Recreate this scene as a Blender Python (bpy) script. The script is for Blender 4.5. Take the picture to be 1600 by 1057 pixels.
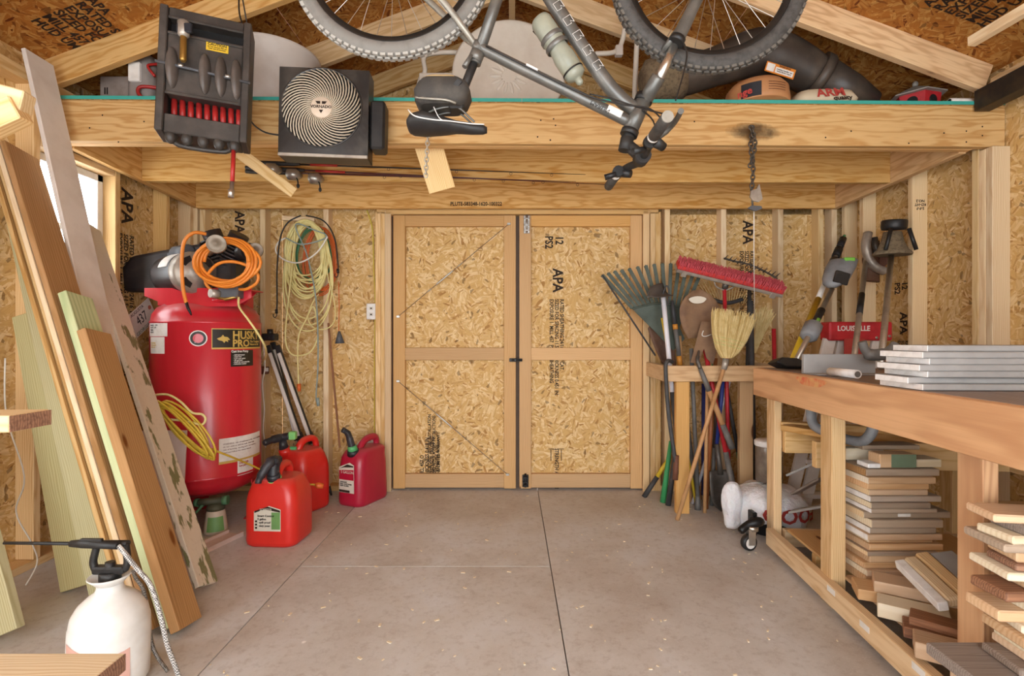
import bpy, bmesh, math, random
from mathutils import Vector, Matrix, Quaternion
random.seed(7)
for _o in list(bpy.data.objects):
    bpy.data.objects.remove(_o)
SC = bpy.context.scene
COL = SC.collection
V = Vector
PI = math.pi

# ---------------------------------------------------------------- camera
CAMZ = 1.107
cam_d = bpy.data.cameras.new('camera')
cam_d.sensor_fit = 'HORIZONTAL'; cam_d.sensor_width = 36.0; cam_d.lens = 18.0
cam_d.clip_start = 0.02
cam = bpy.data.objects.new('camera', cam_d); COL.objects.link(cam)
cam.location = (0, 0, CAMZ); cam.rotation_euler = (PI/2, 0, 0)
SC.camera = cam

# ---------------------------------------------------------------- daylight
world = bpy.data.worlds.new('overcast_sky'); SC.world = world
world.use_nodes = True
_bg = world.node_tree.nodes['Background']
_bg.inputs[0].default_value = (0.93, 0.97, 1.0, 1); _bg.inputs[1].default_value = 8.0
# portal in the wide open shed doorway behind the camera: guides sampling only
def portal(name, loc, rot, sx, sy):
    l = bpy.data.lights.new(name, 'AREA'); l.shape = 'RECTANGLE'; l.size = sx; l.size_y = sy
    l.cycles.is_portal = True
    o = bpy.data.objects.new(name, l); COL.objects.link(o); o.location = loc; o.rotation_euler = rot
portal('doorway_portal', (0.04, -1.35, 1.2), (PI/2, 0, 0), 3.4, 2.4)
portal('side_window_portal', (-2.43, 0.25, 1.5), (0, -PI/2, 0), 1.1, 1.9)
portal('window_portal', (-2.43, 2.735, 1.69), (0, -PI/2, 0), 0.68, 0.46)
vs = SC.view_settings
vs.view_transform = 'Standard'; vs.look = 'None'; vs.gamma = 1.0; vs.use_curve_mapping = False
vs.exposure = -0.18

# ---------------------------------------------------------------- helpers
WM = {}                      # world matrix of every object built
def W(px, py, D):            # point seen at photo pixel, D metres in front of the lens plane
    return V(((px-800.0)*D/800.0, D, CAMZ-(py-528.5)*D/800.0))
def G(px, py, lift=0.0):     # point on the floor seen at photo pixel
    D = (CAMZ-lift)*800.0/(py-528.5)
    return V(((px-800.0)*D/800.0, D, lift))
def S(h):                    # sRGB hex -> linear rgba
    c = [int(h[i:i+2], 16)/255.0 for i in (0, 2, 4)]
    return tuple([(x/12.92 if x <= 0.04045 else ((x+0.055)/1.055)**2.4) for x in c]+[1.0])
def link(o, parent, M):
    COL.objects.link(o)
    if parent is not None:
        o.parent = parent
        o.matrix_basis = WM[parent].inverted() @ M
    else:
        o.matrix_basis = M
    WM[o] = M
    return o
def tag(o, label=None, cat=None, group=None, kind=None):
    if label: o['label'] = label
    if cat: o['category'] = cat
    if group: o['group'] = group
    if kind: o['kind'] = kind
    return o
def thing(name, label, cat, loc, group=None, kind=None):
    o = bpy.data.objects.new(name, None); o.empty_display_size = 0.1
    link(o, None, Matrix.Translation(V(loc)))
    return tag(o, label, cat, group, kind)
def struct(name, loc=(0, 0, 0)):
    o = bpy.data.objects.new(name, None)
    link(o, None, Matrix.Translation(V(loc))); o['kind'] = 'structure'
    return o
def frame(o, x, y):          # 4x4 from origin, x dir and approx y dir
    x = V(x).normalized(); z = x.cross(V(y)).normalized(); y = z.cross(x)
    M = Matrix((x, y, z)).transposed().to_4x4(); M.translation = V(o)
    return M
def perp(t):
    a = V((0, 0, 1)) if abs(t.z) < 0.9 else V((1, 0, 0))
    return t.cross(a).normalized()
def smooth_path(pts, n=6, closed=False):    # Catmull-Rom
    pts = [V(p) for p in pts]; out = []
    m = len(pts)
    rng = range(m if closed else m-1)
    for i in rng:
        if closed:
            p0, p1, p2, p3 = pts[(i-1) % m], pts[i], pts[(i+1) % m], pts[(i+2) % m]
        else:
            p0 = pts[max(i-1, 0)]; p1 = pts[i]; p2 = pts[i+1]; p3 = pts[min(i+2, m-1)]
        for k in range(n):
            t = k/n
            out.append(0.5*((2*p1)+(p2-p0)*t+(2*p0-5*p1+4*p2-p3)*t*t+(3*p1-p0-3*p2+p3)*t*t*t))
    if not closed: out.append(pts[-1].copy())
    return out

class MB:
    def __init__(s): s.v = []; s.f = []; s.sm = []
    def add(s, vs, fs, smooth=False):
        b = len(s.v); s.v += [V(p) for p in vs]
        for f in fs: s.f.append([i+b for i in f]); s.sm.append(smooth)
        return s
    def box(s, lo, hi, M=None, ch=0.0):
        lo = V(lo); hi = V(hi); c = (lo+hi)/2; h = (hi-lo)/2
        return s.obox(c, h, M, ch)
    def obox(s, c, h, M=None, ch=0.0):
        vs, fs = cbox(h, ch)
        c = V(c)
        vs = [V(p)+c for p in vs]
        if M is not None: vs = [M @ p for p in vs]
        return s.add(vs, fs)
    def beam(s, a, b, w, t, up=(0, 0, 1), ch=0.0):
        a = V(a); b = V(b); M = beamM(a, b, up)
        return s.obox((0, 0, 0), ((b-a).length/2, w/2, t/2), M, ch)
    def tube(s, pts, r, n=8, closed=False, cap=True, sx=1.0):
        pts = [V(p) for p in pts]; m = len(pts)
        rs = r if isinstance(r, (list, tuple)) else [r]*m
        T = []
        for i in range(m):
            if closed: t = pts[(i+1) % m]-pts[(i-1) % m]
            else: t = pts[min(i+1, m-1)]-pts[max(i-1, 0)]
            if t.length < 1e-9: t = V((0, 0, 1))
            T.append(t.normalized())
        u = perp(T[0]); vs = []
        for i in range(m):
            u = (u-T[i]*u.dot(T[i]))
            if u.length < 1e-6: u = perp(T[i])
            u.normalize(); w = T[i].cross(u)
            for k in range(n):
                a = 2*PI*k/n
                vs.append(pts[i]+(u*math.cos(a)*sx+w*math.sin(a))*rs[i])
        fs = []
        for i in range(m if closed else m-1):
            for k in range(n):
                j = (i+1) % m
                fs.append([i*n+k, i*n+(k+1) % n, j*n+(k+1) % n, j*n+k])
        s.add(vs, fs, n > 4)
        if cap and not closed:
            b = len(s.v)-len(vs)
            s.f.append([b+k for k in range(n)][::-1]); s.sm.append(False)
            s.f.append([b+(m-1)*n+k for k in range(n)]); s.sm.append(False)
        return s
    def lathe(s, prof, M, n=24, cap=True, smooth=True):   # prof: (r, z) pairs along local z
        vs = []; m = len(prof)
        for r, z in prof:
            for k in range(n):
                a = 2*PI*k/n; vs.append(M @ V((r*math.cos(a), r*math.sin(a), z)))
        fs = [[i*n+k, i*n+(k+1) % n, (i+1)*n+(k+1) % n, (i+1)*n+k] for i in range(m-1) for k in range(n)]
        s.add(vs, fs, smooth)
        if cap:
            b = len(s.v)-len(vs)
            if prof[0][0] > 1e-6: s.f.append([b+k for k in range(n)][::-1]); s.sm.append(False)
            if prof[-1][0] > 1e-6: s.f.append([b+(m-1)*n+k for k in range(n)]); s.sm.append(False)
        return s
    def cyl(s, a, b, r, n=16, r2=None):
        return s.tube([a, b], [r, r if r2 is None else r2], n)
    def prism(s, poly, M, z0, z1):      # polygon in local xy extruded local z
        n = len(poly)
        vs = [M @ V((p[0], p[1], z0)) for p in poly]+[M @ V((p[0], p[1], z1)) for p in poly]
        fs = [list(range(n))[::-1], list(range(n, 2*n))]+[[i, (i+1) % n, n+(i+1) % n, n+i] for i in range(n)]
        return s.add(vs, fs)
    def ell(s, c, r, M=None, n=16, m=10):
        vs = []; c = V(c)
        for i in range(m+1):
            th = PI*i/m
            for k in range(n):
                a = 2*PI*k/n
                p = V((r[0]*math.sin(th)*math.cos(a), r[1]*math.sin(th)*math.sin(a), r[2]*math.cos(th)))
                vs.append(c+(M.to_3x3() @ p if M is not None else p))
        fs = [[i*n+k, (i+1)*n+k, (i+1)*n+(k+1) % n, i*n+(k+1) % n] for i in range(m) for k in range(n)]
        return s.add(vs, fs, True)
    def loft(s, rings, cap=True, smooth=True):   # list of equal-length closed rings
        n = len(rings[0]); vs = [p for r in rings for p in r]
        fs = [[i*n+k, i*n+(k+1) % n, (i+1)*n+(k+1) % n, (i+1)*n+k] for i in range(len(rings)-1) for k in range(n)]
        s.add(vs, fs, smooth)
        if cap:
            b = len(s.v)-len(vs)
            s.f.append([b+k for k in range(n)][::-1]); s.sm.append(False)
            s.f.append([b+(len(rings)-1)*n+k for k in range(n)]); s.sm.append(False)
        return s
    def build(s, name, mat, parent=None, M=None, bevel=0, solid=0, subsurf=0):
        if M is None:
            if parent is not None: M = Matrix.Translation(WM[parent].translation)
            else:
                xs = [p.x for p in s.v]; ys = [p.y for p in s.v]; zs = [p.z for p in s.v]
                M = Matrix.Translation(V(((min(xs)+max(xs))/2, (min(ys)+max(ys))/2, min(zs))))
        Mi = M.inverted()
        me = bpy.data.meshes.new(name)
        me.from_pydata([Mi @ p for p in s.v], [], s.f)
        me.validate()
        if len(me.polygons) == len(s.sm): me.polygons.foreach_set('use_smooth', s.sm)
        me.materials.append(MAT[mat] if isinstance(mat, str) else mat)
        bm = bmesh.new(); bm.from_mesh(me); bmesh.ops.recalc_face_normals(bm, faces=bm.faces); bm.to_mesh(me); bm.free()
        me.update()
        o = bpy.data.objects.new(name, me)
        link(o, parent, M)
        if subsurf:
            m = o.modifiers.new('s', 'SUBSURF'); m.levels = subsurf; m.render_levels = subsurf
        if solid:
            m = o.modifiers.new('t', 'SOLIDIFY'); m.thickness = solid; m.offset = 0
        if bevel:
            m = o.modifiers.new('b', 'BEVEL'); m.width = bevel; m.segments = 2; m.limit_method = 'ANGLE'; m.angle_limit = 0.7
        return o
def cbox(h, ch):
    hx, hy, hz = h
    if ch <= 0:
        vs = [V((x, y, z)) for x in (-hx, hx) for y in (-hy, hy) for z in (-hz, hz)]
        return vs, [[0, 1, 3, 2], [4, 6, 7, 5], [0, 4, 5, 1], [2, 3, 7, 6], [0, 2, 6, 4], [1, 5, 7, 3]]
    ch = min(ch, min(h)*0.45)
    vs = []; ix = {}
    for sx in (-1, 1):
        for sy in (-1, 1):
            for sz in (-1, 1):
                for ax in range(3):
                    p = [sx*(hx-ch), sy*(hy-ch), sz*(hz-ch)]; p[ax] = (sx*hx, sy*hy, sz*hz)[ax]
                    ix[(sx, sy, sz, ax)] = len(vs); vs.append(V(p))
    fs = []
    Q = [(-1, -1), (1, -1), (1, 1), (-1, 1)]
    for ax in range(3):
        o = [a for a in range(3) if a != ax]
        for sg in (-1, 1):
            f = []
            for q in Q:
                k = [0, 0, 0]; k[ax] = sg; k[o[0]] = q[0]; k[o[1]] = q[1]
                f.append(ix[(k[0], k[1], k[2], ax)])
            fs.append(f)
        for q in Q:      # edges running along ax
            k = [0, 0, 0]; k[o[0]] = q[0]; k[o[1]] = q[1]
            a = list(k); b = list(k); a[ax] = -1; b[ax] = 1
            fs.append([ix[tuple(a)+(o[0],)], ix[tuple(b)+(o[0],)], ix[tuple(b)+(o[1],)], ix[tuple(a)+(o[1],)]])
    for sx in (-1, 1):
        for sy in (-1, 1):
            for sz in (-1, 1): fs.append([ix[(sx, sy, sz, a)] for a in range(3)])
    return vs, fs
def beamM(a, b, up):
    a = V(a); b = V(b); x = (b-a).normalized(); up = V(up)
    z = up-x*up.dot(x)
    if z.length < 1e-5:
        up = V((0, 1, 0)); z = up-x*up.dot(x)
    z.normalize(); y = z.cross(x)
    M = Matrix((x, y, z)).transposed().to_4x4(); M.translation = (a+b)/2
    return M
_lm = {}
def lumber(name, a, b, w, t, mat, parent=None, up=(0, 0, 1), ch=0.0025):
    """a board: length a->b on local x, w on local y, t on local z (towards up)"""
    a = V(a); b = V(b); L = (b-a).length
    key = (round(L, 4), round(w, 4), round(t, 4), mat, ch)
    if key not in _lm:
        vs, fs = cbox((L/2, w/2, t/2), ch)
        me = bpy.data.meshes.new(name); me.from_pydata(vs, [], fs)
        bm = bmesh.new(); bm.from_mesh(me); bmesh.ops.recalc_face_normals(bm, faces=bm.faces); bm.to_mesh(me); bm.free()
        me.materials.append(MAT[mat]); _lm[key] = me
    o = bpy.data.objects.new(name, _lm[key])
    return link(o, parent, beamM(a, b, up))
_txt = []
def text(name, body, M, size, mat, parent, ax='CENTER', ay='CENTER', ext=0.0003, spacing=1.0, line=1.0, sx=1.0, bend=None):
    cu = bpy.data.curves.new(name, 'FONT'); cu.body = body; cu.size = size; cu.extrude = ext
    cu.align_x = ax; cu.align_y = ay; cu.space_character = spacing; cu.space_line = line
    cu.resolution_u = 2
    if mat in ('ink', 'ink_red', 'gold', 'sticker_white'): cu.offset = size*0.028
    cu.materials.append(MAT[mat])
    o = bpy.data.objects.new(name, cu)
    link(o, parent, M @ Matrix.Diagonal((sx, 1, 1, 1)))
    _txt.append((o, bend))
    return o
def flush_text():
    bpy.context.view_layer.update()
    dg = bpy.context.evaluated_depsgraph_get()
    made = []
    for o, bend in _txt:
        made.append((o, bend, bpy.data.meshes.new_from_object(o.evaluated_get(dg))))
    for o, bend, me in made:
        if bend is not None:
            Mi = WM[o].inverted()
            for vt in me.vertices: vt.co = Mi @ bend(vt.co)
        n = bpy.data.objects.new('tmp', me); COL.objects.link(n)
        n.parent = o.parent; n.matrix_basis = o.matrix_basis.copy()
        for k in o.keys(): n[k] = o[k]
        nm = o.name.split('.')[0]
        bpy.data.objects.remove(o); n.name = nm
    _txt.clear()

# ---------------------------------------------------------------- materials
MAT = {}
def _new(name):
    m = bpy.data.materials.new(name); m.use_nodes = True
    nt = m.node_tree; bs = nt.nodes['Principled BSDF']
    MAT[name] = m
    return m, nt, bs
def N(nt, typ, **kw):
    n = nt.nodes.new(typ)
    for k, v in kw.items(): setattr(n, k, v)
    return n
def math_(nt, op, a, b=None, clamp=False):
    n = N(nt, 'ShaderNodeMath', operation=op, use_clamp=clamp)
    for i, x in enumerate((a, b)):
        if x is None: continue
        if isinstance(x, (int, float)): n.inputs[i].default_value = x
        else: nt.links.new(x, n.inputs[i])
    return n.outputs[0]
def vmath(nt, op, a, b):
    n = N(nt, 'ShaderNodeVectorMath', operation=op)
    for i, x in enumerate((a, b)):
        if isinstance(x, (tuple, list)): n.inputs[i].default_value = x
        else: nt.links.new(x, n.inputs[i])
    return n.outputs[0]
def ramp(nt, fac, stops, interp='LINEAR'):
    r = N(nt, 'ShaderNodeValToRGB'); r.color_ramp.interpolation = interp
    e = r.color_ramp.elements
    while len(e) < len(stops): e.new(0.5)
    for i, (p, c) in enumerate(stops): e[i].position = p; e[i].color = c
    nt.links.new(fac, r.inputs[0])
    return r.outputs[0]
def mix(nt, fac, a, b, mode='MIX'):
    n = N(nt, 'ShaderNodeMix', data_type='RGBA', blend_type=mode)
    for s, x in ((n.inputs[0], fac), (n.inputs[6], a), (n.inputs[7], b)):
        if isinstance(x, (int, float, tuple)): s.default_value = x
        else: nt.links.new(x, s)
    return n.outputs[2]
def noise(nt, vec, scale, detail=3, rough=0.5):
    n = N(nt, 'ShaderNodeTexNoise'); n.inputs['Scale'].default_value = scale
    n.inputs['Detail'].default_value = detail; n.inputs['Roughness'].default_value = rough
    if vec is not None: nt.links.new(vec, n.inputs['Vector'])
    return n.outputs[0]
def bump(nt, bs, h, strength, dist=0.002):
    b = N(nt, 'ShaderNodeBump'); b.inputs['Strength'].default_value = strength; b.inputs['Distance'].default_value = dist
    nt.links.new(h, b.inputs['Height']); nt.links.new(b.outputs[0], bs.inputs['Normal'])
def objvec(nt, rnd=True):
    tc = N(nt, 'ShaderNodeTexCoord'); v = tc.outputs['Object']; r = None
    oi = N(nt, 'ShaderNodeObjectInfo'); r = oi.outputs['Random']
    if rnd:
        c = N(nt, 'ShaderNodeCombineXYZ')
        nt.links.new(math_(nt, 'MULTIPLY', r, 37.0), c.inputs[0])
        v2 = vmath(nt, 'ADD', v, c.outputs[0])
    else: v2 = v
    return v, v2, r
def wood(name, light, dark, knot='6b3d1c', period=0.012, knots=0.5, rough=0.62, var=0.16, fib=0.35, overlay=None):
    m, nt, bs = _new(name)
    v, vr, r = objvec(nt)
    # ring coordinates with a per-board pith offset
    mp = N(nt, 'ShaderNodeCombineXYZ')
    sp = N(nt, 'ShaderNodeSeparateXYZ'); nt.links.new(vr, sp.inputs[0])
    r2 = math_(nt, 'FRACT', math_(nt, 'MULTIPLY', r, 91.7)); r3 = math_(nt, 'FRACT', math_(nt, 'MULTIPLY', r, 53.3))
    nt.links.new(math_(nt, 'MULTIPLY', sp.outputs[0], 0.16), mp.inputs[0])
    nt.links.new(math_(nt, 'ADD', sp.outputs[1], math_(nt, 'MULTIPLY_ADD', r2, 0.10)), mp.inputs[1])
    nt.links.new(math_(nt, 'ADD', sp.outputs[2], math_(nt, 'ADD', math_(nt, 'MULTIPLY', r3, 0.08), 0.03)), mp.inputs[2])
    wv = N(nt, 'ShaderNodeTexWave', wave_type='RINGS', rings_direction='X')
    wv.inputs['Scale'].default_value = 0.314/period
    wv.inputs['Distortion'].default_value = 11.0; wv.inputs['Detail'].default_value = 2.0
    wv.inputs['Detail Scale'].default_value = 0.5
    nt.links.new(mp.outputs[0], wv.inputs['Vector'])
    fibv = vmath(nt, 'MULTIPLY', vr, (4.0, 160.0, 160.0))
    fb = noise(nt, fibv, 1.0, 2)
    big = noise(nt, vmath(nt, 'MULTIPLY', vr, (1.2, 7.0, 7.0)), 1.0, 2)
    w = math_(nt, 'POWER', wv.outputs[0], 1.8)
    w = math_(nt, 'MULTIPLY', w, math_(nt, 'ADD', math_(nt, 'MULTIPLY', big, 1.3), 0.15), True)
    c = mix(nt, math_(nt, 'MULTIPLY', w, 0.8), S(light), S(dark))
    c = mix(nt, math_(nt, 'MULTIPLY', math_(nt, 'SUBTRACT', fb, 0.45, True), fib*2.4, True), c, S(dark))
    # knots
    vo = N(nt, 'ShaderNodeTexVoronoi'); vo.inputs['Scale'].default_value = 1.0; vo.inputs['Randomness'].default_value = 0.8
    nt.links.new(vmath(nt, 'MULTIPLY', vr, (2.3, 6.5, 6.5)), vo.inputs['Vector'])
    gate = N(nt, 'ShaderNodeSeparateColor'); nt.links.new(vo.outputs['Color'], gate.inputs[0])
    sz = math_(nt, 'MULTIPLY', math_(nt, 'SUBTRACT', gate.outputs[0], 1-knots, True), 0.36)
    k = math_(nt, 'MULTIPLY', math_(nt, 'SUBTRACT', sz, vo.outputs['Distance']), 30.0, True)
    halo = math_(nt, 'MULTIPLY', math_(nt, 'SUBTRACT', math_(nt, 'MULTIPLY', sz, 2.1), vo.outputs['Distance']), 6.0, True)
    c = mix(nt, math_(nt, 'MULTIPLY', halo, 0.45), c, S(dark))
    c = mix(nt, k, c, S(knot))
    hsv = N(nt, 'ShaderNodeHueSaturation')
    nt.links.new(c, hsv.inputs['Color'])
    nt.links.new(math_(nt, 'ADD', math_(nt, 'MULTIPLY', r2, var*1.6), 1-var), hsv.inputs['Value'])
    nt.links.new(math_(nt, 'ADD', math_(nt, 'MULTIPLY', r3, 0.3), 0.85), hsv.inputs['Saturation'])
    c = hsv.outputs[0]
    if overlay: c = overlay(nt, v, c)
    nt.links.new(c, bs.inputs['Base Color'])
    bs.inputs['Roughness'].default_value = rough
    bs.inputs['Specular IOR Level'].default_value = 0.3
    bump(nt, bs, fb, 0.25, 0.0006)
    return m
def osb(name, dark, mid, pale, rough=0.7):
    m, nt, bs = _new(name)
    v, vr, r = objvec(nt)
    cols = []
    for i, (cs, sx, sy, off) in enumerate(((12.0, 12.0, 55.0, (0, 0, 0)), (22.0, 20.0, 100.0, (3.3, 1.7, 0)))):
        vo_ = vmath(nt, 'ADD', vr, off)
        dis = N(nt, 'ShaderNodeTexVoronoi', voronoi_dimensions='2D'); dis.inputs['Scale'].default_value = cs
        nt.links.new(vo_, dis.inputs['Vector'])
        sc = N(nt, 'ShaderNodeSeparateColor'); nt.links.new(dis.outputs['Color'], sc.inputs[0])
        rot = N(nt, 'ShaderNodeVectorRotate', rotation_type='Z_AXIS')
        nt.links.new(vo_, rot.inputs['Vector'])
        nt.links.new(dis.outputs['Position'], rot.inputs['Center']) if False else None
        nt.links.new(math_(nt, 'MULTIPLY', sc.outputs[0], 6.283), rot.inputs['Angle'])
        st = vmath(nt, 'MULTIPLY', rot.outputs[0], (sx, sy, 0))
        st = vmath(nt, 'ADD', st, dis.outputs['Color'])
        fl = N(nt, 'ShaderNodeTexVoronoi', voronoi_dimensions='2D', distance='CHEBYCHEV'); fl.inputs['Scale'].default_value = 1.0
        nt.links.new(st, fl.inputs['Vector'])
        f = N(nt, 'ShaderNodeSeparateColor'); nt.links.new(fl.outputs['Color'], f.inputs[0])
        cols.append((f.outputs[0], f.outputs[1], fl.outputs['Distance'], st))
    a = ramp(nt, cols[0][0], [(0.0, S(dark)), (0.05, S(mid)), (0.62, S(mid)), (0.9, S(pale)), (1.0, S(pale))])
    b = ramp(nt, cols[1][0], [(0.0, S(dark)), (0.22, S(mid)), (0.6, S(pale)), (1.0, S(mid))])
    sel = math_(nt, 'GREATER_THAN', cols[1][1], 0.58)
    c = mix(nt, sel, a, b)
    ed = math_(nt, 'MULTIPLY', math_(nt, 'SUBTRACT', cols[0][2], 0.46, True), 0.9, True)
    c = mix(nt, ed, c, S(dark))
    fine = noise(nt, vmath(nt, 'MULTIPLY', cols[0][3], (0.6, 5.0, 1)), 1.0, 2)
    c = mix(nt, math_(nt, 'MULTIPLY', math_(nt, 'SUBTRACT', fine, 0.48, True), 1.3, True), c, S(dark))
    chips = N(nt, 'ShaderNodeTexVoronoi', voronoi_dimensions='2D'); chips.inputs['Scale'].default_value = 1.0
    nt.links.new(vmath(nt, 'MULTIPLY', cols[1][3], (1.3, 0.6, 0)), chips.inputs['Vector'])
    cg = N(nt, 'ShaderNodeSeparateColor'); nt.links.new(chips.outputs['Color'], cg.inputs[0])
    dk = math_(nt, 'MULTIPLY', math_(nt, 'GREATER_THAN', cg.outputs[2], 0.975), 0.55)
    c = mix(nt, dk, c, S('4a2a10'))
    nt.links.new(c, bs.inputs['Base Color'])
    bs.inputs['Roughness'].default_value = rough
    bs.inputs['Specular IOR Level'].default_value = 0.25
    bump(nt, bs, cols[0][0], 0.3, 0.0012)
    return m
def plain(name, col, rough=0.5, metal=0.0, var=0.06, scale=14.0, col2=None, spec=0.5, coat=0.0, bmp=0.0, lo=0.45, hi=0.75):
    """one colour, broken up by soft dust and wear"""
    m, nt, bs = _new(name)
    tc = N(nt, 'ShaderNodeTexCoord')
    n = noise(nt, tc.outputs['Object'], scale, 4, 0.6)
    c1 = S(col)
    c2 = S(col2) if col2 else tuple([min(1, x*(1-var*2)) for x in c1[:3]]+[1])
    c = ramp(nt, n, [(lo, c1), (hi, c2)])
    nt.links.new(c, bs.inputs['Base Color'])
    nt.links.new(math_(nt, 'ADD', math_(nt, 'MULTIPLY', n, 0.2), rough-0.1, True), bs.inputs['Roughness'])
    bs.inputs['Metallic'].default_value = metal
    bs.inputs['Specular IOR Level'].default_value = spec
    if coat: bs.inputs['Coat Weight'].default_value = coat
    if bmp: bump(nt, bs, n, bmp, 0.002)
    return m

def dark_patch(nt, v, c):  # darkens a noisy oval low on the right part of the front beam
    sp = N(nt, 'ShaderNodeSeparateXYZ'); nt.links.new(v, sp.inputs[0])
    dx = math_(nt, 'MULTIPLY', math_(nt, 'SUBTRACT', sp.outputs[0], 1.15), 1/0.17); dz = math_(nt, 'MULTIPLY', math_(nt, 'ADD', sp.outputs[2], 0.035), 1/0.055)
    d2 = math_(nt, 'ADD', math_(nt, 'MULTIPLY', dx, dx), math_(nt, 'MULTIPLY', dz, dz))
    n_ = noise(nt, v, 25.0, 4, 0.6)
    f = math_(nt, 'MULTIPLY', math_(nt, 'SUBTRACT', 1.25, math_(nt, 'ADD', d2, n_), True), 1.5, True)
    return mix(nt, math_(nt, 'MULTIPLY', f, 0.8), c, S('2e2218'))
wood('pine_beam_dark_patch', 'e6bf88', 'c08a4e', knots=0.5, period=0.007, overlay=dark_patch)
wood('pine', 'e6c594', 'c89a60', knots=0.45, period=0.008)
wood('pine_light', 'ecd2a6', 'd4ac78', knots=0.35, period=0.008)
wood('pine_beam', 'e6bf88', 'c08a4e', knots=0.5, period=0.007)
wood('pine_warm', 'd9b07c', 'b98a54', knots=0.45, period=0.008)
wood('plank_brown', 'bc9670', '99744c', knots=0.4, period=0.012, fib=0.5)
wood('treated', 'd0c898', 'b4a672', knots=0.5, period=0.009, knot='4a2d18')
wood('treated_warm', 'd8b888', 'b08450', knots=0.35, period=0.011)
wood('cedar', 'b08a62', '94704a', knots=0.4, period=0.012, fib=0.5)
wood('scrap_pale', 'e9dcc4', 'd9c6a6', knots=0.2, var=0.1)
wood('scrap_tan', 'd9b690', 'c69c72', knots=0.35)
wood('scrap_grey', 'b3a08c', '9c8a7a', knots=0.25)
wood('rough_grey', '8f8278', '6a5b50', knots=0.2, period=0.006, fib=0.9)
wood('bark_brown', 'a17355', '5d3b2b', knots=0.3, period=0.006, fib=0.9)
plain('handle_wood', 'c99a6a', 0.6, col2='ab7c4c', scale=12)
wood('fascia_wood', 'd8a46c', 'b57a44', knots=0.45, period=0.016)
wood('worktop_wood', 'a5968c', '6f625c', knots=0.15, period=0.02, fib=0.5)
wood('green_board', 'd2d8ae', '9fb084', knots=0.2, period=0.02)
osb('osb', 'a87a42', 'd2aa6c', 'e8cc9a')
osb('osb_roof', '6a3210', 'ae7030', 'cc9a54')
# ================================================================ room shell
XL, XR, YB, YF = -2.30, 2.38, 3.70, -1.30       # inner faces of the studs
OL, OR_, OB = -2.39, 2.47, 3.79                 # inner faces of the sheathing
# floor of weathered sheet goods
m, nt, bs = _new('floor_sheet')
tc = N(nt, 'ShaderNodeTexCoord'); vv = tc.outputs['Object']
n1 = noise(nt, vv, 1.6, 5, 0.6); n2 = noise(nt, vv, 34.0, 5, 0.7); n3 = noise(nt, vv, 150.0, 2, 0.6)
c = ramp(nt, n1, [(0.32, S('b2a89e')), (0.5, S('c6c1bb')), (0.68, S('d2d2d3'))])
c = mix(nt, math_(nt, 'MULTIPLY', math_(nt, 'SUBTRACT', n2, 0.5, True), 1.6, True), c, S('87705f'))
c = mix(nt, math_(nt, 'MULTIPLY', math_(nt, 'SUBTRACT', n3, 0.55, True), 2.2, True), c, S('d5cdc8'))
spv = N(nt, 'ShaderNodeTexVoronoi'); spv.inputs['Scale'].default_value = 9.0; nt.links.new(vv, spv.inputs['Vector'])
spg = N(nt, 'ShaderNodeSeparateColor'); nt.links.new(spv.outputs['Color'], spg.inputs[0])
spd = math_(nt, 'ADD', spv.outputs['Distance'], math_(nt, 'MULTIPLY', n2, 0.10))
sp_ = math_(nt, 'MULTIPLY', math_(nt, 'SUBTRACT', math_(nt, 'MULTIPLY', math_(nt, 'SUBTRACT', spg.outputs[0], 0.55, True), 0.32), math_(nt, 'SUBTRACT', spd, 0.0)), 20.0, True)
c = mix(nt, sp_, c, S('ece8e4'))
nt.links.new(c, bs.inputs['Base Color'])
nt.links.new(math_(nt, 'ADD', math_(nt, 'MULTIPLY', n1, 0.3), 0.40), bs.inputs['Roughness'])
bs.inputs['Specular IOR Level'].default_value = 0.35
bump(nt, bs, n2, 0.25, 0.0015)
plain('floor_gap', '6d5c50', 0.9)
floor = struct('floor')
MB().box((OL-0.1, YF, -0.06), (OR_+0.1, OB+0.15, -0.021)).build('subfloor', 'floor_gap', floor)
cols = [(-2.47, -1.03, (-1.3, 0.74, 3.78)), (-1.03, 0.187, (-1.3, 0.04, 2.48, 3.78)), (0.187, 2.55, (-1.3, 1.26, 3.78))]
for (xa, xb, ys) in cols:
    for ya, yb in zip(ys[:-1], ys[1:]):
        g = 0.0022
        lumber('floor_sheet', (xa+g, (ya+yb)/2, -0.010), (xb-g, (ya+yb)/2, -0.010), yb-ya-2*g, 0.02, 'floor_sheet', floor, ch=0.0006)

# ---- wall sheathing and studs
def panel(parent, name, a, b, w, n, mat='osb', t=0.011):   # board of sheathing, n = normal into the room
    return lumber(name, a, b, w, t, mat, parent, up=n, ch=0.001)
wall_back = struct('wall_back', (0, OB, 0)); wall_left = struct('wall_left', (OL, 1.2, 0)); wall_right = struct('wall_right', (OR_, 1.2, 0))
H = 2.62
for xa, xb in ((-2.48, -1.70), (-1.70, -0.93), (0.99, 1.735), (1.735, 2.56)):
    panel(wall_back, 'sheathing_panel', ((xa+xb)/2, OB+0.0055, 0), ((xa+xb)/2, OB+0.0055, H), xb-xa-0.003, (0, -1, 0))
panel(wall_back, 'sheathing_panel', (0.03, OB+0.0055, 2.02), (0.03, OB+0.0055, 3.3), 4.6, (0, -1, 0))
for px, wd in ((304, .038), (316, .038), (410, .038), (509, .038), (1043, .038), (1131, .038), (1220, .038), (1283, .038), (1304, .038)):
    x = (px-800)/216.2
    lumber('stud', (x, YB+0.045, 0.04), (x, YB+0.045, 2.28), 0.089, wd, 'pine_light', wall_back, up=(1, 0, 0))
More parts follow.
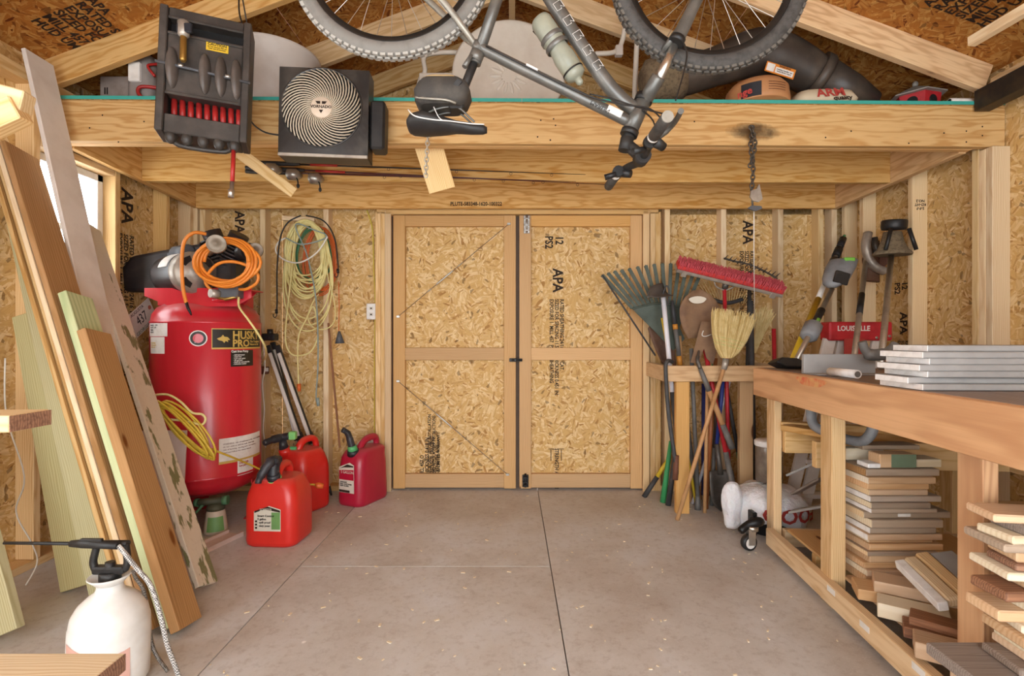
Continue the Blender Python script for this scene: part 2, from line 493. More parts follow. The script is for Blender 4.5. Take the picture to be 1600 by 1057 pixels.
for xa, xb in ((-2.39, -0.98), (1.06, 2.47)):
    lumber('bottom_plate', (xa, YB+0.045, 0.019), (xb, YB+0.045, 0.019), 0.089, 0.038, 'pine', wall_back)
# door framing
for px in (590.5, 599, 1011.0, 1020.0, 1028.5):
    x = (px-800)/216.2
    lumber('door_stud', (x, YB+0.045, 0.0), (x, YB+0.045, 2.02), 0.089, 0.038, 'pine', wall_back, up=(1, 0, 0))
lumber('door_header', (-0.98, YB+0.045, 2.03), (1.06, YB+0.045, 2.03), 0.089, 0.05, 'pine', wall_back)
# left wall
for ya, yb, za, zb in ((YF, -0.7, 0, H), (-0.7, 1.2, 0, 0.95), (-0.7, 1.2, 2.05, H), (1.2, 2.50, 0, H), (2.50, 2.97, 0, 1.33), (2.50, 2.97, 2.05, H), (2.97, 3.80, 0, H)):
    panel(wall_left, 'sheathing_panel', (OL-0.0055, (ya+yb)/2, za), (OL-0.0055, (ya+yb)/2, zb), yb-ya-0.002, (1, 0, 0))
for y in (-0.72, 1.22, 1.63, 2.04, 2.48, 2.99, 3.425, 3.68):
    lumber('stud', (XL-0.045, y, 0.04), (XL-0.045, y, 2.34), 0.089, 0.038, 'pine', wall_left, up=(0, 1, 0))
for z in (1.315, 2.065):
    lumber('window_header', (XL-0.045, 2.50, z), (XL-0.045, 2.968, z), 0.089, 0.038, 'pine', wall_left)
lumber('bottom_plate', (XL-0.045, YF, 0.019), (XL-0.045, 3.7, 0.019), 0.089, 0.038, 'pine', wall_left)
lumber('top_plate', (XL-0.045, YF, 2.36), (XL-0.045, 3.79, 2.36), 0.089, 0.06, 'pine', wall_left)
# right wall
for ya, yb in ((YF, 1.1), (1.1, 2.31), (2.31, 3.80)):
    panel(wall_right, 'sheathing_panel', (OR_+0.0055, (ya+yb)/2, 0), (OR_+0.0055, (ya+yb)/2, H), yb-ya-0.003, (-1, 0, 0))
for y in (0.0, 0.41, 0.82, 1.22, 1.63, 2.06, 2.555, 2.594, 2.633, 3.06, 3.49, 3.68):
    lumber('stud', (XR+0.045, y, 0.04), (XR+0.045, y, 2.06 if 2.5 < y < 2.6 else 2.34), 0.089, 0.038, 'pine_light', wall_right, up=(0, 1, 0))
lumber('bottom_plate', (XR+0.045, YF, 0.019), (XR+0.045, 3.7, 0.019), 0.089, 0.038, 'pine', wall_right)
lumber('top_plate', (XR+0.045, YF, 2.37), (XR+0.045, 2.55, 2.37), 0.089, 0.06, 'pine', wall_right)
# window in the left wall
plain('vinyl', 'f2f2f2', 0.4)
m, nt, bs = _new('window_glass')
bs.inputs['Base Color'].default_value = (1, 1, 1, 1); bs.inputs['Roughness'].default_value = 0.02
bs.inputs['Transmission Weight'].default_value = 1.0; bs.inputs['IOR'].default_value = 1.02
win = struct('window_1', (OL, 2.6, 1.33))
fr = MB(); y0, y1, z0, z1 = 2.50, 2.968, 1.335, 2.045
for a, b in (((OL-0.02, y0, z0), (OL+0.02, y0+0.04, z1)), ((OL-0.02, y1-0.04, z0), (OL+0.02, y1, z1)), ((OL-0.02, y0, z0), (OL+0.02, y1, z0+0.04)), ((OL-0.02, y0, z1-0.04), (OL+0.02, y1, z1)), ((OL-0.015, y0, 1.68), (OL+0.012, y1, 1.715))):
    fr.box(a, b, ch=0.003)
fr.build('window_frame', 'vinyl', win)
MB().box((OL-0.004, y0+0.04, z0+0.04), (OL-0.001, y1-0.04, 1.68)).build('window_pane', 'window_glass', win)
MB().box((OL-0.004, y0+0.04, 1.715), (OL-0.001, y1-0.04, z1-0.04)).build('window_pane', 'window_glass', win)

win = struct('window_2', (OL, 0.25, 0.95))
fr = MB()
for a, b in (((OL-0.02, -0.7, 0.95), (OL+0.02, -0.66, 2.05)), ((OL-0.02, 1.16, 0.95), (OL+0.02, 1.2, 2.05)), ((OL-0.02, -0.7, 0.95), (OL+0.02, 1.2, 0.99)), ((OL-0.02, -0.7, 2.01), (OL+0.02, 1.2, 2.05)), ((OL-0.015, 0.23, 0.95), (OL+0.012, 0.27, 2.05))):
    fr.box(a, b, ch=0.003)
fr.build('window_frame', 'vinyl', win)
for ya, yb in ((-0.66, 0.23), (0.27, 1.16)): MB().box((OL-0.004, ya, 0.99), (OL-0.001, yb, 2.01)).build('window_pane', 'window_glass', win)
# front wall around the open shed doorway, behind the camera
wall_front = struct('wall_front', (0, -1.32, 0))
for xa, xb_, za, zb in ((-2.48, -1.65, 0, 3.3), (1.75, 2.56, 0, 3.3), (-1.65, 1.75, 2.35, 3.3)):
    panel(wall_front, 'sheathing_panel', ((xa+xb_)/2, -1.31, za), ((xa+xb_)/2, -1.31, zb), xb_-xa, (0, 1, 0))
# ---- printing on the sheathing
plain('ink', '2a1a10', 0.8)
plain('ink_red', 'b8423a', 0.8)
APA = "APA\nRATED SHEATHING 24/16 7/16 CATEGORY\nSIZED FOR SPACING 11.1mm\nEXPOSURE 1  THICKNESS 0.418 IN\nMILL 457  PS 2-10 SHEATHING\nHUD UM 40  CONSTRUCTION GRADE"
def osb_print(parent, o, xd, yd, size, body, line=0.95, sx=0.8):
    return text('printed_stamp', body, frame(o, xd, yd), size, 'ink', parent, 'LEFT', 'TOP', 0.0002, 1.0, line, sx)
def grade_print(parent, o, xd, yd, s):
    xd = V(xd); yd = V(yd); o = V(o)
    osb_print(parent, o, xd, yd, s*2.6, "APA", sx=0.9)
    osb_print(parent, o+xd*s*5.6, xd, yd, s*1.0, "RATED SHEATHING 24/16 15/32 CAT.\nSIZED FOR SPACING 11.5mm THICKNESS 0.451 IN.\nEXPOSURE 1  MILL 457  PS 2-10 SHEATHING")
    osb_print(parent, o-xd*s*6, xd, yd, s*2.0, "12\nPS2")
    osb_print(parent, o+xd*s*33, xd, yd, s, "|--------\nSTRENGTH AXIS THIS DIRECTION\n|--------")
    osb_print(parent, o+xd*s*53, xd, yd, s*0.85, "IMPORTANT: BEFORE SUBFLOOR OR INSTALLATION\nREAD APPLICATION INSTRUCTIONS AND LIMITED\nWARRANTY AT LP WEBSITE  CONTACT 800-450-6106")
dn = (0, 0, -1)
p_ = W(1179, 345, OB-0.003); grade_print(wall_back, (p_.x, OB-0.001, p_.z), dn, (1, 0, 0), 0.040)
p_ = W(384, 330, OB-0.003); grade_print(wall_back, (p_.x, OB-0.001, p_.z), dn, (1, 0, 0), 0.038)
grade_print(wall_left, (OL+0.001, 3.24, 2.03), dn, (0, 1, 0), 0.05)
osb_print(wall_left, (OL+0.001, 3.10, 1.25), dn, (0, 1, 0), 0.035, "READ APPLICATION INSTRUCTIONS\nAND LIMITED WARRANTY")
grade_print(wall_right, (OR_-0.001, 3.19, 1.27), dn, (0, -1, 0), 0.032)
for z_ in (1.9,):
    text('grade_stamp', "S-P-F\nKD-HT\nNO.2", frame((XR+0.045, 3.0405, z_), (-1, 0, 0), (0, 0, -1)), 0.022, 'ink', wall_right)

# ---------------------------------------------------------------- doors
plain('black_metal', '1d1c1c', 0.45, 0.3)
plain('zinc', 'b9b7b2', 0.35, 0.9)
plain('cable_steel', 'a9a39a', 0.4, 0.8)
DZ0, DZ1 = 0.012, 2.0
def xb(px): return (px-800)/215.5
def door(name, xa, xb_, left):
    d = struct(name, ((xa+xb_)/2, 3.74, DZ0))
    sw = 0.086
    panel(d, 'door_panel', ((xa+xb_)/2, 3.763, DZ0), ((xa+xb_)/2, 3.763, DZ1), xb_-xa, (0, -1, 0))
    for x in (xa+sw/2, xb_-sw/2):
        lumber('stile', (x, 3.738, DZ0), (x, 3.738, DZ1), sw, 0.038, 'pine_warm', d, up=(0, -1, 0))
    for z, h in ((DZ1-0.04, 0.08), (CAMZ-(553.5-528.5)/215.5, 0.09), (0.068, 0.10)):
        lumber('rail', (xa+sw, 3.739, z), (xb_-sw, 3.739, z), h, 0.036, 'pine_warm', d, up=(0, -1, 0))
    return d
d1 = door('door_1', xb(614), xb(806), True)
d2 = door('door_2', xb(811.5), xb(1004), False)
# trim around the opening
trim = struct('trim_1', (0, 3.70, 0))
for px in (607.5, 1008.0):
    x = xb(px); lumber('jamb_board', (x, 3.69, 0.0), (x, 3.69, 2.025), 0.045, 0.018, 'pine', trim, up=(0, -1, 0))
lumber('jamb_board', (xb(604), 3.69, 2.014), (xb(1012), 3.69, 2.014), 0.03, 0.018, 'pine', trim, up=(0, -1, 0))
MB().box((-0.9, 3.775, 0.0), (0.98, 3.785, 2.03)).build('weather_backing', 'floor_gap', trim)
# tension cables with turnbuckles
def cable(d, a, b):
    a = W(*a, 3.715); b = W(*b, 3.715); u = (b-a).normalized()
    MB().tube([a, b], 0.0022, 6).build('tension_cable', 'cable_steel', d)
    k = MB(); c = a.lerp(b, 0.42)
    k.tube([c-u*0.09, c-u*0.07, c+u*0.07, c+u*0.09], [0.002, 0.0055, 0.0055, 0.002], 8)
    k.tube([c-u*0.2, c-u*0.09], 0.0032, 6); k.tube([c+u*0.09, c+u*0.2], 0.0032, 6)
    k.build('turnbuckle', 'zinc', d)
    e = MB()
    for q in (a, b): e.obox(q, (0.012, 0.003, 0.008), None, 0.002)
    e.build('cable_bracket', 'zinc', d)
cable(d1, (622, 495), (795, 350)); cable(d1, (622, 596), (793, 742))
def bolt(d, px, py, h):
    c = W(px, py, 3.712)
    MB().obox(c, (0.022, 0.004, h), None, 0.002).build('bolt_plate', 'black_metal' if py > 500 else 'zinc', d)
    MB().cyl(c+V((0, -0.012, -h*0.95)), c+V((0, -0.012, h*1.25)), 0.008, 10).build('bolt_rod', 'black_metal' if py > 500 else 'cable_steel', d)
    k = MB()
    for s in (-0.7, -0.1, 0.6): k.obox(c+V((0, -0.008, s*h)), (0.02, 0.012, 0.006), None, 0.002)
    k.build('bolt_guide', 'black_metal' if py > 500 else 'zinc', d)
bolt(d2, 823, 351, 0.065); bolt(d2, 821, 752, 0.045)
lt = MB(); c = W(806, 563, 3.70)
lt.obox(c+V((-0.022, 0.008, 0)), (0.025, 0.006, 0.013), None, 0.002); lt.obox(c+V((0.025, 0.008, 0)), (0.022, 0.006, 0.011), None, 0.002)
lt.cyl(c+V((-0.03, -0.002, 0)), c+V((0.045, -0.002, 0)), 0.006, 10); lt.obox(c+V((-0.005, -0.004, 0)), (0.008, 0.01, 0.011), None, 0.002)
lt.build('latch', 'black_metal', d1)
q = W(882, 420, 3.755)
grade_print(d2, (q.x, 3.7565, q.z), dn, (1, 0, 0), 0.040)
q = W(655, 745, 3.755)
osb_print(d1, (q.x, 3.7565, q.z), (0, 0, 1), (-1, 0, 0), 0.040, "MILL 457 O\nTHICKNESS 0.418 IN\nSIZED FOR SPACING\nSTRENGTH AXIS ------", 0.95)
q = W(657, 572, 3.755)
osb_print(d1, (q.x+0.05, 3.7565, q.z-1.0), (0, 0, 1), (-1, 0, 0), 0.034, "                         IMPORTANT: BEFORE INSTALLATION\n                         READ APPLICATION INSTRUCTIONS\n                         AND LIMITED WARRANTY")

# ---------------------------------------------------------------- roof
ceiling = struct('ceiling', (0, 1.2, 2.4))
SL = 0.375; Z0 = 2.354
cs = math.sqrt(1+SL*SL); TH = 0.14
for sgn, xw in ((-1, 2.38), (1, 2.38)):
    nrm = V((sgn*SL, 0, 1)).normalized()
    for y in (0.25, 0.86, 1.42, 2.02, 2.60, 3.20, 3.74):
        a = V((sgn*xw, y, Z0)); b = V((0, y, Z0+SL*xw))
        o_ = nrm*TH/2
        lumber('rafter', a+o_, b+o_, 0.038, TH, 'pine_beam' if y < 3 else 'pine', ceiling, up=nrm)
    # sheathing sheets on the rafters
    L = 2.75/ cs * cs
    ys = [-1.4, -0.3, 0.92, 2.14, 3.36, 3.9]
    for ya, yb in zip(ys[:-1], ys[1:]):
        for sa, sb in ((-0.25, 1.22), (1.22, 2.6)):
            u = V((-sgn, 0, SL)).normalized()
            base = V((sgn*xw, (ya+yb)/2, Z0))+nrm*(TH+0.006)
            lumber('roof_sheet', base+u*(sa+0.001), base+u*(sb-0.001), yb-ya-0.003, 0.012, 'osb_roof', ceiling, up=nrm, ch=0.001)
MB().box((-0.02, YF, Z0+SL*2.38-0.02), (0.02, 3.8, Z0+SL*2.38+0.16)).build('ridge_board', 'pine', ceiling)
for sgn, pts in ((-1, (1.0, 2.35)), (1, (1.3, 2.40))):
    nrm = V((sgn*SL, 0, 1)).normalized(); u = V((-sgn, 0, SL)).normalized()
    o_ = V((sgn*2.38, pts[1], Z0))+nrm*(TH-0.0015)+u*0.55
    text('printed_stamp', "APA\nRATED SHEATHING 24/16\nEXPOSURE 1 THICKNESS 0.418\nSIZED FOR SPACING\nMILL 457 PS 2-10\nHUD UM 40", frame(o_, (0, 1, 0) if sgn < 0 else (0, -1, 0), u), 0.06, 'ink', ceiling, 'LEFT', 'TOP', 0.0002, 1, 0.9)
# small brace by the right eave, hurricane ties
lumber('brace', W(1517, 66, 2.2), W(1625, 2, 1.95), 0.038, 0.04, 'pine_light', ceiling, up=(0, 0, 1))
for px, py in ((83, 100), (1532, 140)):
    tie = MB(); q = W(px, py, 2.585)
    tie.obox(q, (0.018, 0.002, 0.06), None, 0.001); tie.obox(q+V((0.0, 0.0, -0.06)), (0.02, 0.003, 0.02), None, 0.001)
    tie.build('rafter_tie', 'zinc', ceiling)

# ---------------------------------------------------------------- storage loft
def loft_overlay(nt, v, c):
    return c
plain('teal_paint', '3fa79a', 0.6)
loft = thing('storage_loft', 'pine framed storage loft spanning above the double doors', 'loft', (0, 2.56, 2.08))
def bz(x): return -0.0064*x
lumber('front_beam', (-2.34, 2.579, 2.1825+0.0145), (2.466, 2.579, 2.1825-0.016), 0.038, 0.205, 'pine_beam_dark_patch', loft)
lumber('front_beam', (-2.34, 2.618, 2.1825+0.0145), (2.34, 2.618, 2.1825-0.016), 0.038, 0.205, 'pine_beam', loft)
lumber('joist', (-2.25, 3.13, 2.170), (2.30, 3.13, 2.160), 0.038, 0.215, 'pine_beam', loft)
lumber('joist', (-2.25, 3.66, 2.150), (2.30, 3.66, 2.150), 0.038, 0.235, 'pine_beam', loft)
lumber('rim_joist', (-2.27, 2.638, 2.190), (-2.27, 3.69, 2.150), 0.038, 0.215, 'pine_beam', loft)
lumber('rim_joist', (2.32, 2.638, 2.165), (2.32, 3.69, 2.140), 0.038, 0.215, 'pine_beam', loft)
for xa, xb_ in ((-2.36, 0.05), (0.05, 2.46)):
    za = 2.294+bz(xa); zb = 2.294+bz(xb_)
    lumber('deck_sheet', (xa, 3.12, za), (xb_-0.002, 3.12, zb), 1.13, 0.016, 'osb', loft, ch=0.001)
    lumber('deck_edge', (xa, 2.5525, za), (xb_-0.002, 2.5525, zb), 0.004, 0.017, 'teal_paint', loft, ch=0.0005)
text('handwriting', "PLUTE-583348-1620-100322", frame(W(744, 319, 3.639), (1, 0, 0), (0, 0, 1)), 0.038, 'ink', loft, sx=0.82)
# nail heads
_nm = None
for px, py in ((140, 200), (185, 222), (160, 180), (225, 190), (560, 215), (845, 188), (865, 186), (868, 196), (840, 214), (860, 219), (1000, 190), (1085, 190), (1290, 215), (1330, 205), (1420, 224), (1475, 208), (1510, 205), (1510, 222), (1535, 198), (1535, 212)):
    q = W(px, py, 2.559)
    o = MB().ell(q, (0.004, 0.002, 0.004), None, 6, 4).build('nail_head', 'ink', loft, M=Matrix.Translation(q))
    if _nm is None: _nm = o.data
    else: o.data = _nm
# ================================================================ left side: leaning lumber
plain('white_board', 'e2d8cf', 0.6, col2='cfc2b6', scale=5)
m, nt, bs = _new('peeling_paint')
v, vr, r = objvec(nt)
n1 = noise(nt, vmath(nt, 'MULTIPLY', v, (5.0, 14.0, 14.0)), 1.0, 4, 0.6); n2 = noise(nt, v, 60, 3)
sx_ = N(nt, 'ShaderNodeSeparateXYZ'); nt.links.new(v, sx_.inputs[0])
k = math_(nt, 'ADD', n1, math_(nt, 'MULTIPLY', sx_.outputs[0], -0.06))
c = mix(nt, math_(nt, 'MULTIPLY', math_(nt, 'SUBTRACT', k, 0.585, True), 30, True), S('dfd6c6'), S('7c7d56'))
c = mix(nt, math_(nt, 'MULTIPLY', math_(nt, 'SUBTRACT', n2, 0.55, True), 1.2, True), c, S('b8ab98'))
nt.links.new(c, bs.inputs['Base Color']); bs.inputs['Roughness'].default_value = 0.7
bump(nt, bs, k, 0.4, 0.003)
LD = V((-0.90, 0.35, 1.95))
BW = {'wide': 0}
def lean(label, mat, xn, y0, w, th, t, name='board', group='boards leaning on the left wall', d=LD, face='x', lift=0.0):
    """xn: x of the near left floor corner, y0 near face, width w into depth (face x) or sideways (face y)"""
    if face == 'x':
        base = V((xn+th*0.55, y0+w/2, 0.0)); up = V((1, 0, 0))
    else:
        base = V((xn+w/2, y0+th/2, 0.0)); up = V((0, -1, 0))
    u = d.normalized()
    z = up-u*up.dot(u); z.normalize(); y = z.cross(u)
    # lift so that the lowest corner touches the floor
    drop = abs(y.z)*w/2+abs(z.z)*th/2
    a = base+u*(drop/u.z); b = base+d*t
    o = lumber(name, a, b, w, th, mat, None, up=up, ch=0.003)
    return tag(o, label, 'board', group)
def fx(px, D): return (px-800)*D/800
Y0 = 1.87
lean('short cedar-brown board leaning foremost of the lumber by the sprayer', 'cedar', fx(270, Y0), Y0-0.01, 0.14, 0.036, 0.58)
lean('pale green treated board with a knot near its top, second shortest leaning', 'green_board', fx(250, Y0), Y0+0.01, 0.14, 0.036, 0.66)
lean('tall wide brown plank leaning beside the green treated board', 'plank_brown', fx(232, Y0), Y0, 0.165, 0.024, 1.0)
lean('tall thin pale board leaning directly left of the wide brown plank', 'pine_light', fx(221, Y0), Y0, 0.12, 0.02, 0.995)
lean('tall thin reddish board leaning third left of the wide brown plank', 'treated_warm', fx(208, Y0), Y0+0.02, 0.12, 0.02, 1.01)
lean('tall thin pinkish board leaning fourth left of the wide brown plank', 'treated_warm', fx(197, Y0), Y0+0.01, 0.12, 0.018, 0.965)
lean('dark brown plank leaning between the thin boards and the greenish planks', 'cedar', fx(181, Y0), Y0+0.05, 0.14, 0.02, 0.955)
lean('wide greenish treated plank with warm edge leaning beside the dark brown plank', 'treated', fx(141, 2.13), 2.13, 0.14, 0.036, 1.0, face='y', d=V((-0.62, 0.26, 1.70)))
lean('wide greenish treated plank with dark knots, left of its warm-edged neighbour', 'treated', fx(94, 2.21), 2.21, 0.135, 0.036, 1.0, face='y', d=V((-0.37, 0.16, 1.22)))
lean('greenish treated plank standing nearest the left edge beside the sprayer', 'treated', fx(-20, 1.86), 1.83, 0.15, 0.036, 0.42, face='y', d=V((-0.85, 0.3, 2.0)))
lean('tall smooth white painted board leaning up to the roof', 'white_board', -1.66, 2.292, 0.15, 0.02, 1.0, d=V((-0.60, 0.06, 2.44)))

lean('old white board with peeling green paint leaning beside the compressor', 'peeling_paint', fx(308, 2.16), 2.15, 0.15, 0.022, 1.0, d=V((-0.98, 0.55, 1.72)))
# pale panel standing by the compressor
plain('pale_panel', 'd8c4bc', 0.7, col2='cbb2a8', scale=4)
o = lumber('panel', (-2.03, 2.75, 0.005), (-2.03, 2.80, 0.60), 0.48, 0.014, 'pale_panel', None, up=(0.1, -1, 0)); tag(o, 'pale pinkish panel standing on the floor behind the peeling board', 'panel')

# lumber rack whose arms reach in from the left
rack = thing('lumber_rack', 'two-by-four lumber rack with arms reaching in from the left edge', 'rack', (-1.55, 1.03, 0))
lumber('post', (-1.55, 1.03, 0), (-1.55, 1.03, 2.1), 0.089, 0.038, 'pine_light', rack, up=(1, 0, 0))
lumber('arm', (-1.53, 0.985, 0.945), (-0.945, 1.005, 0.945), 0.089, 0.032, 'pine_light', rack); lumber('end_grain', (-0.9445, 1.005, 0.945), (-0.943, 1.005, 0.945), 0.087, 0.03, 'bark_brown', rack, ch=0)
lumber('arm', (-1.53, 1.02, 0.437), (-0.80, 1.022, 0.437), 0.075, 0.036, 'pine_light', rack); lumber('end_grain', (-0.80, 1.022, 0.437), (-0.7985, 1.022, 0.437), 0.073, 0.034, 'bark_brown', rack, ch=0)
lumber('arm', (-1.53, 0.96, 1.71), W(44, 164, 1.06), 0.038, 0.045, 'pine_light', rack)
lumber('brace', (-1.53, 1.0, 1.30), W(34, 172, 1.05), 0.038, 0.05, 'pine', rack)

# ---------------------------------------------------------------- pump sprayer
plain('milky_plastic', 'e6e4e0', 0.4, col2='cfcac2', scale=6)
plain('black_plastic', '1c1c1d', 0.5, col2='2e2c2a')
plain('pink_print', 'd7aa9c', 0.6)
def braid(name, c1, c2):
    m, nt, bs = _new(name)
    tc = N(nt, 'ShaderNodeTexCoord')
    ck = N(nt, 'ShaderNodeTexChecker'); ck.inputs['Scale'].default_value = 230
    ck.inputs[1].default_value = S(c1); ck.inputs[2].default_value = S(c2)
    nt.links.new(tc.outputs['Object'], ck.inputs[0]); nt.links.new(ck.outputs[0], bs.inputs['Base Color']); bs.inputs['Roughness'].default_value = 0.4
braid('braided_hose', 'd2d0cc', '55524e'); braid('braided_dark', '7d756c', '3a342e')
sc_ = V((fx(172, 1.64), 1.64, 0))
sp = thing('pump_sprayer', 'white two-gallon pump sprayer with black handle and wand', 'sprayer', sc_)
T0 = Matrix.Translation(sc_)
tank = MB().lathe([(0.0, 0.0), (0.095, 0.0), (0.105, 0.015), (0.107, 0.06), (0.109, 0.15), (0.107, 0.20), (0.104, 0.205), (0.104, 0.212), (0.1, 0.235), (0.085, 0.262), (0.06, 0.285), (0.042, 0.297), (0.036, 0.31), (0.036, 0.325)], T0, 40).build('tank', 'milky_plastic', sp)
MB().lathe([(0.033, 0.318), (0.052, 0.338), (0.060, 0.346), (0.058, 0.349), (0.046, 0.339), (0.02, 0.33)], T0, 32).build('funnel', 'milky_plastic', sp)
bnd = MB(); R = 0.1095
rows = []
for z in (0.05, 0.16):
    rows.append([sc_+V((R*math.cos(a), R*math.sin(a), z+0.02*math.sin(a*2))) for a in [(-2.2+i*0.16) for i in range(12)]])
bnd.add(rows[0]+rows[1], [[i, i+1, 12+i+1, 12+i] for i in range(11)], True); bnd.build('printed_label', 'pink_print', tank)
hd = MB(); c = sc_+V((0, 0, 0.33))
hd.cyl(c, c+V((0, 0, 0.03)), 0.03, 20); hd.obox(c+V((0, 0, 0.035)), (0.05, 0.016, 0.012), None, 0.005)
hd.build('pump_cap', 'black_plastic', sp)
hh = MB()
hh.tube(smooth_path([c+V((-0.047, 0, 0.035)), c+V((-0.054, 0, 0.06)), c+V((-0.045, 0, 0.1)), c+V((-0.04, 0, 0.118))], 5), 0.011, 10)
hh.tube(smooth_path([c+V((0.047, 0, 0.035)), c+V((0.056, 0, 0.06)), c+V((0.052, 0, 0.1)), c+V((0.05, 0, 0.118))], 5), 0.011, 10)
hh.tube([c+V((-0.055, 0, 0.118)), c+V((0.058, 0, 0.118))], 0.011, 10)
hh.cyl(c+V((0, 0, 0.03)), c+V((0, 0, 0.06)), 0.014, 12)
hh.build('pump_handle', 'black_plastic', sp)
wd = MB(); zt = c.z+0.128; yy = sc_.y-0.03
wd.tube([V((sc_.x+0.05, yy, zt-0.004)), V((sc_.x-0.03, yy, zt)), V((sc_.x-0.06, yy, zt+0.002)), V((sc_.x-0.1, yy, zt+0.002))], [0.012, 0.013, 0.014, 0.01], 12)
wd.tube([V((sc_.x-0.09, yy, zt+0.002)), V((sc_.x-0.31, yy, zt+0.004))], [0.006, 0.005], 8)
wand = wd.build('wand', 'black_plastic', sp)
MB().obox(V((sc_.x-0.035, yy, zt+0.012)), (0.035, 0.007, 0.006), None, 0.003).build('trigger', 'black_plastic', wand)
hp = [V((sc_.x+0.05, yy, zt-0.004)), W(215, 890, 1.60), W(235, 915, 1.59), W(250, 960, 1.58), W(262, 1010, 1.58), W(275, 1045, 1.59), W(285, 1075, 1.6)]
MB().tube(smooth_path(hp, 7), 0.007, 10).build('hose', 'braided_hose', sp)
hp = [sc_+V((0.06, 0.02, 0.35)), W(212, 903, 1.68), W(225, 925, 1.69), W(232, 970, 1.70), W(240, 1015, 1.7), W(262, 1050, 1.68)]
MB().tube(smooth_path(hp, 7), 0.006, 10).build('hose', 'braided_dark', sp)

# ---------------------------------------------------------------- licence plates on the left wall
plain('plate_white', 'e8e4dc', 0.45, col2='d8cfc4', scale=8)
plain('plate_ink', '23252c', 0.6); plain('plate_green', '4f7f58', 0.6); plain('plate_peach', 'c06a5c', 0.6)
def plate(label, cy, cz, ang, num, small):
    u = V((0, math.cos(ang), math.sin(ang))); w = V((0, -math.sin(ang), math.cos(ang)))
    M = frame((-2.281, cy, cz), u, w)
    t = thing('licence_plate', label, 'licence plate', (-2.281, cy, cz))
    MB().obox((0, 0, 0), (0.152, 0.076, 0.001), M, 0.0004).build('plate', 'plate_white', t, M=M, bevel=0)
    M2 = M @ Matrix.Translation((0, 0, 0.0015))
    text('number', num, M2 @ Matrix.Translation((0.03, 0, 0)), 0.085, 'plate_ink', t, sx=0.75)
    text('county', small, M2 @ Matrix.Translation((0.0, -0.062, 0)), 0.03, 'plate_green', t)
    text('state', 'AUGUSTA', M2 @ Matrix.Translation((0.02, 0.058, 0)), 0.028, 'plate_ink', t)
    MB().lathe([(0.014, 0), (0.014, 0.0006)], M2 @ Matrix.Translation((0.125, 0.02, 0)), 12).build('emblem', 'plate_peach', t)
q = fx(208, 3.0)
plate('white licence plate numbered 437 tilted on the left wall', 3.13, CAMZ+(528.5-502)*3.13/800, 0.62, '437', 'GEORGIA')

# ---------------------------------------------------------------- white wire dangling at the far left
plain('white_cord', 'e6e0d4', 0.5); plain('cream_cord', 'e6d894', 0.5, col2='d6c47c'); plain('yellow_cord', 'd4b43c', 0.5, col2='c09c2c')
plain('orange_cord', 'd96a2c', 0.5, col2='c4561f'); plain('grey_cord', '8b9a94', 0.5); plain('green_cord', '3d7a52', 0.5); plain('black_cord', '1f1d1c', 0.6)
plain('yellow_wire', 'd8c048', 0.5)
pth = [W(8, 560, 2.24), W(10, 650, 2.26), W(38, 745, 2.30), W(25, 800, 2.32), W(50, 850, 2.33), W(58, 880, 2.3), W(40, 915, 2.28)]
pth2 = [W(8, 560, 2.25), W(12, 640, 2.26), W(16, 690, 2.28), W(44, 745, 2.32), W(24, 800, 2.3)]
k = MB().tube(smooth_path(pth, 6), 0.0032, 6); o = k.build('cord', 'white_cord'); tag(o, 'thin white cord dangling behind the greenish planks at far left', 'cord')
# ================================================================ air compressor
def paint(name, c1, c2, rough=0.3, dust='b8837c'):
    m, nt, bs = _new(name)
    tc = N(nt, 'ShaderNodeTexCoord'); vv = tc.outputs['Object']
    n1 = noise(nt, vmath(nt, 'MULTIPLY', vv, (14, 14, 2.0)), 1.0, 4, 0.6); n2 = noise(nt, vv, 90, 3)
    geo = N(nt, 'ShaderNodeNewGeometry'); sx = N(nt, 'ShaderNodeSeparateXYZ'); nt.links.new(geo.outputs['Normal'], sx.inputs[0])
    c = mix(nt, n1, S(c1), S(c2))
    dz = math_(nt, 'MULTIPLY', math_(nt, 'SUBTRACT', sx.outputs[2], 0.45, True), math_(nt, 'ADD', n2, 0.35), True)
    c = mix(nt, dz, c, S(dust))
    nt.links.new(c, bs.inputs['Base Color'])
    nt.links.new(math_(nt, 'ADD', math_(nt, 'MULTIPLY', dz, 0.5), rough, True), bs.inputs['Roughness'])
    bs.inputs['Coat Weight'].default_value = 0.25; bs.inputs['Coat Roughness'].default_value = 0.15
paint('red_paint', 'd22b3a', 'bd1826'); paint('red_plastic', 'dd3026', 'cc2018', 0.4, 'c86a5c'); paint('magenta_plastic', 'b81a38', 'a01030', 0.4, 'b05060')
plain('motor_black', '262223', 0.4, col2='3a3230'); plain('motor_silver', 'b5aca0', 0.45, 0.5, col2='8c8278')
plain('sticker_white', 'ece8e2', 0.5, col2='dcd6ce', scale=30); plain('sticker_black', '26221c', 0.5); plain('gold', 'cfae5a', 0.5)
plain('filter_grey', '948878', 0.5, 0.3, col2='75695c'); plain('grey_plastic', '55565a', 0.5); plain('brass', 'b08d4a', 0.35, 0.8); plain('rust_brown', '6d4432', 0.7)
plain('orange_hose', 'e88a2e', 0.45, col2='d87820')
TC = V((-1.865, 3.14, 0)); TR = 0.295
tcam = V((-TC.x, -TC.y, 0)).normalized(); tside = V((tcam.y*-1, tcam.x, 0))    # tside: towards image right
if tside.x < 0: tside = -tside
def tp(th, z, r=TR+0.0012): return TC+(tcam*math.cos(th)+tside*math.sin(th))*r+V((0, 0, z))
def tth(px): return math.asin(max(-0.98, min(0.98, (px-322.0)/75.5)))
def tz(py, px): 
    d = TC.y-TR*math.cos(tth(px))*0.86
    return CAMZ-(py-528.5)*d/800
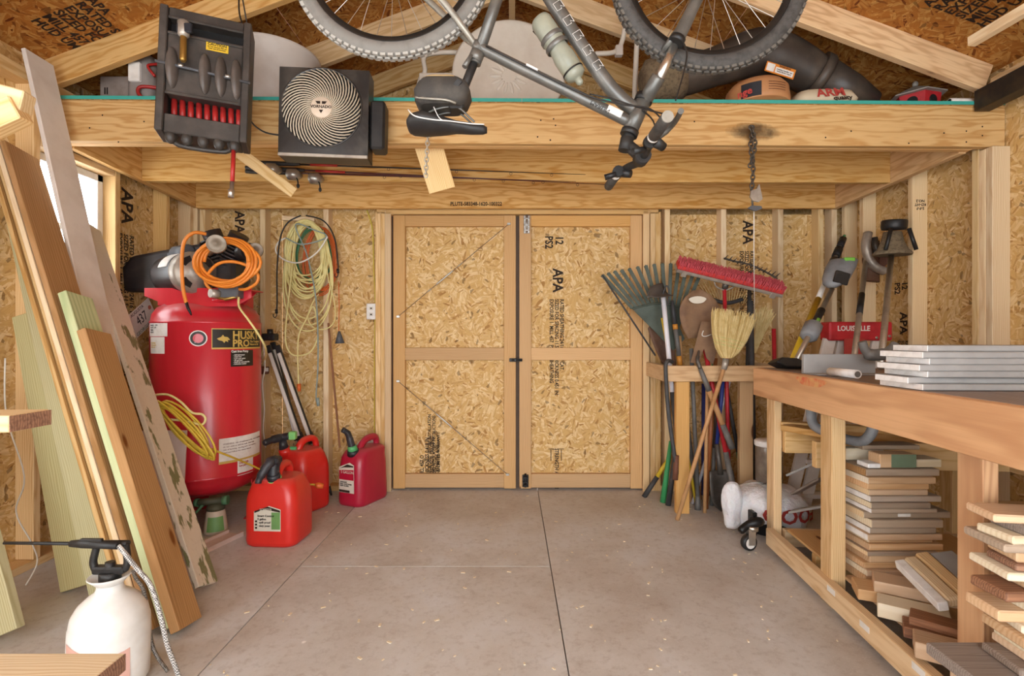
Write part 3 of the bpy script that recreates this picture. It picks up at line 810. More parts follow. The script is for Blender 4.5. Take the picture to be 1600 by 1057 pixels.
cp = thing('air_compressor', 'tall red upright air compressor with motor and pump on top', 'air compressor', TC)
MT = Matrix.Translation(TC)
tank = MB().lathe([(0.10, 0.17), (0.2, 0.19), (0.262, 0.225), (0.287, 0.27), (0.295, 0.30), (0.297, 0.302), (0.297, 0.312), (TR, 0.314), (TR, 1.19), (0.297, 1.192), (0.297, 1.202), (TR-0.003, 1.204), (0.285, 1.245), (0.26, 1.283), (0.215, 1.312), (0.15, 1.33), (0.0, 1.337)], MT, 64).build('tank', 'red_paint', cp)
for a in (0.2, 2.3, 4.4):
    u = V((math.cos(a), math.sin(a), 0)); w = V((-u.y, u.x, 0))
    f = MB(); f.beam(TC+u*0.255+V((0, 0, 0.34)), TC+u*0.285+V((0, 0, 0.006)), 0.12, 0.006, u); f.obox((0, 0, 0), (0.05, 0.06, 0.004), frame(TC+u*0.27+V((0, 0, 0.004)), u, w))
    f.build('foot', 'red_paint', cp)
def decal(name, px0, px1, py0, py1, mat, r=TR+0.001, n=8):
    t0, t1 = tth(px0), tth(px1); pm = (px0+px1)/2
    z0, z1 = tz(py1, pm), tz(py0, pm)
    vs = []; 
    for i in range(n+1):
        th = t0+(t1-t0)*i/n
        vs += [tp(th, z0, r), tp(th, z1, r)]
    return MB().add(vs, [[2*i, 2*i+2, 2*i+3, 2*i+1] for i in range(n)], True).build(name, mat, tank)
def ctext(body, px, py, size, mat, r=TR+0.0028, ax='LEFT', **kw):
    th0 = tth(px); z0 = tz(py, px)
    return text('lettering', body, MT, size, mat, tank, ax, 'CENTER', bend=lambda c: tp(th0+c.x*kw.get('sx2', 1.0)/TR, z0+c.y, r+c.z), **{k: v for k, v in kw.items() if k != 'sx2'})
decal('label', 326.5, 393.5, 513.5, 546, 'gold'); decal('label_field', 327.5, 392.8, 515, 543.5, 'sticker_black', TR+0.0018)
ctext('HUSKY', 353, 524.5, 0.066, 'gold', sx2=0.95); ctext('PRO', 353, 537.5, 0.058, 'gold')
ctext('The Toughest\nName in Air', 377, 536.5, 0.017, 'gold')
# wolf head mark
wm = [(0, 0.5), (0.3, 0.7), (0.45, 1.0), (0.55, 0.75), (0.8, 0.7), (1.0, 0.35), (0.8, 0.3), (0.85, 0.05), (0.65, 0.2), (0.55, -0.05), (0.4, 0.2), (0.15, 0.3)]
MB().add([tp(tth(333)+x*0.235, tz(529.5, 340)+(y-0.5)*0.045, TR+0.003) for x, y in wm], [list(range(12))]).build('emblem', 'gold', tank)
decal('spec_label', 351, 382, 548, 574, 'sticker_black'); ctext('Cast Iron Pump', 351.5, 550, 0.019, 'sticker_white', sx2=0.9)
ctext('- Oil-lubricated\n- Cast iron\n- Low rpm quiet\n- 60 gal tank\n- Built for extended life\n- Induction motor', 354, 563, 0.0105, 'sticker_white', sx2=1.1)
decal('serial_sticker', 249, 272.5, 504, 526, 'sticker_white'); decal('notice_sticker', 250.5, 269, 527, 552, 'sticker_white')
ctext('MODEL   CFM\nVOLTS   HP\nSERIAL\nPSI 135', 251, 515, 0.013, 'sticker_black', sx2=1.0); ctext('CAUTION\nread manual\nbefore use', 252, 539, 0.011, 'gold')
ths, zs = tth(310), tz(529, 310)
MB().add([tp(ths+0.045*math.cos(a)/TR*1.0, zs+0.045*math.sin(a)) for a in [k*PI/12 for k in range(24)]], [list(range(24))]).build('round_emblem', 'sticker_white', tank)
MB().add([tp(ths+0.039*math.cos(a)/TR, zs+0.039*math.sin(a), TR+0.002) for a in [k*PI/12 for k in range(24)]], [list(range(24))]).build('round_emblem_ring', 'sticker_black', tank)
MB().add([tp(ths+0.026*math.cos(a)/TR, zs+0.026*math.sin(a), TR+0.003) for a in [k*PI/12 for k in range(24)]], [list(range(24))]).build('round_emblem_center', 'red_paint', tank)
decal('warning_sticker', 335.5, 393, 688, 726, 'gold'); decal('warning_field', 336, 392.6, 686, 722, 'sticker_white', TR+0.0018)
ctext('WARNING  risk of explosion or fire  risk to breathing\ndo not weld or drill the tank  drain daily\nrisk of bursting  moving parts  hot surfaces\nread and follow the owner manual', 341, 704, 0.0125, 'rust_brown', line=1.3, sx2=1.0)
decal('small_sticker', 360, 382, 724, 748, 'sticker_white'); ctext('DANGER\nhot parts', 362, 732, 0.016, 'ink_red')
# platform
pf = MB()
PX0, PX1 = fx(228, 2.93), fx(400, 2.97); ZP = 1.392
pf.box((PX0, 2.92, ZP-0.006), (PX1-0.05, 3.16, ZP), None)
Mf = frame((0, 2.92, 0), (1, 0, 0), (0, 0, 1))
pf.prism([(PX0, ZP), (PX1, ZP), (PX1, ZP-0.055), (PX1-0.09, ZP-0.105), (PX0+0.15, ZP-0.105), (PX0, ZP-0.045)], Mf, -0.003, 0.003)
pf.prism([(PX0, ZP), (PX1, ZP), (PX1-0.09, ZP-0.09), (PX0+0.15, ZP-0.09)], frame((-0.08, 3.15, 0), (1, 0, 0), (0, 0, 1)), -0.003, 0.003)
pf.obox((TC.x, TC.y, 1.345), (0.2, 0.16, 0.05), None, 0.004)
pf.build('platform', 'red_paint', cp)
# motor
ma = V((0.84, -0.54, 0)).normalized(); me_ = W(308, 426, 2.92); MR = 0.118
Mm = frame(me_, V((0, 0, 1)).cross(ma), (0, 0, 1))      # local z -> ma
if (Mm.to_3x3() @ V((0, 0, 1))).dot(ma) < 0: Mm = frame(me_, ma.cross(V((0, 0, 1))), (0, 0, 1))
motor = MB().lathe([(MR*0.98, -0.30), (MR, -0.29), (MR, -0.07), (MR*0.99, -0.065)], Mm, 36).build('motor', 'motor_black', cp)
MB().lathe([(MR*1.02, -0.07), (MR*1.03, -0.05), (MR*1.03, -0.02), (MR*0.97, 0.0), (MR*0.5, 0.008), (MR*0.48, 0.016), (0, 0.018)], Mm, 36).build('end_bell', 'motor_silver', motor)
for a0 in (0.5, 2.0, 3.6, 5.2):
    vt = MB(); vt.prism([(MR*r_*math.cos(a0+t_), MR*r_*math.sin(a0+t_)) for r_, t_ in ((0.6, 0), (0.85, 0), (0.88, 0.35), (0.85, 0.7), (0.6, 0.7), (0.58, 0.35))], Mm, 0.0, 0.0075); vt.build('vent', 'motor_black', motor)
MB().prism([(MR*math.cos(a)*1.031, MR*math.sin(a)*1.031) for a in [2.0+i*0.1 for i in range(10)]]+[(MR*math.cos(a)*1.0, MR*math.sin(a)*1.0) for a in [2.9-i*0.1 for i in range(10)]], Mm, -0.20, -0.10).build('rating_plate', 'sticker_white', motor)
cpz = MB(); cc = me_-ma*0.17+V((0, 0, MR+0.012))
cpz.tube([cc-ma*0.075, cc-ma*0.07, cc+ma*0.07, cc+ma*0.075], [0.03, 0.042, 0.042, 0.03], 16); cpz.obox(cc-V((0, 0, 0.03)), (0.07, 0.03, 0.02), frame((0, 0, 0), ma, (0, 1, 0)) if False else None)
cpz.build('capacitor_cover', 'grey_plastic', motor)
MB().obox(me_-ma*0.17-V((0, 0, MR+0.006)), (0.11, 0.07, 0.014), None, 0.003).build('motor_mount', 'motor_black', motor)
# belt guard
bg = MB(); b0 = W(238, 425, 3.2)
poly = [(-0.14, -0.13), (0.52, -0.13), (0.56, -0.05), (0.55, 0.12), (0.48, 0.19), (0.36, 0.2), (0.02, 0.12), (-0.10, 0.09), (-0.15, 0.02)]
Mg = frame(b0, V((0.98, 0.2, 0)), (0, 0, 1))
bg.prism(poly, Mg, -0.045, 0.045)
bg.build('belt_guard', 'motor_black', cp, bevel=0.02)
# pump
pm = MB(); pc = W(352, 412, 3.08)
pm.obox(pc+V((0, 0.02, -0.08)), (0.09, 0.09, 0.11), None, 0.02)
for s, an in ((-1, -0.35), (1, 0.55)):
    dirv = V((math.sin(an), -0.15, math.cos(an))).normalized()
    for i in range(8):
        b_ = pc+V((0.0, 0, -0.03))+dirv*(0.02+i*0.021)
        pm.tube([b_, b_+dirv*0.012], 0.075, 18)
    pm.tube([pc, pc+dirv*0.2], 0.055, 14)
pm.build('pump', 'motor_black', cp)
def filt(px, py, D, r, stem):
    c = W(px, py, D); ax = V((-c.x*0.25+0.10, -1, 0.12)).normalized()
    Mx = frame(c, ax.cross(V((0, 0, 1))), (0, 0, 1))
    if (Mx.to_3x3() @ V((0, 0, 1))).dot(ax) < 0: Mx = frame(c, V((0, 0, 1)).cross(ax), (0, 0, 1))
    f = MB().lathe([(r*0.9, -0.035), (r, -0.03), (r, 0.0), (r*0.94, 0.006), (r*0.9, 0.004), (r*0.25, 0.012), (r*0.12, 0.02), (0, 0.021)], Mx, 28)
    f.tube([c-ax*0.03, stem], 0.011, 10)
    f.build('air_filter', 'filter_grey', cp)
filt(338, 381, 2.685, 0.048, W(328, 398, 2.88)); filt(399, 391, 2.93, 0.042, W(386, 398, 3.02))
MB().tube([W(370, 396, 3.08), W(390, 393, 2.98)], 0.05, 16).build('intake_body', 'motor_black', cp)
# pressure switch, gauge, manifold
ps = MB().obox(W(361, 457, 2.885), (0.056, 0.035, 0.035), None, 0.006).build('pressure_switch', 'grey_plastic', cp)
gz = MB(); c = W(335, 459, 2.84); gz.tube([c+V((0.012, 0.02, 0)), c+V((-0.012, -0.02, 0))], 0.024, 18); gz.build('gauge', 'motor_silver', cp)
MB().tube([W(330, 462, 2.86), W(352, 468, 2.86), W(372, 463, 2.86)], 0.010, 10).build('manifold', 'brass', cp)
MB().tube([W(352, 468, 2.86), TC+V((0.02, -0.12, 1.32))], 0.012, 10).build('riser_pipe', 'red_paint', cp)

# ---- orange air hose coiled on the pump
def coil(c, u, v, ru, rv, turns, jit, n=22, drift=V((0, 0, 0)), start=0.0):
    pts = []; N_ = int(turns*n); A = ru; B = rv
    js = [(random.uniform(-jit, jit), random.uniform(-jit, jit), random.uniform(-jit, jit), random.uniform(-jit, jit)) for _ in range(int(turns)+2)]
    for i in range(N_+1):
        a = start+2*PI*i/n; k = i/n; j0 = js[int(k)]; j1 = js[int(k)+1]; f = k-int(k)
        jx = [j0[q]+(j1[q]-j0[q])*f for q in range(4)]
        pts.append(V(c)+V(u)*(math.cos(a)*(A+jx[0])+jx[2]*0.5)+V(v)*(math.sin(a)*(B+jx[1])+jx[3]*0.5)+drift*(i/N_))
    return pts
oh = thing('air_hose', 'bright orange air hose coiled over the compressor pump', 'hose', W(345, 450, 2.88))
pts = coil(W(346, 408, 2.775), V((1, 0, 0)), V((0, 0.05, 1)), 0.155, 0.122, 6.5, 0.018, 24, V((0.02, 0.05, 0)))
MB().tube(pts, 0.0085, 8).build('coil', 'orange_hose', oh)
MB().tube(smooth_path([W(322, 366, 2.86), W(303, 364, 2.82), W(288, 378, 2.80), W(284, 410, 2.79), W(286, 450, 2.79), W(291, 474, 2.79)], 7), 0.0095, 10).build('tail', 'orange_hose', oh)
MB().tube([W(291, 473, 2.79), W(294, 482, 2.79), W(298, 490, 2.79), W(299, 493, 2.79)], [0.009, 0.008, 0.006, 0.003], 10).build('coupler', 'black_metal', oh)
MB().tube(smooth_path([W(372, 452, 2.87), W(385, 452, 2.84), W(401, 442, 2.83), W(402, 428, 2.83), W(385, 415, 2.82), W(362, 409, 2.81), W(340, 413, 2.81), W(324, 430, 2.82), W(322, 444, 2.83), W(335, 458, 2.86)], 6), 0.0085, 10).build('lead', 'orange_hose', oh)
# yellow drain/power cord from the switch to the wall
yc = thing('power_cord', 'yellow power cord draped from the pressure switch to the wall', 'cord', W(400, 570, 3.3))
MB().tube(smooth_path([W(373, 465, 2.86), W(374, 480, 2.83), W(388, 500, 2.76), W(402, 520, 2.78), W(415, 545, 2.9), W(413, 562, 3.3), W(402, 574, 3.6)], 6), 0.006, 8).build('cord', 'cream_cord', yc)
MB().tube(smooth_path([W(398, 520, 3.66), W(404, 545, 3.66), W(400, 570, 3.66), W(411, 545, 3.66), W(407, 522, 3.66), W(400, 520, 3.66)], 6), 0.006, 8).build('slack_loop', 'cream_cord', yc)
pa = thing('plug_adapter', 'dark brown plug adapter hanging on the wall beside the tripod', 'plug', W(410, 588, 3.64))
MB().obox(W(410, 579, 3.62), (0.042, 0.02, 0.026), None, 0.006).build('adapter_body', 'rust_brown', pa); MB().obox(W(417, 578, 3.597), (0.01, 0.006, 0.013), None, 0.002).build('white_plug', 'sticker_white', pa)
wc = MB().tube(smooth_path([W(399, 522, 3.5), W(407, 526, 3.5), W(412, 545, 3.5), W(414, 575, 3.5), W(410, 600, 3.5), W(413, 640, 3.5), W(411, 670, 3.5), W(415, 700, 3.5)], 6), 0.0042, 7).build('cord', 'white_cord'); tag(wc, 'white cord hanging from the brown plug adapter beside the compressor', 'cord')
# ================================================================ gas cans
def rrect(M, hw, hd, r, z, n=5, oy=0.0):
    out = []
    r = min(r, hw*0.98, hd*0.98)
    for cx, cy, a0 in ((hw-r, hd-r, 0), (-(hw-r), hd-r, PI/2), (-(hw-r), -(hd-r), PI), (hw-r, -(hd-r), 1.5*PI)):
        for i in range(n):
            a = a0+PI/2*i/(n-1); out.append(M @ V((cx+r*math.cos(a), cy+r*math.sin(a)+oy, z)))
    return out
plain('spout_green', '58b070', 0.4); plain('spout_black', '26262a', 0.45, col2='45444a'); plain('lime', '86d07a', 0.4)
plain('label_green', '6f9a5a', 0.5); plain('label_cream', 'd8d0c0', 0.55)
def gas_can(label, loc, ang, w, d, h, mat, style):
    t = thing('gas_can', label, 'gas can', loc, 'gas cans beside the compressor')
    M = Matrix.Translation(V(loc)) @ Matrix.Rotation(ang, 4, 'Z')       # local -y is the front
    hw, hd = w/2, d/2
    if style == 'shoulder':
        secs = [(0.0, 0.90, 0.90, 0.0), (0.012, 0.98, 0.98, 0), (0.03, 1, 1, 0), (0.5*h, 1.0, 1.0, 0), (0.62*h, 0.985, 0.985, 0), (0.70*h, 0.95, 0.93, 0.0), (0.80*h, 0.86, 0.84, 0.0), (0.86*h, 0.78, 0.75, 0.0), (0.885*h, 0.70, 0.66, 0.0)]
    else:
        secs = [(0.0, 0.94, 0.95, 0.0), (0.012, 0.99, 0.99, 0), (0.03, 1, 1, 0), (0.60*h, 0.97, 0.95, 0.0), (0.74*h, 0.93, 0.90, 0.0), (0.82*h, 0.88, 0.84, 0.02), (0.86*h, 0.74, 0.72, 0.03), (0.87*h, 0.6, 0.6, 0.03)]
    b = MB().loft([rrect(M, hw*a, hd*c_, 0.055, z, 6, oy) for z, a, c_, oy in secs])
    body = b.build('body', mat, t)
    hn = MB()
    if style == 'shoulder':
        hp = [V((0, -hd*0.30, 0.86*h)), V((0, -hd*0.15, 0.95*h)), V((0, hd*0.15, 1.0*h)), V((0, hd*0.60, 1.0*h)), V((0, hd*0.82, 0.92*h)), V((0, hd*0.86, 0.72*h))]
    else:
        hp = [V((0, -hd*0.25, 0.84*h)), V((0, -hd*0.05, 0.93*h)), V((0, hd*0.25, 0.985*h)), V((0, hd*0.72, 0.985*h)), V((0, hd*0.88, 0.90*h)), V((0, hd*0.86, 0.74*h))]
    hn.tube([M @ p for p in smooth_path(hp, 5)], 0.024, 12, sx=0.85); hn.build('handle', mat, t)
    return t, M, body
def ribs(t, M, x, y0, y1, z0, z1, n, mat):
    for i in range(n):
        z = z0+(z1-z0)*i/(n-1)
        MB().tube([M @ V((x, y0, z)), M @ V((x, y1, z-0.01))], 0.004, 6).build('rib', mat, t)
# front can
l1 = G(420, 858); l1.y += 0.13
t, M, body = gas_can('red gas can in front with a green garden label', l1, -0.06, 0.285, 0.25, 0.40, 'red_plastic', 'shoulder')
fy = -0.125
def flabel(M, x0, x1, z0, z1, mat, y, nm, t):
    return MB().add([M @ V((x0, y, z0)), M @ V((x1, y, z0)), M @ V((x1, y, z1)), M @ V(((x0+x1)/2+0.01, y, z1+0.018)), M @ V((x0, y, z1-0.012))], [[0, 1, 2, 3, 4]]).build(nm, mat, t)
flabel(M, -0.075, 0.07, 0.09, 0.205, 'label_cream', fy-0.0015, 'label', body)
MB().add([M @ V((x, fy-0.0022, z)) for x, z in ((0.02, 0.1), (0.067, 0.1), (0.067, 0.19), (0.02, 0.19))], [[0, 1, 2, 3]]).build('label_green_field', 'label_green', body)
MB().add([M @ V((x, fy-0.0022, z)) for x, z in ((-0.072, 0.185), (-0.02, 0.205), (0.067, 0.19), (0.067, 0.2), (0.0, 0.22), (-0.072, 0.195))], [[0, 1, 2, 3, 4, 5]]).build('label_band', 'ink', body)
Mt = M @ Matrix.Translation((0, fy-0.0032, 0)) @ Matrix.Rotation(PI/2, 4, 'X')
text('lettering', 'SCEPTER', Mt @ Matrix.Translation((-0.01, 0.203, 0)), 0.017, 'label_cream', body)
text('lettering', 'Smart Control\n5 gallon\n- spill proof\n- easy pour', Mt @ Matrix.Translation((-0.055, 0.178, 0)), 0.015, 'ink', body, 'LEFT', 'TOP', line=1.15)
for z in (0.142, 0.125, 0.108):
    MB().lathe([(0.006, 0), (0.006, 0.001)], Mt @ Matrix.Translation((-0.062, z, 0)), 10).build('label_dot', 'ink', body)
nk = M @ V((0.0, -0.055, 0.335))
MB().tube([nk+V((0, 0.01, -0.02)), nk+V((0, -0.012, 0.02))], [0.04, 0.038], 20).build('spout_collar', 'lime', t)
MB().tube([nk+V((0, -0.008, 0.012)), nk+V((0, -0.02, 0.045))], [0.036, 0.033], 20).build('spout_cap', 'spout_black', t)
sp = MB().tube(smooth_path([nk+V((0, -0.015, 0.03)), nk+V((0.0, -0.01, 0.085)), nk+V((0.008, -0.01, 0.115)), nk+V((-0.012, -0.05, 0.10)), nk+V((-0.045, -0.075, 0.035)), nk+V((-0.05, -0.08, 0.01))], 5), [0.03]*5+[0.03]*5+[0.026]*5+[0.022]*5+[0.017]*5+[0.016], 14).build('spout', 'spout_black', t)
MB().obox(nk+V((0.002, -0.012, 0.115)), (0.034, 0.03, 0.018), None, 0.008).build('spout_head', 'spout_black', t)
# second can, behind
l2 = G(470, 803); l2.y += 0.12; l2.x -= 0.035
t, M, body = gas_can('red gas can behind with ribbed side and raised black spout', l2, -0.5, 0.27, 0.25, 0.44, 'red_plastic', 'shoulder')
ribs(body, M, -0.02, -0.126, -0.126, 0.1, 0.1, 1, 'red_plastic') if False else None
for i in range(7):
    z = 0.09+i*0.028
    MB().tube([M @ V((-0.03, -0.1265, z)), M @ V((0.03, -0.1265, z-0.004))], 0.003, 6).build('rib', 'red_plastic', body)
nk = M @ V((-0.05, -0.085, 0.355))
MB().tube([nk, nk+V((-0.012, -0.01, 0.045))], [0.04, 0.036], 18).build('spout_collar', 'red_plastic', t)
MB().tube([nk+V((-0.012, -0.01, 0.04)), nk+V((-0.02, -0.015, 0.10))], [0.03, 0.022], 14).build('spout_stem', 'spout_black', t)
tp_ = nk+V((-0.022, -0.015, 0.115))
MB().tube(smooth_path([tp_+V((0.05, 0, 0.01)), tp_, tp_+V((-0.035, -0.045, -0.005)), tp_+V((-0.07, -0.10, -0.018))], 5), [0.024]*6+[0.026]*5+[0.02]*4+[0.014], 14).build('spout', 'spout_black', t)
MB().obox(tp_+V((0.068, 0, 0.012)), (0.022, 0.022, 0.026), None, 0.006).build('spout_button', 'lime', t)
MB().obox(nk+V((0.035, 0.0, 0.04)), (0.03, 0.012, 0.012), None, 0.005).build('release_tab', 'spout_green', t)
flabel(M, 0.04, 0.10, 0.1, 0.2, 'label_cream', -0.1265, 'label', body)
# magenta can by the door
l3 = G(548, 794); l3.y += 0.165; l3.x += 0.035
t, M, body = gas_can('dark magenta five-gallon gas can next to the doors', l3, -0.42, 0.21, 0.31, 0.42, 'magenta_plastic', 'wedge')
fy = -0.156
MB().add([M @ V((x, fy-0.001, z)) for x, z in ((-0.07, 0.09), (0.055, 0.09), (0.055, 0.275), (0.02, 0.29), (-0.07, 0.255))], [[0, 1, 2, 3, 4]]).build('label', 'label_cream', body)
MB().add([M @ V((x, fy-0.002, z)) for x, z in ((-0.068, 0.175), (0.053, 0.175), (0.053, 0.245), (-0.068, 0.235))], [[0, 1, 2, 3]]).build('label_red_field', 'magenta_plastic', body)
MB().add([M @ V((x, fy-0.002, z)) for x, z in ((-0.068, 0.092), (0.02, 0.092), (0.02, 0.108), (-0.068, 0.108))], [[0, 1, 2, 3]]).build('label_band', 'ink', body)
MB().add([M @ V((x, fy-0.002, z)) for x, z in ((-0.068, 0.243), (0.0, 0.278), (0.05, 0.27), (0.05, 0.262), (-0.03, 0.255))], [[0, 1, 2, 3, 4]]).build('label_mark', 'ink', body)
Mt = M @ Matrix.Translation((0, fy-0.003, 0)) @ Matrix.Rotation(PI/2, 4, 'X')
text('lettering', '5 GALLON', Mt @ Matrix.Translation((0.0, 0.225, 0)), 0.026, 'label_cream', body, sx=0.85)
text('lettering', 'GASOLINE\nFUEL CONTAINER\nKEEP CLOSED', Mt @ Matrix.Translation((-0.06, 0.165, 0)), 0.012, 'ink', body, 'LEFT', 'TOP')
nk = M @ V((0, -0.10, 0.33))
MB().tube([nk, nk+V((0, -0.01, 0.035))], [0.04, 0.037], 18).build('spout_collar', 'spout_black', t)
MB().tube([nk+V((0, -0.01, 0.03)), nk+V((-0.005, -0.015, 0.062))], [0.034, 0.028], 18).build('spout_ring', 'spout_green', t)
MB().tube(smooth_path([nk+V((-0.005, -0.015, 0.055)), nk+V((-0.018, -0.02, 0.11)), nk+V((-0.03, -0.03, 0.15)), nk+V((-0.055, -0.05, 0.175))], 5), [0.023]*6+[0.021]*5+[0.018]*4+[0.018], 14).build('spout', 'spout_black', t)

# hose-end sprayer and floor trim near the compressor
plain('bottle_tan', 'c8b8a4', 0.5); plain('nozzle_green', '4b7a56', 0.5); plain('olive', '4a4a36', 0.6)
l4 = G(342, 829); l4.y -= 0.03
hs = thing('hose_end_sprayer', 'small garden sprayer bottle with green nozzle below the compressor', 'sprayer', l4)
Mh = Matrix.Translation(l4)
bt = MB().lathe([(0.055, 0), (0.062, 0.006), (0.060, 0.03), (0.048, 0.12), (0.044, 0.135)], Mh, 28).build('bottle', 'bottle_tan', hs)
MB().lathe([(0.046, 0.13), (0.047, 0.15), (0.03, 0.165), (0.02, 0.17)], Mh, 24).build('cap', 'olive', hs)
MB().tube([l4+V((-0.10, -0.02, 0.175)), l4+V((-0.05, -0.015, 0.178)), l4+V((0.04, 0, 0.182))], [0.017, 0.02, 0.02], 14).build('nozzle_tube', 'olive', hs)
MB().tube([l4+V((0.04, 0, 0.182)), l4+V((0.068, 0.004, 0.183))], [0.026, 0.026], 16).build('hose_ring', 'nozzle_green', hs)
MB().tube([l4+V((-0.105, -0.02, 0.175)), l4+V((-0.085, -0.02, 0.175))], 0.023, 14).build('tip', 'nozzle_green', hs)
MB().tube([l4+V((-0.06, -0.02, 0.165)), l4+V((-0.085, -0.025, 0.135)), l4+V((-0.095, -0.03, 0.12))], [0.01, 0.008, 0.006], 8).build('trigger', 'nozzle_green', hs)
rows = [[l4+V((R_*math.cos(a), R_*math.sin(a), z)) for a in [-1.9+i*0.2 for i in range(9)]] for z, R_ in ((0.02, 0.0615), (0.10, 0.052))]
MB().add(rows[0]+rows[1], [[i, i+1, 10+i, 9+i] for i in range(8)], True).build('label', 'label_green', bt)
plain('trim_pink', 'd8c0b4', 0.6)
o = MB()
a = G(312, 862, 0.0); b = G(368, 836, 0.0); u = (b-a).normalized(); w = V((-u.y, u.x, 0))
Mt_ = frame((a+b)/2, u, w)
o.obox((0, 0, 0.004), ((b-a).length/2, 0.055, 0.004), Mt_); o.obox((0, -0.05, 0.012), ((b-a).length/2, 0.006, 0.012), Mt_); o.obox((0, 0.05, 0.012), ((b-a).length/2, 0.006, 0.012), Mt_)
tag(o.build('trim_channel', 'trim_pink'), 'pinkish channel trim offcut lying on the floor by the sprayer bottle', 'trim offcut')

# ================================================================ yellow extension cord, coil by the compressor
yx = thing('extension_cord', 'yellow extension cord coiled over the pale panel, trailing past gas cans', 'cord', W(285, 720, 2.74))
ax1 = (W(322, 712, 2.72)-W(246, 632, 2.72)).normalized()
ax2 = V((0, 1, 0)).cross(ax1).normalized()
pts = coil(W(285, 672, 2.645), ax1, (ax2+V((0, 0.4, 0))).normalized(), 0.18, 0.055, 11, 0.042, 20, V((0, 0.04, 0)))
MB().tube(pts, 0.0055, 7).build('coil', 'yellow_cord', yx)
MB().tube(smooth_path([W(240, 618, 2.74), W(262, 617, 2.68), W(282, 628, 2.66), W(300, 645, 2.65), W(316, 648, 2.65), W(321, 656, 2.65), W(314, 664, 2.65), W(290, 658, 2.66), W(250, 655, 2.7)], 6), 0.006, 8).build('strap_loop', 'cream_cord', yx)
MB().tube(smooth_path([W(314, 696, 2.70), W(345, 708, 2.72), W(380, 722, 2.88), W(408, 735, 3.0), W(430, 750, 3.04)], 6), 0.0058, 8).build('tail', 'yellow_cord', yx)
oc = thing('extension_cord', 'short orange cord with plug looped on the rear red can', 'cord', W(480, 800, 3.0))
MB().tube(smooth_path([W(462, 757, 3.0), W(467, 770, 2.99), W(476, 785, 2.98), W(486, 798, 2.98), W(480, 804, 2.98), W(470, 796, 2.98), W(466, 775, 2.99), W(470, 764, 2.99), W(482, 758, 3.0), W(494, 758, 3.02)], 6), 0.0055, 8).build('cord', 'yellow_cord', oc)
MB().tube([W(493, 758, 3.02), W(497, 759, 3.02), W(505, 760, 3.03)], [0.012, 0.017, 0.015], 10).build('plug', 'orange_cord', oc)

# ================================================================ tripod
plain('white_metal', 'd9d0c6', 0.4); 
tr = thing('tripod', 'folded black and white survey tripod leaning on the back wall', 'tripod', W(470, 712, 3.5))
for (x0, y0, x1, y1, x2, y2, D0, D2) in ((419, 540, 0, 0, 500, 0, 3.58, 3.60), (433, 540, 0, 0, 518, 0, 3.56, 3.60), (426, 535, 0, 0, 486, 0, 3.65, 3.655)):
    a = W(x0, y0, D0); b = V(((x2-800)*D2/800, D2, 0.0)); u = b-a
    lg = MB().beam(a, a+u*0.62, 0.034, 0.022, (0, -1, 0), 0.003).build('leg', 'black_plastic', tr)
    MB().beam(a+u*0.05+V((0.0, -0.016, 0)), a+u*0.6+V((0.0, -0.016, 0)), 0.024, 0.012, (0, -1, 0), 0.003).build('upper_tube', 'white_metal', lg)
    MB().beam(a+u*0.6, a+u*0.97, 0.02, 0.014, (0, -1, 0), 0.002).build('lower_tube', 'white_metal', lg)
    MB().beam(a+u*0.58, a+u*0.65, 0.042, 0.034, (0, -1, 0), 0.004).build('clamp', 'black_plastic', lg)
    MB().tube([a+u*0.94, b], [0.016, 0.006], 10).build('foot', 'black_plastic', lg)
hd = MB(); c = W(422, 527, 3.56)
hd.obox(c, (0.045, 0.04, 0.025), None, 0.008); hd.cyl(c, c+V((0, 0, 0.055)), 0.02, 14); hd.cyl(c+V((0, -0.045, 0)), c+V((0, -0.03, 0)), 0.014, 12)
hd.build('head', 'black_plastic', tr)

# ================================================================ hanging cords on the back wall
DW = 3.62
hk = lumber('peg', W(441, 341, 3.62), W(492, 344, 3.66), 0.03, 0.03, 'pine_light', None, up=(0, 0, 1)); tag(hk, 'pale wooden peg on the back wall carrying the cord bundle', 'peg')
def hang(px0, px1, pt, pb, D, turns, jit, seed):
    """hanging loops between photo columns px0..px1, rows pt..pb"""
    random.seed(seed); pts = []
    n = 20
    for k in range(turns):
        a = px0+random.uniform(0, jit); b = px1-random.uniform(0, jit); bt = pb-random.uniform(0, jit*2.6); tp0 = pt+random.uniform(0, 9)
        d = D+random.uniform(-0.010, 0.010)
        for i in range(n):
            t = 2*PI*i/n
            x = (a+b)/2-(b-a)/2*math.sin(t)*(0.78+0.22*(1-math.cos(t))/2); y = tp0+(bt-tp0)*(1-math.cos(t))/2
            pts.append(W(x, y, d))
    return pts
def cord(label, mat, pts, r, name='extension_cord', extra=None, sm=True, group='cords hanging on the back wall', lane=None):
    if lane: pts = [V((p.x*lane/p.y, lane, CAMZ+(p.z-CAMZ)*lane/p.y)) for p in pts]
    t = thing(name, label, 'cord', pts[0], group)
    MB().tube(smooth_path(pts, 2) if sm else pts, r, 6).build('cord', mat, t)
    for (nm, mt, a, b, ra, rb) in (extra or []):
        MB().tube([a, b], [ra, rb], 10).build(nm, mt, t)
    return t
cord('orange extension cord hanging rearmost in the wall bundle', 'orange_cord', hang(470, 531, 352, 470, 3.675, 6, 8, 3), 0.0048)
cord('green cord hanging inside the wall bundle', 'green_cord', hang(455, 521, 350, 450, 3.64, 3, 7, 5), 0.0048)
cord('thick cream extension cord with many loops in the wall bundle', 'cream_cord', hang(441, 519, 342, 468, 3.60, 15, 16, 9)+hang(437, 526, 345, 520, 3.59, 3, 9, 11), 0.0056)
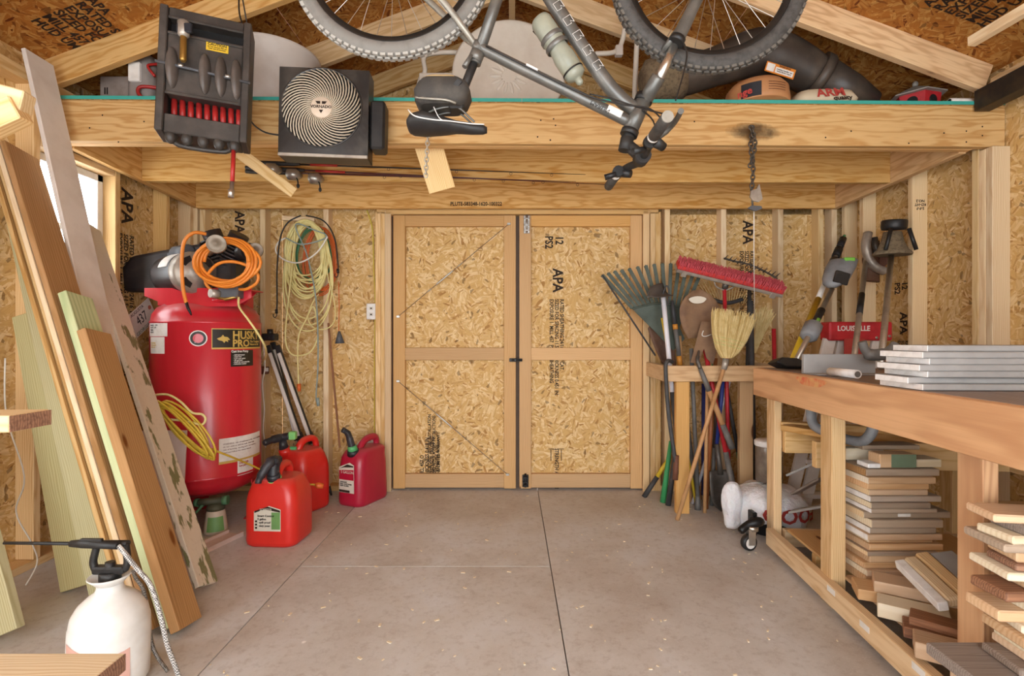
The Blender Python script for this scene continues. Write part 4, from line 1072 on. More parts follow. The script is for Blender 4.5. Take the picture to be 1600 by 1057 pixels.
cord('cream cord with orange plug hanging lowest in the wall bundle', 'cream_cord', smooth_path([W(462, 350, 3.53), W(455, 430, 3.52), W(446, 520, 3.52), W(452, 550, 3.52), W(468, 556, 3.52), W(487, 548, 3.52), W(497, 520, 3.52), W(490, 480, 3.53), W(478, 500, 3.52), W(466, 530, 3.53), W(466, 590, 3.55), W(467, 602, 3.55)], 5), 0.0055, lane=3.55,
     extra=[('plug', 'orange_cord', W(467, 600, 3.55), W(467.5, 612, 3.55), 0.014, 0.011)])
cord('grey-green cord with teal plug dangling below the wall bundle', 'grey_cord', smooth_path([W(447, 372, 3.50), W(470, 382, 3.49), W(500, 376, 3.49), W(510, 368, 3.5), W(492, 360, 3.5), W(462, 352, 3.5), W(480, 400, 3.52), W(494, 470, 3.54), W(497, 560, 3.55), W(494, 620, 3.56), W(497, 628, 3.56)], 5), 0.005, lane=3.533,
     extra=[('plug', 'grey_cord', W(496, 622, 3.533), W(497.5, 635, 3.533), 0.013, 0.010)])
cord('white cord wrapped in a wide loop around the wall bundle', 'white_cord', smooth_path([W(512, 370, 3.49), W(495, 395, 3.48), W(470, 410, 3.48), W(448, 408, 3.48), W(432, 395, 3.49), W(434, 380, 3.5), W(446, 372, 3.51)], 6), 0.0055, lane=3.518)
cord('long cream cord loop hanging down the right of the bundle', 'cream_cord', smooth_path([W(505, 360, 3.54), W(512, 430, 3.53), W(522, 470, 3.53), W(523, 500, 3.53), W(510, 514, 3.53), W(490, 512, 3.53), W(481, 495, 3.53), W(490, 470, 3.53), W(498, 460, 3.53)], 5), 0.004, lane=3.5655)
for lb, P_ in (('black bungee strap with hook at the left of the bundle', [(470, 337), (450, 348), (438, 372), (433, 420), (433, 470), (432, 488)]), ('black bungee strap with hook at the right of the bundle', [(478, 337), (505, 345), (522, 370), (528, 410), (528, 425)])):
    pp = smooth_path([W(x, y, 3.50) for x, y in P_], 6)
    e = pp[-1]
    bt_ = cord(lb, 'black_cord', pp, 0.005, 'bungee_cord', sm=False)
    MB().tube(smooth_path([e, e+V((0, 0, -0.025)), e+V((-0.012, 0, -0.038)), e+V((-0.022, 0, -0.025)), e+V((-0.02, 0, -0.012))], 4), 0.003, 7).build('hook', 'black_metal', bt_)
    MB().tube([e+V((0, 0, 0.02)), e+V((0, 0, -0.01))], 0.009, 8).build('ferrule', 'black_metal', bt_)
cord('thin orange cord with grey wedge plug hanging by the stick', 'orange_cord', [W(529, 440, 3.62), W(530, 480, 3.64), W(529, 520, 3.64)], 0.003,
     extra=[('plug', 'grey_plastic', W(530, 518, 3.64), W(531, 537, 3.64), 0.008, 0.034)])
o = lumber('stick', W(513, 505, 3.68), W(531, 700, 3.55), 0.014, 0.01, 'bark_brown', None, up=(0, -1, 0)); tag(o, 'thin brown wooden stick leaning on the wall below the cords', 'stick')
o = MB().tube(smooth_path([W(573, 328, 3.78), W(582, 360, 3.78), W(584, 420, 3.78), W(586, 470, 3.78), W(585, 560, 3.78), W(585, 690, 3.78)], 6), 0.005, 7).build('cable', 'yellow_wire'); tag(o, 'yellow wiring cable stapled down the wall to the outlets', 'cable')
def outlet(label, px, py, D):
    c = W(px, py, D); t = thing('outlet', label, 'outlet', c)
    MB().obox(c+V((0, 0.008, 0)), (0.035, 0.009, 0.058), None, 0.004).build('cover_plate', 'sticker_white', t)
    for s in (0.022, -0.022):
        MB().obox(c+V((0, -0.002, s)), (0.014, 0.0015, 0.012), None, 0.001).build('socket', 'grey_plastic' if False else 'label_cream', t)
        MB().obox(c+V((0, -0.0035, s)), (0.006, 0.001, 0.005), None, 0).build('slot', 'ink', t)
outlet('white outlet cover on the wall beside the doors at mid height', 580, 487, 3.72)
outlet('white outlet box low on the wall behind the magenta can', 578, 693, 3.70)
o = MB().tube(smooth_path([W(553, 702, 3.688), W(560, 692, 3.688), W(566, 688, 3.688), W(574, 688, 3.688)], 5), 0.005, 7).build('cord', 'white_cord'); tag(o, 'short white cord plugged in behind the magenta gas can', 'cord')
# ================================================================ bicycle hanging upside down
plain('rubber', '4a4744', 0.75, col2='2c2a28', scale=40); plain('tread_rubber', 'a8a49c', 0.8, col2='95918a', scale=30); plain('tire_grey', '7c7872', 0.8, col2='6a6660', scale=30)
plain('tread_dark', '615c55', 0.8, col2='3c3834', scale=30)
plain('rim_black', '2a2826', 0.4, 0.4); plain('steel', 'c4c0b8', 0.3, 0.9); plain('frame_grey', '5d5c58', 0.4, 0.35, col2='77736c', coat=0.3)
plain('frame_silver', '9c978c', 0.4, 0.4, col2='7d786e'); plain('saddle_black', '232222', 0.55, col2='33312f'); plain('bag_black', '3a3632', 0.8, col2='5a544c')
plain('bag_tan', 'b09468', 0.85, col2='8f7852'); plain('bottle_clear', 'b9bba8', 0.35, col2='8f9486', scale=9, spec=0.6); plain('cable_black', '262422', 0.5)
plain('white_line', 'e4e0da', 0.5); plain('fan_hub', 'd8c4ae', 0.5)
MAT['bottle_clear'].node_tree.nodes['Principled BSDF'].inputs['Transmission Weight'].default_value = 0.45
BD = 1.72
def B(px, py, o=0.0):
    p = W(px, py, BD); return V((p.x, BD+o, p.z))
bike = thing('bicycle', 'grey mountain bike hanging upside down from the roof', 'bicycle', B(790, 200))
def dirM(c, ax, ref=V((0, 0, 1))):
    ax = V(ax).normalized()
    x = ref.cross(ax)
    if x.length < 1e-4: x = V((1, 0, 0)).cross(ax)
    x.normalize(); y = ax.cross(x)
    M = Matrix((x, y, ax)).transposed().to_4x4(); M.translation = V(c)
    return M
def wheel(c, R, tread):
    w = bpy.data.objects.new('wheel', None); link(w, bike, Matrix.Translation(c))
    Mw = dirM(c, (0, 1, 0))
    # tyre with knobs
    n = 72; t = MB()
    prof = [(R-0.052, -0.012), (R-0.046, -0.022), (R-0.028, -0.027), (R-0.010, -0.021), (R-0.004, -0.008), (R-0.003, 0.0), (R-0.004, 0.008), (R-0.010, 0.021), (R-0.028, 0.027), (R-0.046, 0.022), (R-0.052, 0.012)]
    t.lathe(prof, Mw, 72, cap=False); ty = t.build('tire', 'rubber' if tread == 'tread_dark' else 'tire_grey', w)
    k = MB()
    for i in range(84):
        a = 2*PI*i/84
        for s, da in ((-0.015, 0), (0.0, 0.5), (0.015, 0)):
            aa = a+da*2*PI/84
            u = V((math.cos(aa), math.sin(aa), 0)); tg = V((-u.y, u.x, 0))
            M = frame(Mw @ (u*(R-0.004-abs(s)*0.25)+V((0, 0, s))), Mw.to_3x3() @ tg, Mw.to_3x3() @ V((0, 0, 1)))
            k.obox((0, 0, 0), (0.0085, 0.006, 0.006), M)
    o = k.build('tread_knobs', tread, w); o['kind'] = 'stuff'
    MB().lathe([(R-0.056, -0.011), (R-0.05, -0.012), (R-0.050, 0.012), (R-0.056, 0.011), (R-0.072, 0.008), (R-0.074, 0), (R-0.072, -0.008), (R-0.056, -0.011)], Mw, 72, cap=False).build('rim', 'rim_black', w)
    MB().lathe([(0.018, -0.05), (0.026, -0.035), (0.026, -0.03), (0.014, -0.02), (0.014, 0.02), (0.026, 0.03), (0.026, 0.035), (0.018, 0.05)], Mw, 20).build('hub', 'frame_grey', w)
    sm_ = None
    for i in range(32):
        a = 2*PI*i/32; sd = 1 if i % 2 else -1
        a2 = a+(0.55 if (i//2) % 2 else -0.55)
        p0 = V((0.024*math.cos(a2), 0.024*math.sin(a2), sd*0.032)); p1 = V(((R-0.07)*math.cos(a), (R-0.07)*math.sin(a), sd*0.003))
        MB().tube([Mw @ p0, Mw @ p1], 0.0013, 5, cap=False).build('spoke', 'steel', w)
    vp = V(((R-0.07)*math.cos(4.9), (R-0.07)*math.sin(4.9), 0))
    return w
AR, AF = B(612, -67), B(1109, -42)
wr = wheel(AR, 0.343, 'tread_rubber'); wf = wheel(AF, 0.335, 'tread_dark')
# tubes
def tubepart(name, pts, r, mat, parent=bike, n=14, **k): return MB().tube(pts, r, n, **k).build(name, mat, parent)
BBp = B(806, -88); ST = B(748, 86); HT0 = B(998, 168); HT1 = B(984, 206)
tubepart('top_tube', smooth_path([B(741, 70), B(800, 100), B(900, 149), B(986, 192)], 5), [0.019]*16, 'frame_grey')
tubepart('down_tube', smooth_path([B(835, -50), B(862, 0), B(930, 105), B(965, 150), B(992, 172)], 5), [0.025]*21, 'frame_grey')
tubepart('seat_tube', [ST+V((-0.012, 0, -0.03)), BBp], [0.019, 0.019], 'frame_grey')
tubepart('bottom_bracket', [BBp+V((0, -0.05, 0)), BBp+V((0, 0.05, 0))], 0.028, 'frame_grey')
for s in (-1, 1):
    tubepart('seat_stay', smooth_path([B(744, 72, 0.0), B(722, 48, s*0.03), B(690, 10, s*0.045), AR+V((0, s*0.062, 0))], 5), 0.0105, 'frame_silver')
    tubepart('chain_stay', [BBp+V((0, s*0.03, 0)), AR+V((0, s*0.06, 0))], 0.011, 'frame_grey')
    cr = B(1022, 133, s*0.055)
    tubepart('fork_stanchion', [cr+V((0, 0, -0.01)), cr+(AF-cr)*0.34+V((0, s*0.06*0.0, 0))], 0.0145, 'steel')
    lg = tubepart('fork_leg', smooth_path([cr+(V((AF.x, AF.y+s*0.06, AF.z))-cr)*0.30, cr+(V((AF.x, AF.y+s*0.06, AF.z))-cr)*0.45, V((AF.x, AF.y+s*0.06, AF.z))], 4), [0.022]*5+[0.019]*4, 'frame_grey')
    tubepart('fork_seal', [cr+(V((AF.x, AF.y+s*0.06, AF.z))-cr)*0.29, cr+(V((AF.x, AF.y+s*0.06, AF.z))-cr)*0.335], 0.026, 'black_plastic', lg)
ck = MB(); c = B(1016, 143); 
ck.tube(smooth_path([B(1022, 133, -0.055), B(1012, 150, -0.03), B(1010, 154, 0), B(1012, 150, 0.03), B(1022, 133, 0.055)], 4), 0.024, 12); ck.build('fork_crown', 'frame_grey', bike)
tubepart('fork_bridge', smooth_path([B(1052, 62, -0.062), B(1038, 80, -0.04), B(1034, 84, 0), B(1038, 80, 0.04), B(1052, 62, 0.062)], 4), 0.011, 'frame_grey')
tubepart('head_tube', [B(1005, 158), HT1], [0.027, 0.026], 'frame_grey')
tubepart('headset', [B(1008, 150), B(1004, 160)], 0.031, 'black_plastic'); tubepart('headset', [B(985, 204), B(982, 212)], 0.03, 'black_plastic')
# stem and handlebar
tubepart('spacer', [B(983, 210), B(980, 222)], 0.02, 'saddle_black')
stem = MB(); stem.tube([B(980, 216), B(976, 236)], 0.022, 14); stem.tube([B(980, 226), B(1002, 245)], [0.019, 0.022], 14); stem.tube([B(1003, 246, -0.025), B(1003, 246, 0.025)], 0.026, 14)
stem.build('stem', 'saddle_black', bike)
hb0 = V((0.425, 1.40, CAMZ+0.605)); hb1 = V((0.385, 2.04, CAMZ+0.605)); hbm = B(1003, 246)
bar = MB().tube(smooth_path([hb0, hb0.lerp(hbm, 0.5)+V((0, 0, 0.012)), hbm+V((0, -0.05, 0)), hbm+V((0, 0.05, 0)), hb1.lerp(hbm, 0.5)+V((0, 0, 0.012)), hb1], 5), 0.0135, 12).build('handlebar', 'saddle_black', bike)
for e, d_ in ((hb0, 1), (hb1, -1)):
    u = V((0, d_, 0))
    g = MB().tube([e, e+u*0.004, e+u*0.13, e+u*0.135], [0.016, 0.018, 0.018, 0.015], 16).build('grip', 'rubber', bar)
    MB().tube([e-u*0.004, e+u*0.004], 0.0165, 16).build('grip_end', 'frame_silver', bar)
    MB().tube([e+u*0.136, e+u*0.145], 0.0175, 14).build('grip_collar', 'white_line', bar)
    b0 = e+u*0.17
    sh = MB(); sh.tube([b0+V((0.012, 0, 0.0)), b0+V((0.045, u.y*0.02, -0.012))], [0.018, 0.014], 12); sh.tube([b0, b0+u*0.02], 0.02, 12)
    sh.build('shifter', 'black_plastic', bar)
    lv = MB().tube(smooth_path([b0+V((0.02, 0, 0.012)), b0+V((0.05, -u.y*0.02, 0.03)), b0+V((0.055, -u.y*0.08, 0.034)), b0+V((0.05, -u.y*0.13, 0.034))], 4), [0.011]*4+[0.009]*4+[0.008]*4+[0.009], 10).build('brake_lever', 'frame_grey', bar)
    MB().tube([b0+u*0.03+V((-0.01, 0, -0.015)), b0+u*0.02+V((-0.05, 0, -0.025))], [0.009, 0.011], 10).build('thumb_lever', 'black_plastic', bar)
star = MB()
for i in range(5):
    a = i*2*PI/5
    star.obox(hb0+V((0.008*math.cos(a), -0.005, 0.008*math.sin(a))), (0.0025, 0.001, 0.0025), None)
star = None
# cables
for lb, P_ in enumerate(([(1020, 225, -0.15), (1000, 195, -0.12), (960, 175, -0.06), (900, 148, -0.025), (760, 78, -0.022)], [(1015, 220, -0.2), (990, 190, -0.1), (950, 165, -0.05), (920, 152, -0.022)], [(1026, 200, -0.2), (1050, 140, -0.12), (1060, 100, -0.08), (1050, 70, -0.06)], [(985, 250, 0.2), (1030, 215, 0.1), (1025, 190, 0.02), (1000, 178, -0.03)], [(770, 95, -0.02), (830, 60, -0.01), (845, 30, -0.0), (840, -20, 0.03)])[:4]):
    tubepart('cable', smooth_path([B(*p) for p in P_], 6), 0.0028, 'cable_black', n=6)
# seat post, saddle, bag
sp0 = B(744, 90); sp1 = B(716, 160)
tubepart('seat_clamp', [B(747, 82), B(741, 96)], 0.024, 'frame_grey'); tubepart('clamp_lever', [B(737, 92, -0.02), B(727, 112, -0.03)], [0.007, 0.009], 'frame_grey')
tubepart('seat_post', [sp0, sp1], 0.0145, 'saddle_black')
def sadd(x): # px -> centre height, half width, half thickness
    pass
rings = []
for f, hw, top, bot in ((0.0, 0.045, 190, 206), (0.05, 0.062, 182, 209), (0.2, 0.072, 178, 210), (0.4, 0.058, 184, 209), (0.6, 0.036, 190, 208), (0.8, 0.023, 193, 210), (0.95, 0.018, 196, 210), (1.0, 0.010, 199, 208)):
    px = 639+f*122; r = []
    zt = B(px, top).z; zb = B(px, bot).z; x = B(px, 0).x
    for i in range(16):
        a = 2*PI*i/16; cz = (zt+zb)/2; hz = (zt-zb)/2
        sn = math.sin(a); r.append(V((x, BD+hw*math.cos(a), cz+hz*(sn if sn > 0 else sn*1.0))))
    rings.append(r)
sd = MB().loft(rings).build('saddle', 'saddle_black', bike)
MB().tube(smooth_path([B(643, 183, -0.055), B(655, 196, -0.072), B(680, 200, -0.066), B(705, 199, -0.05), B(735, 199, -0.03), B(757, 198, -0.018)], 5), 0.0022, 6).build('saddle_piping', 'white_line', sd)
MB().tube(smooth_path([B(682, 180, -0.062), B(690, 196, -0.062), B(697, 200, -0.056)], 5), 0.0014, 6).build('saddle_seam', 'white_line', sd)
for s in (-1, 1):
    MB().tube(smooth_path([B(672, 182, s*0.03), B(688, 174, s*0.022), B(715, 172, s*0.022), B(735, 188, s*0.02), B(742, 194, s*0.015)], 5), 0.0035, 8).build('saddle_rail', 'frame_grey', sd)
MB().obox(B(714, 167), (0.025, 0.03, 0.016), None, 0.005).build('rail_clamp', 'saddle_black', sd)
rings = []
for z_, x0, x1, hw in ((172, 660, 722, 0.05), (165, 651, 730, 0.062), (150, 650, 736, 0.066), (138, 656, 732, 0.062), (130, 662, 722, 0.05), (126, 670, 712, 0.035)):
    xa = B(x0, 0).x; xb_ = B(x1, 0).x; zz = B(0, z_).z
    rings.append(rrect(Matrix.Translation(V(((xa+xb_)/2, BD, zz))), (xb_-xa)/2, hw, 0.03, 0, 5))
bg_ = MB().loft(rings).build('saddle_bag', 'bag_black', bike)
MB().loft([rrect(Matrix.Translation(V((B(691, 0).x, BD, B(0, z_).z))), hx, hy, 0.03, 0, 5) for z_, hx, hy in ((131.5, 0.066, 0.054), (127, 0.055, 0.045), (124, 0.045, 0.03))]).build('bag_top', 'bag_tan', bg_)
MB().beam(B(700, 168, -0.055), B(722, 140, -0.066), 0.02, 0.006, (0, -1, 0), 0.002).build('bag_strap', 'saddle_black', bg_)
MB().tube(smooth_path([B(654, 163, -0.05), B(672, 168, -0.064), B(700, 170, -0.064), B(715, 172, -0.05)], 4), 0.004, 6).build('bag_trim', 'frame_silver', bg_)
# bottle in its cage on the down tube
b0 = B(843, 30); b1 = B(903, 124); ub = (b1-b0).normalized(); Lb = (b1-b0).length
Mb = dirM(b0, ub, V((0, 1, 0)))
bt = MB().lathe([(0.012, -0.006), (0.03, 0.0), (0.036, 0.012), (0.037, 0.05), (0.037, Lb*0.38), (0.031, Lb*0.45), (0.033, Lb*0.55), (0.037, Lb*0.64), (0.036, Lb*0.82), (0.033, Lb*0.86), (0.036, Lb*0.87), (0.034, Lb*0.95), (0.02, Lb*0.99), (0.012, Lb*1.0), (0.012, Lb*1.06), (0.006, Lb*1.09)], Mb, 28).build('water_bottle', 'bottle_clear', bike)
for z_ in (0.07, 0.10):
    MB().lathe([(0.0385, z_), (0.041, z_+0.004), (0.041, z_+0.013), (0.0385, z_+0.017)], Mb, 28, cap=False).build('cage_band', 'frame_grey', bike)
MB().tube([Mb @ V((0.02, 0.045, 0.0)), Mb @ V((0.0, 0.046, 0.12))], 0.006, 8).build('cage_rail', 'black_metal', bike)
MB().tube([Mb @ V((0, 0, Lb*0.86)), Mb @ V((0, 0, Lb*0.88))], 0.0375, 24).build('bottle_ring', 'rim_black', bt)
# graphics
tt = (B(986, 192)-B(800, 100)).normalized()
text('lettering', 'MARLIN', frame(B(936, 171.5, -0.0205), tt, V((0, -1, 0)).cross(tt)*-1), 0.020, 'cable_black', bike)
MB().beam(B(948, 172, -0.0165), B(970, 183, -0.0175), 0.024, 0.006, (0, -1, 0), 0.002).build('frame_patch', 'white_line', bike)
MB().beam(B(822, 105, -0.0175), B(840, 114, -0.0175), 0.008, 0.005, (0, -1, 0), 0.001).build('frame_patch', 'white_line', bike)
dd = (B(930, 105)-B(862, 0)).normalized()
dp = V((0, -1, 0)).cross(dd)
for i in range(5):
    c_ = B(872+i*15, 16+i*23, -0.0262)
    loop = [c_+dd*a*0.034+dp*b*0.014 for a, b in ((-0.4, -1), (0.4, -1), (0.4, 0.2), (0.1, 0.3), (0.4, 1), (-0.4, 1))]
    MB().tube(loop, 0.0011, 4, closed=True).build('outline_graphic', 'white_line', bike)
# roof hooks that carry the wheels
for c in (AR, AF):
    h = thing('ceiling_hook', 'vinyl coated hook in the roof carrying the %s bicycle wheel' % ('rear' if c is AR else 'front'), 'hook', c+V((0, 0, 0.33)))
    top = 2.354+0.375*(2.38-abs(c.x))+0.1
    MB().tube(smooth_path([V((c.x, BD, top)), c+V((0, 0, 0.36)), c+V((0.03, 0.03, 0.285)), c+V((0, 0.0, 0.262)), c+V((-0.03, -0.03, 0.285)), c+V((-0.03, -0.035, 0.32))], 5), 0.006, 8).build('hook_rod', 'grey_cord', h)

# ================================================================ box fan on the loft beam
plain('fan_black', '2c2a29', 0.35, col2='565049', scale=5); plain('fan_slat', 'c4b6a0', 0.4)
FD = 2.40; fc = W(506, 176, FD)
fan = thing('box_fan', 'square black fan with swirling grille hung on the loft beam', 'fan', W(506, 246, FD))
Mf = frame(fc, V((1, 0.06, -0.018)), V((0.01, 0, 1)))        # local z towards -y (camera)
FW, FH = 0.206, 0.207; RG = 0.186; gc = W(503, 169, FD); go = Mf.inverted() @ gc; go.z = 0
# front plate with round hole
n = 48; vs = []; fs = []
for k in range(n):
    a = 2*PI*k/n; ca, sa = math.cos(a), math.sin(a)
    s = 1/max(abs(ca)/FW, abs(sa)/FH)
    vs.append(Mf @ V((ca*s, sa*s, 0.0))); vs.append(Mf @ V((go.x+ca*RG, go.y+sa*RG, 0.004))); vs.append(Mf @ V((go.x+ca*RG*0.97, go.y+sa*RG*0.97, -0.02)))
for k in range(n):
    j = (k+1) % n
    fs += [[3*k, 3*j, 3*j+1, 3*k+1], [3*k+1, 3*j+1, 3*j+2, 3*k+2]]
MB().add(vs, fs).build('front_plate', 'fan_black', fan)
bx = MB()
for lo, hi in (((-FW, -FH, -0.10), (-FW+0.006, FH, -0.001)), ((FW-0.006, -FH, -0.10), (FW, FH, -0.001)), ((-FW, -FH, -0.10), (FW, -FH+0.006, -0.001)), ((-FW, FH-0.006, -0.10), (FW, FH, -0.001)), ((-FW, -FH, -0.105), (FW, FH, -0.10))): bx.box(lo, hi, Mf)
bx.build('housing', 'fan_black', fan)
MB().box((-FW, -FH-0.003, -0.004), (FW, -FH+0.012, 0.006), Mf, 0.003).build('bottom_lip', 'motor_silver', fan)
Mg = Mf @ Matrix.Translation((go.x, go.y, 0.0))
first = None
for k in range(44):
    M = Mg @ Matrix.Rotation(2*PI*k/44, 4, 'Z')
    if first is None:
        pts = []
        for i in range(9):
            f = i/8; r_ = 0.045+(RG*0.98-0.045)*f; a = 1.15*f**1.1
            pts.append(M @ V((r_*math.cos(a), r_*math.sin(a), 0.004+0.006*math.sin(f*PI))))
        first = MB().tube(pts, 0.0033, 5).build('slat', 'fan_slat', fan, M=M)
    else:
        o = bpy.data.objects.new('slat', first.data); link(o, fan, M)
MB().lathe([(0.05, -0.01), (0.05, 0.008), (0.046, 0.012), (0, 0.014)], Mg, 32).build('hub', 'fan_hub', fan)
MB().lathe([(RG, -0.02), (RG*1.02, 0.004), (RG*0.98, 0.008), (RG*0.96, -0.02)], Mg, 48, cap=False).build('grille_ring', 'fan_black', fan)
for i, r_ in enumerate((0.06, 0.10, 0.14)):
    pass
text('lettering', 'VORNADO', Mg @ Matrix.Translation((0, 0.0, 0.0145)), 0.019, 'ink', fan)
for P_ in ([(-0.018, 0.014), (-0.004, 0.014), (-0.004, 0.026), (-0.026, 0.026)], [(0.018, 0.014), (0.004, 0.014), (0.004, 0.026), (0.026, 0.026)], [(-0.010, -0.014), (0.010, -0.014), (0, -0.030)]):
    MB().prism(P_, Mg, 0.0125, 0.0148).build('emblem', 'ink', fan)
MB().lathe([(0.16, -0.095), (0.165, -0.06)], Mg, 24).build('motor_shroud', 'black_plastic', fan)
MB().obox((0.245, -0.04, -0.06), (0.035, 0.115, 0.05), Mf, 0.01).build('side_bracket', 'black_plastic', fan)
tubepart('fan_cord', smooth_path([fc+V((-0.2, 0.02, -0.10)), W(410, 205, 2.42), W(388, 180, 2.45), W(384, 120, 2.47), W(384, 60, 2.48), W(374, 20, 2.5), W(374, -15, 2.5)], 6), 0.004, 'cable_black', fan, n=6)

# ================================================================ hose reel hanging from the rafter
plain('reel_black', '38332f', 0.5, col2='5a514a', scale=7); plain('reel_rib', '524a44', 0.45, col2='6a605a', scale=9); plain('red_hose', 'b02824', 0.45, col2='8c1c1a'); plain('caution_yellow', 'e0b830', 0.5); plain('dark_inside', '120f0e', 0.8)
RD = 2.20; rc = W(320, 118, RD)
Mr = frame(rc, V((0.93, 0.36, -0.03)), V((-0.02, 0.04, 1)))
reel = thing('hose_reel', 'black plastic air hose reel case hanging beside the fan', 'hose reel', W(320, 245, RD))
RW, RH = 0.172, 0.27
rb = MB()
# shell as frame with two windows
zf = 0.0
def rbx(x0, x1, y0, y1, z0, z1, ch=0.004): rb.box((x0, y0, z0), (x1, y1, z1), Mr, ch)
rbx(-RW, -RW+0.03, -RH, RH, -0.13, 0.012); rbx(RW-0.03, RW, -RH, RH, -0.13, 0.012)
rbx(-RW+0.03, RW-0.03, RH-0.045, RH, -0.12, 0.0); rbx(-RW+0.03, RW-0.03, -0.10, RH-0.115, -0.12, 0.0); rbx(-RW+0.03, RW-0.03, -RH, -0.19, -0.12, 0.0)
rbx(-RW+0.03, RW-0.03, -RH, RH, -0.13, -0.10)
rb.build('case', 'reel_black', reel)
MB().box((-RW+0.03, RH-0.115, -0.1), (RW-0.03, RH-0.045, -0.05), Mr).build('window_recess', 'dark_inside', reel)
for lo, hi in (((-RW+0.03, RH-0.12, -0.004), (RW-0.03, RH-0.108, 0.008)), ((-RW+0.03, RH-0.052, -0.004), (RW-0.03, RH-0.04, 0.008)), ((-RW+0.03, -0.108, -0.004), (RW-0.03, -0.096, 0.008))):
    MB().box(lo, hi, Mr, 0.003).build('window_lip', 'reel_black', reel)
for i in range(9):
    x = -RW+0.05+i*0.031
    MB().tube([Mr @ V((x, -0.10, -0.065)), Mr @ V((x+0.004, -0.19, -0.063))], 0.012, 8).build('wound_hose', 'red_hose', reel)
for i in range(5):
    x = -0.118+i*0.060
    if i != 1: MB().ell(Mr @ V((x, 0.005, 0.004)), (0.021, 0.034, 0.088), None, 14, 10).build('rib', 'reel_rib', reel)
    MB().ell(Mr @ V((x, -RH-0.012, -0.02)), (0.022, 0.022, 0.03), None, 12, 8).build('foot_knob', 'reel_black', reel)
tubepart('spring_wire', [Mr @ V((-RW-0.005, 0.015, 0.018)), Mr @ V((RW+0.005, -0.005, 0.018))], 0.006, 'grey_plastic', reel, n=8)
for x in (-0.085, 0.09): tubepart('wire_clip', [Mr @ V((x-0.01, 0.01-x*0.05, 0.018)), Mr @ V((x+0.01, 0.01-x*0.05, 0.018))], 0.009, 'steel', reel, n=8)
tubepart('carry_handle', smooth_path([Mr @ V((-0.10, -RH, -0.03)), Mr @ V((-0.09, -RH-0.04, -0.03)), Mr @ V((0.085, -RH-0.04, -0.03)), Mr @ V((0.10, -RH, -0.03))], 4), 0.010, 'reel_black', reel, n=8)
MB().box((0.0, 0.115, 0.0005), (0.085, 0.15, 0.0015), Mr).build('caution_sticker', 'caution_yellow', reel)
text('lettering', 'CAUTION', Mr @ Matrix.Translation((0.042, 0.143, 0.002)), 0.016, 'ink', reel); text('lettering', 'do not exceed 300 psi\nwear eye protection', Mr @ Matrix.Translation((0.042, 0.128, 0.002)), 0.008, 'ink', reel)
tubepart('hanging_rope', [Mr @ V((RW-0.02, RH, -0.06)), W(374, -30, RD+0.1)], 0.003, 'cable_black', reel, n=6)
# coupler on the front
cpn = thing('air_coupler', 'brass air coupler with tape clipped to the hose reel front', 'air coupler', Mr @ V((-0.075, 0.03, 0.05)))
c0 = Mr @ V((-0.078, 0.20, 0.036)); c1 = Mr @ V((-0.072, 0.02, 0.045)); u = c1-c0
MB().tube([c0+u*0.35, c0+u*0.4, c0+u*0.95, c1], [0.008, 0.013, 0.013, 0.009], 12).build('coupler', 'brass', cpn)
MB().tube([c0, c0+u*0.05, c0+u*0.36, c0+u*0.42], [0.012, 0.024, 0.022, 0.01], 12).build('valve_body', 'motor_silver', cpn)
MB().tube([c0+u*0.30, c0+u*0.48], [0.010, 0.010], 10).build('red_band', 'red_hose', cpn)
MB().obox(c0+u*0.22+V((0.01, -0.01, 0)), (0.032, 0.008, 0.02), None, 0.005).build('blue_tape', 'plate_ink', cpn)
rh = thing('hose_end', 'red hose end with metal fitting hanging under the reel', 'hose', W(362, 308, 2.22))
MB().tube([W(365, 236, 2.24), W(364, 262, 2.22), W(363, 284, 2.22)], 0.009, 10).build('hose', 'red_hose', rh)
MB().tube([W(363, 282, 2.22), W(362, 296, 2.22), W(361.5, 297, 2.22), W(361, 309, 2.22)], [0.0085, 0.0085, 0.013, 0.012], 10).build('fitting', 'steel', rh)

# ================================================================ chains, rods and hangers under the loft
def chain(label, P_, n, r, mat, hook=False):
    t = thing('chain', label, 'chain', P_[-1])
    path = smooth_path(P_, 12)
    Ls = [0]
    for a, b in zip(path[:-1], path[1:]): Ls.append(Ls[-1]+(b-a).length)
    tot = Ls[-1]; lk = tot/n
    def at(s):
        for i in range(1, len(path)):
            if Ls[i] >= s: return path[i-1].lerp(path[i], (s-Ls[i-1])/max(1e-6, Ls[i]-Ls[i-1]))
        return path[-1]
    for i in range(n):
        a = at(i*lk-lk*0.18 if i else 0); b = at(min(tot, (i+1)*lk+lk*0.18)); u = (b-a).normalized(); h = (b-a).length/2; c = (a+b)/2
        s = V((0, 1, 0)).cross(u).normalized()
        w = s if i % 2 == 0 else u.cross(s).normalized()
        hw = r*2.6
        pts = [c+u*(h-hw)*sg+(u*math.sin(th)*hw*sg+w*math.cos(th)*hw*sg) for sg, rng in ((1, [0, 0.8, 1.57, 2.34, 3.14]), (-1, [0, 0.8, 1.57, 2.34, 3.14])) for th in rng]
        MB().tube(pts, r, 6, closed=True).build('chain_link', mat, t)
    return t
plain('chain_pale', 'c8c0b0', 0.4, 0.5); plain('chain_dark', '5b544c', 0.5, 0.6)
chain('pale steel chain hanging below the bicycle saddle', [W(669, 208, 2.52), W(667, 240, 2.52), W(665, 278, 2.52)], 11, 0.0032, 'chain_pale')
t = chain('dark steel chain with hook hanging in front of the right beam', [W(1176, 196, 2.53), W(1173, 230, 2.53), W(1177, 262, 2.53), W(1174, 300, 2.53)], 16, 0.0034, 'chain_dark')
tc2 = chain('second dark steel chain doubled beside the hooked one', [W(1172, 196, 2.50), W(1180, 225, 2.50), W(1171, 262, 2.50)], 11, 0.0034, 'chain_dark')
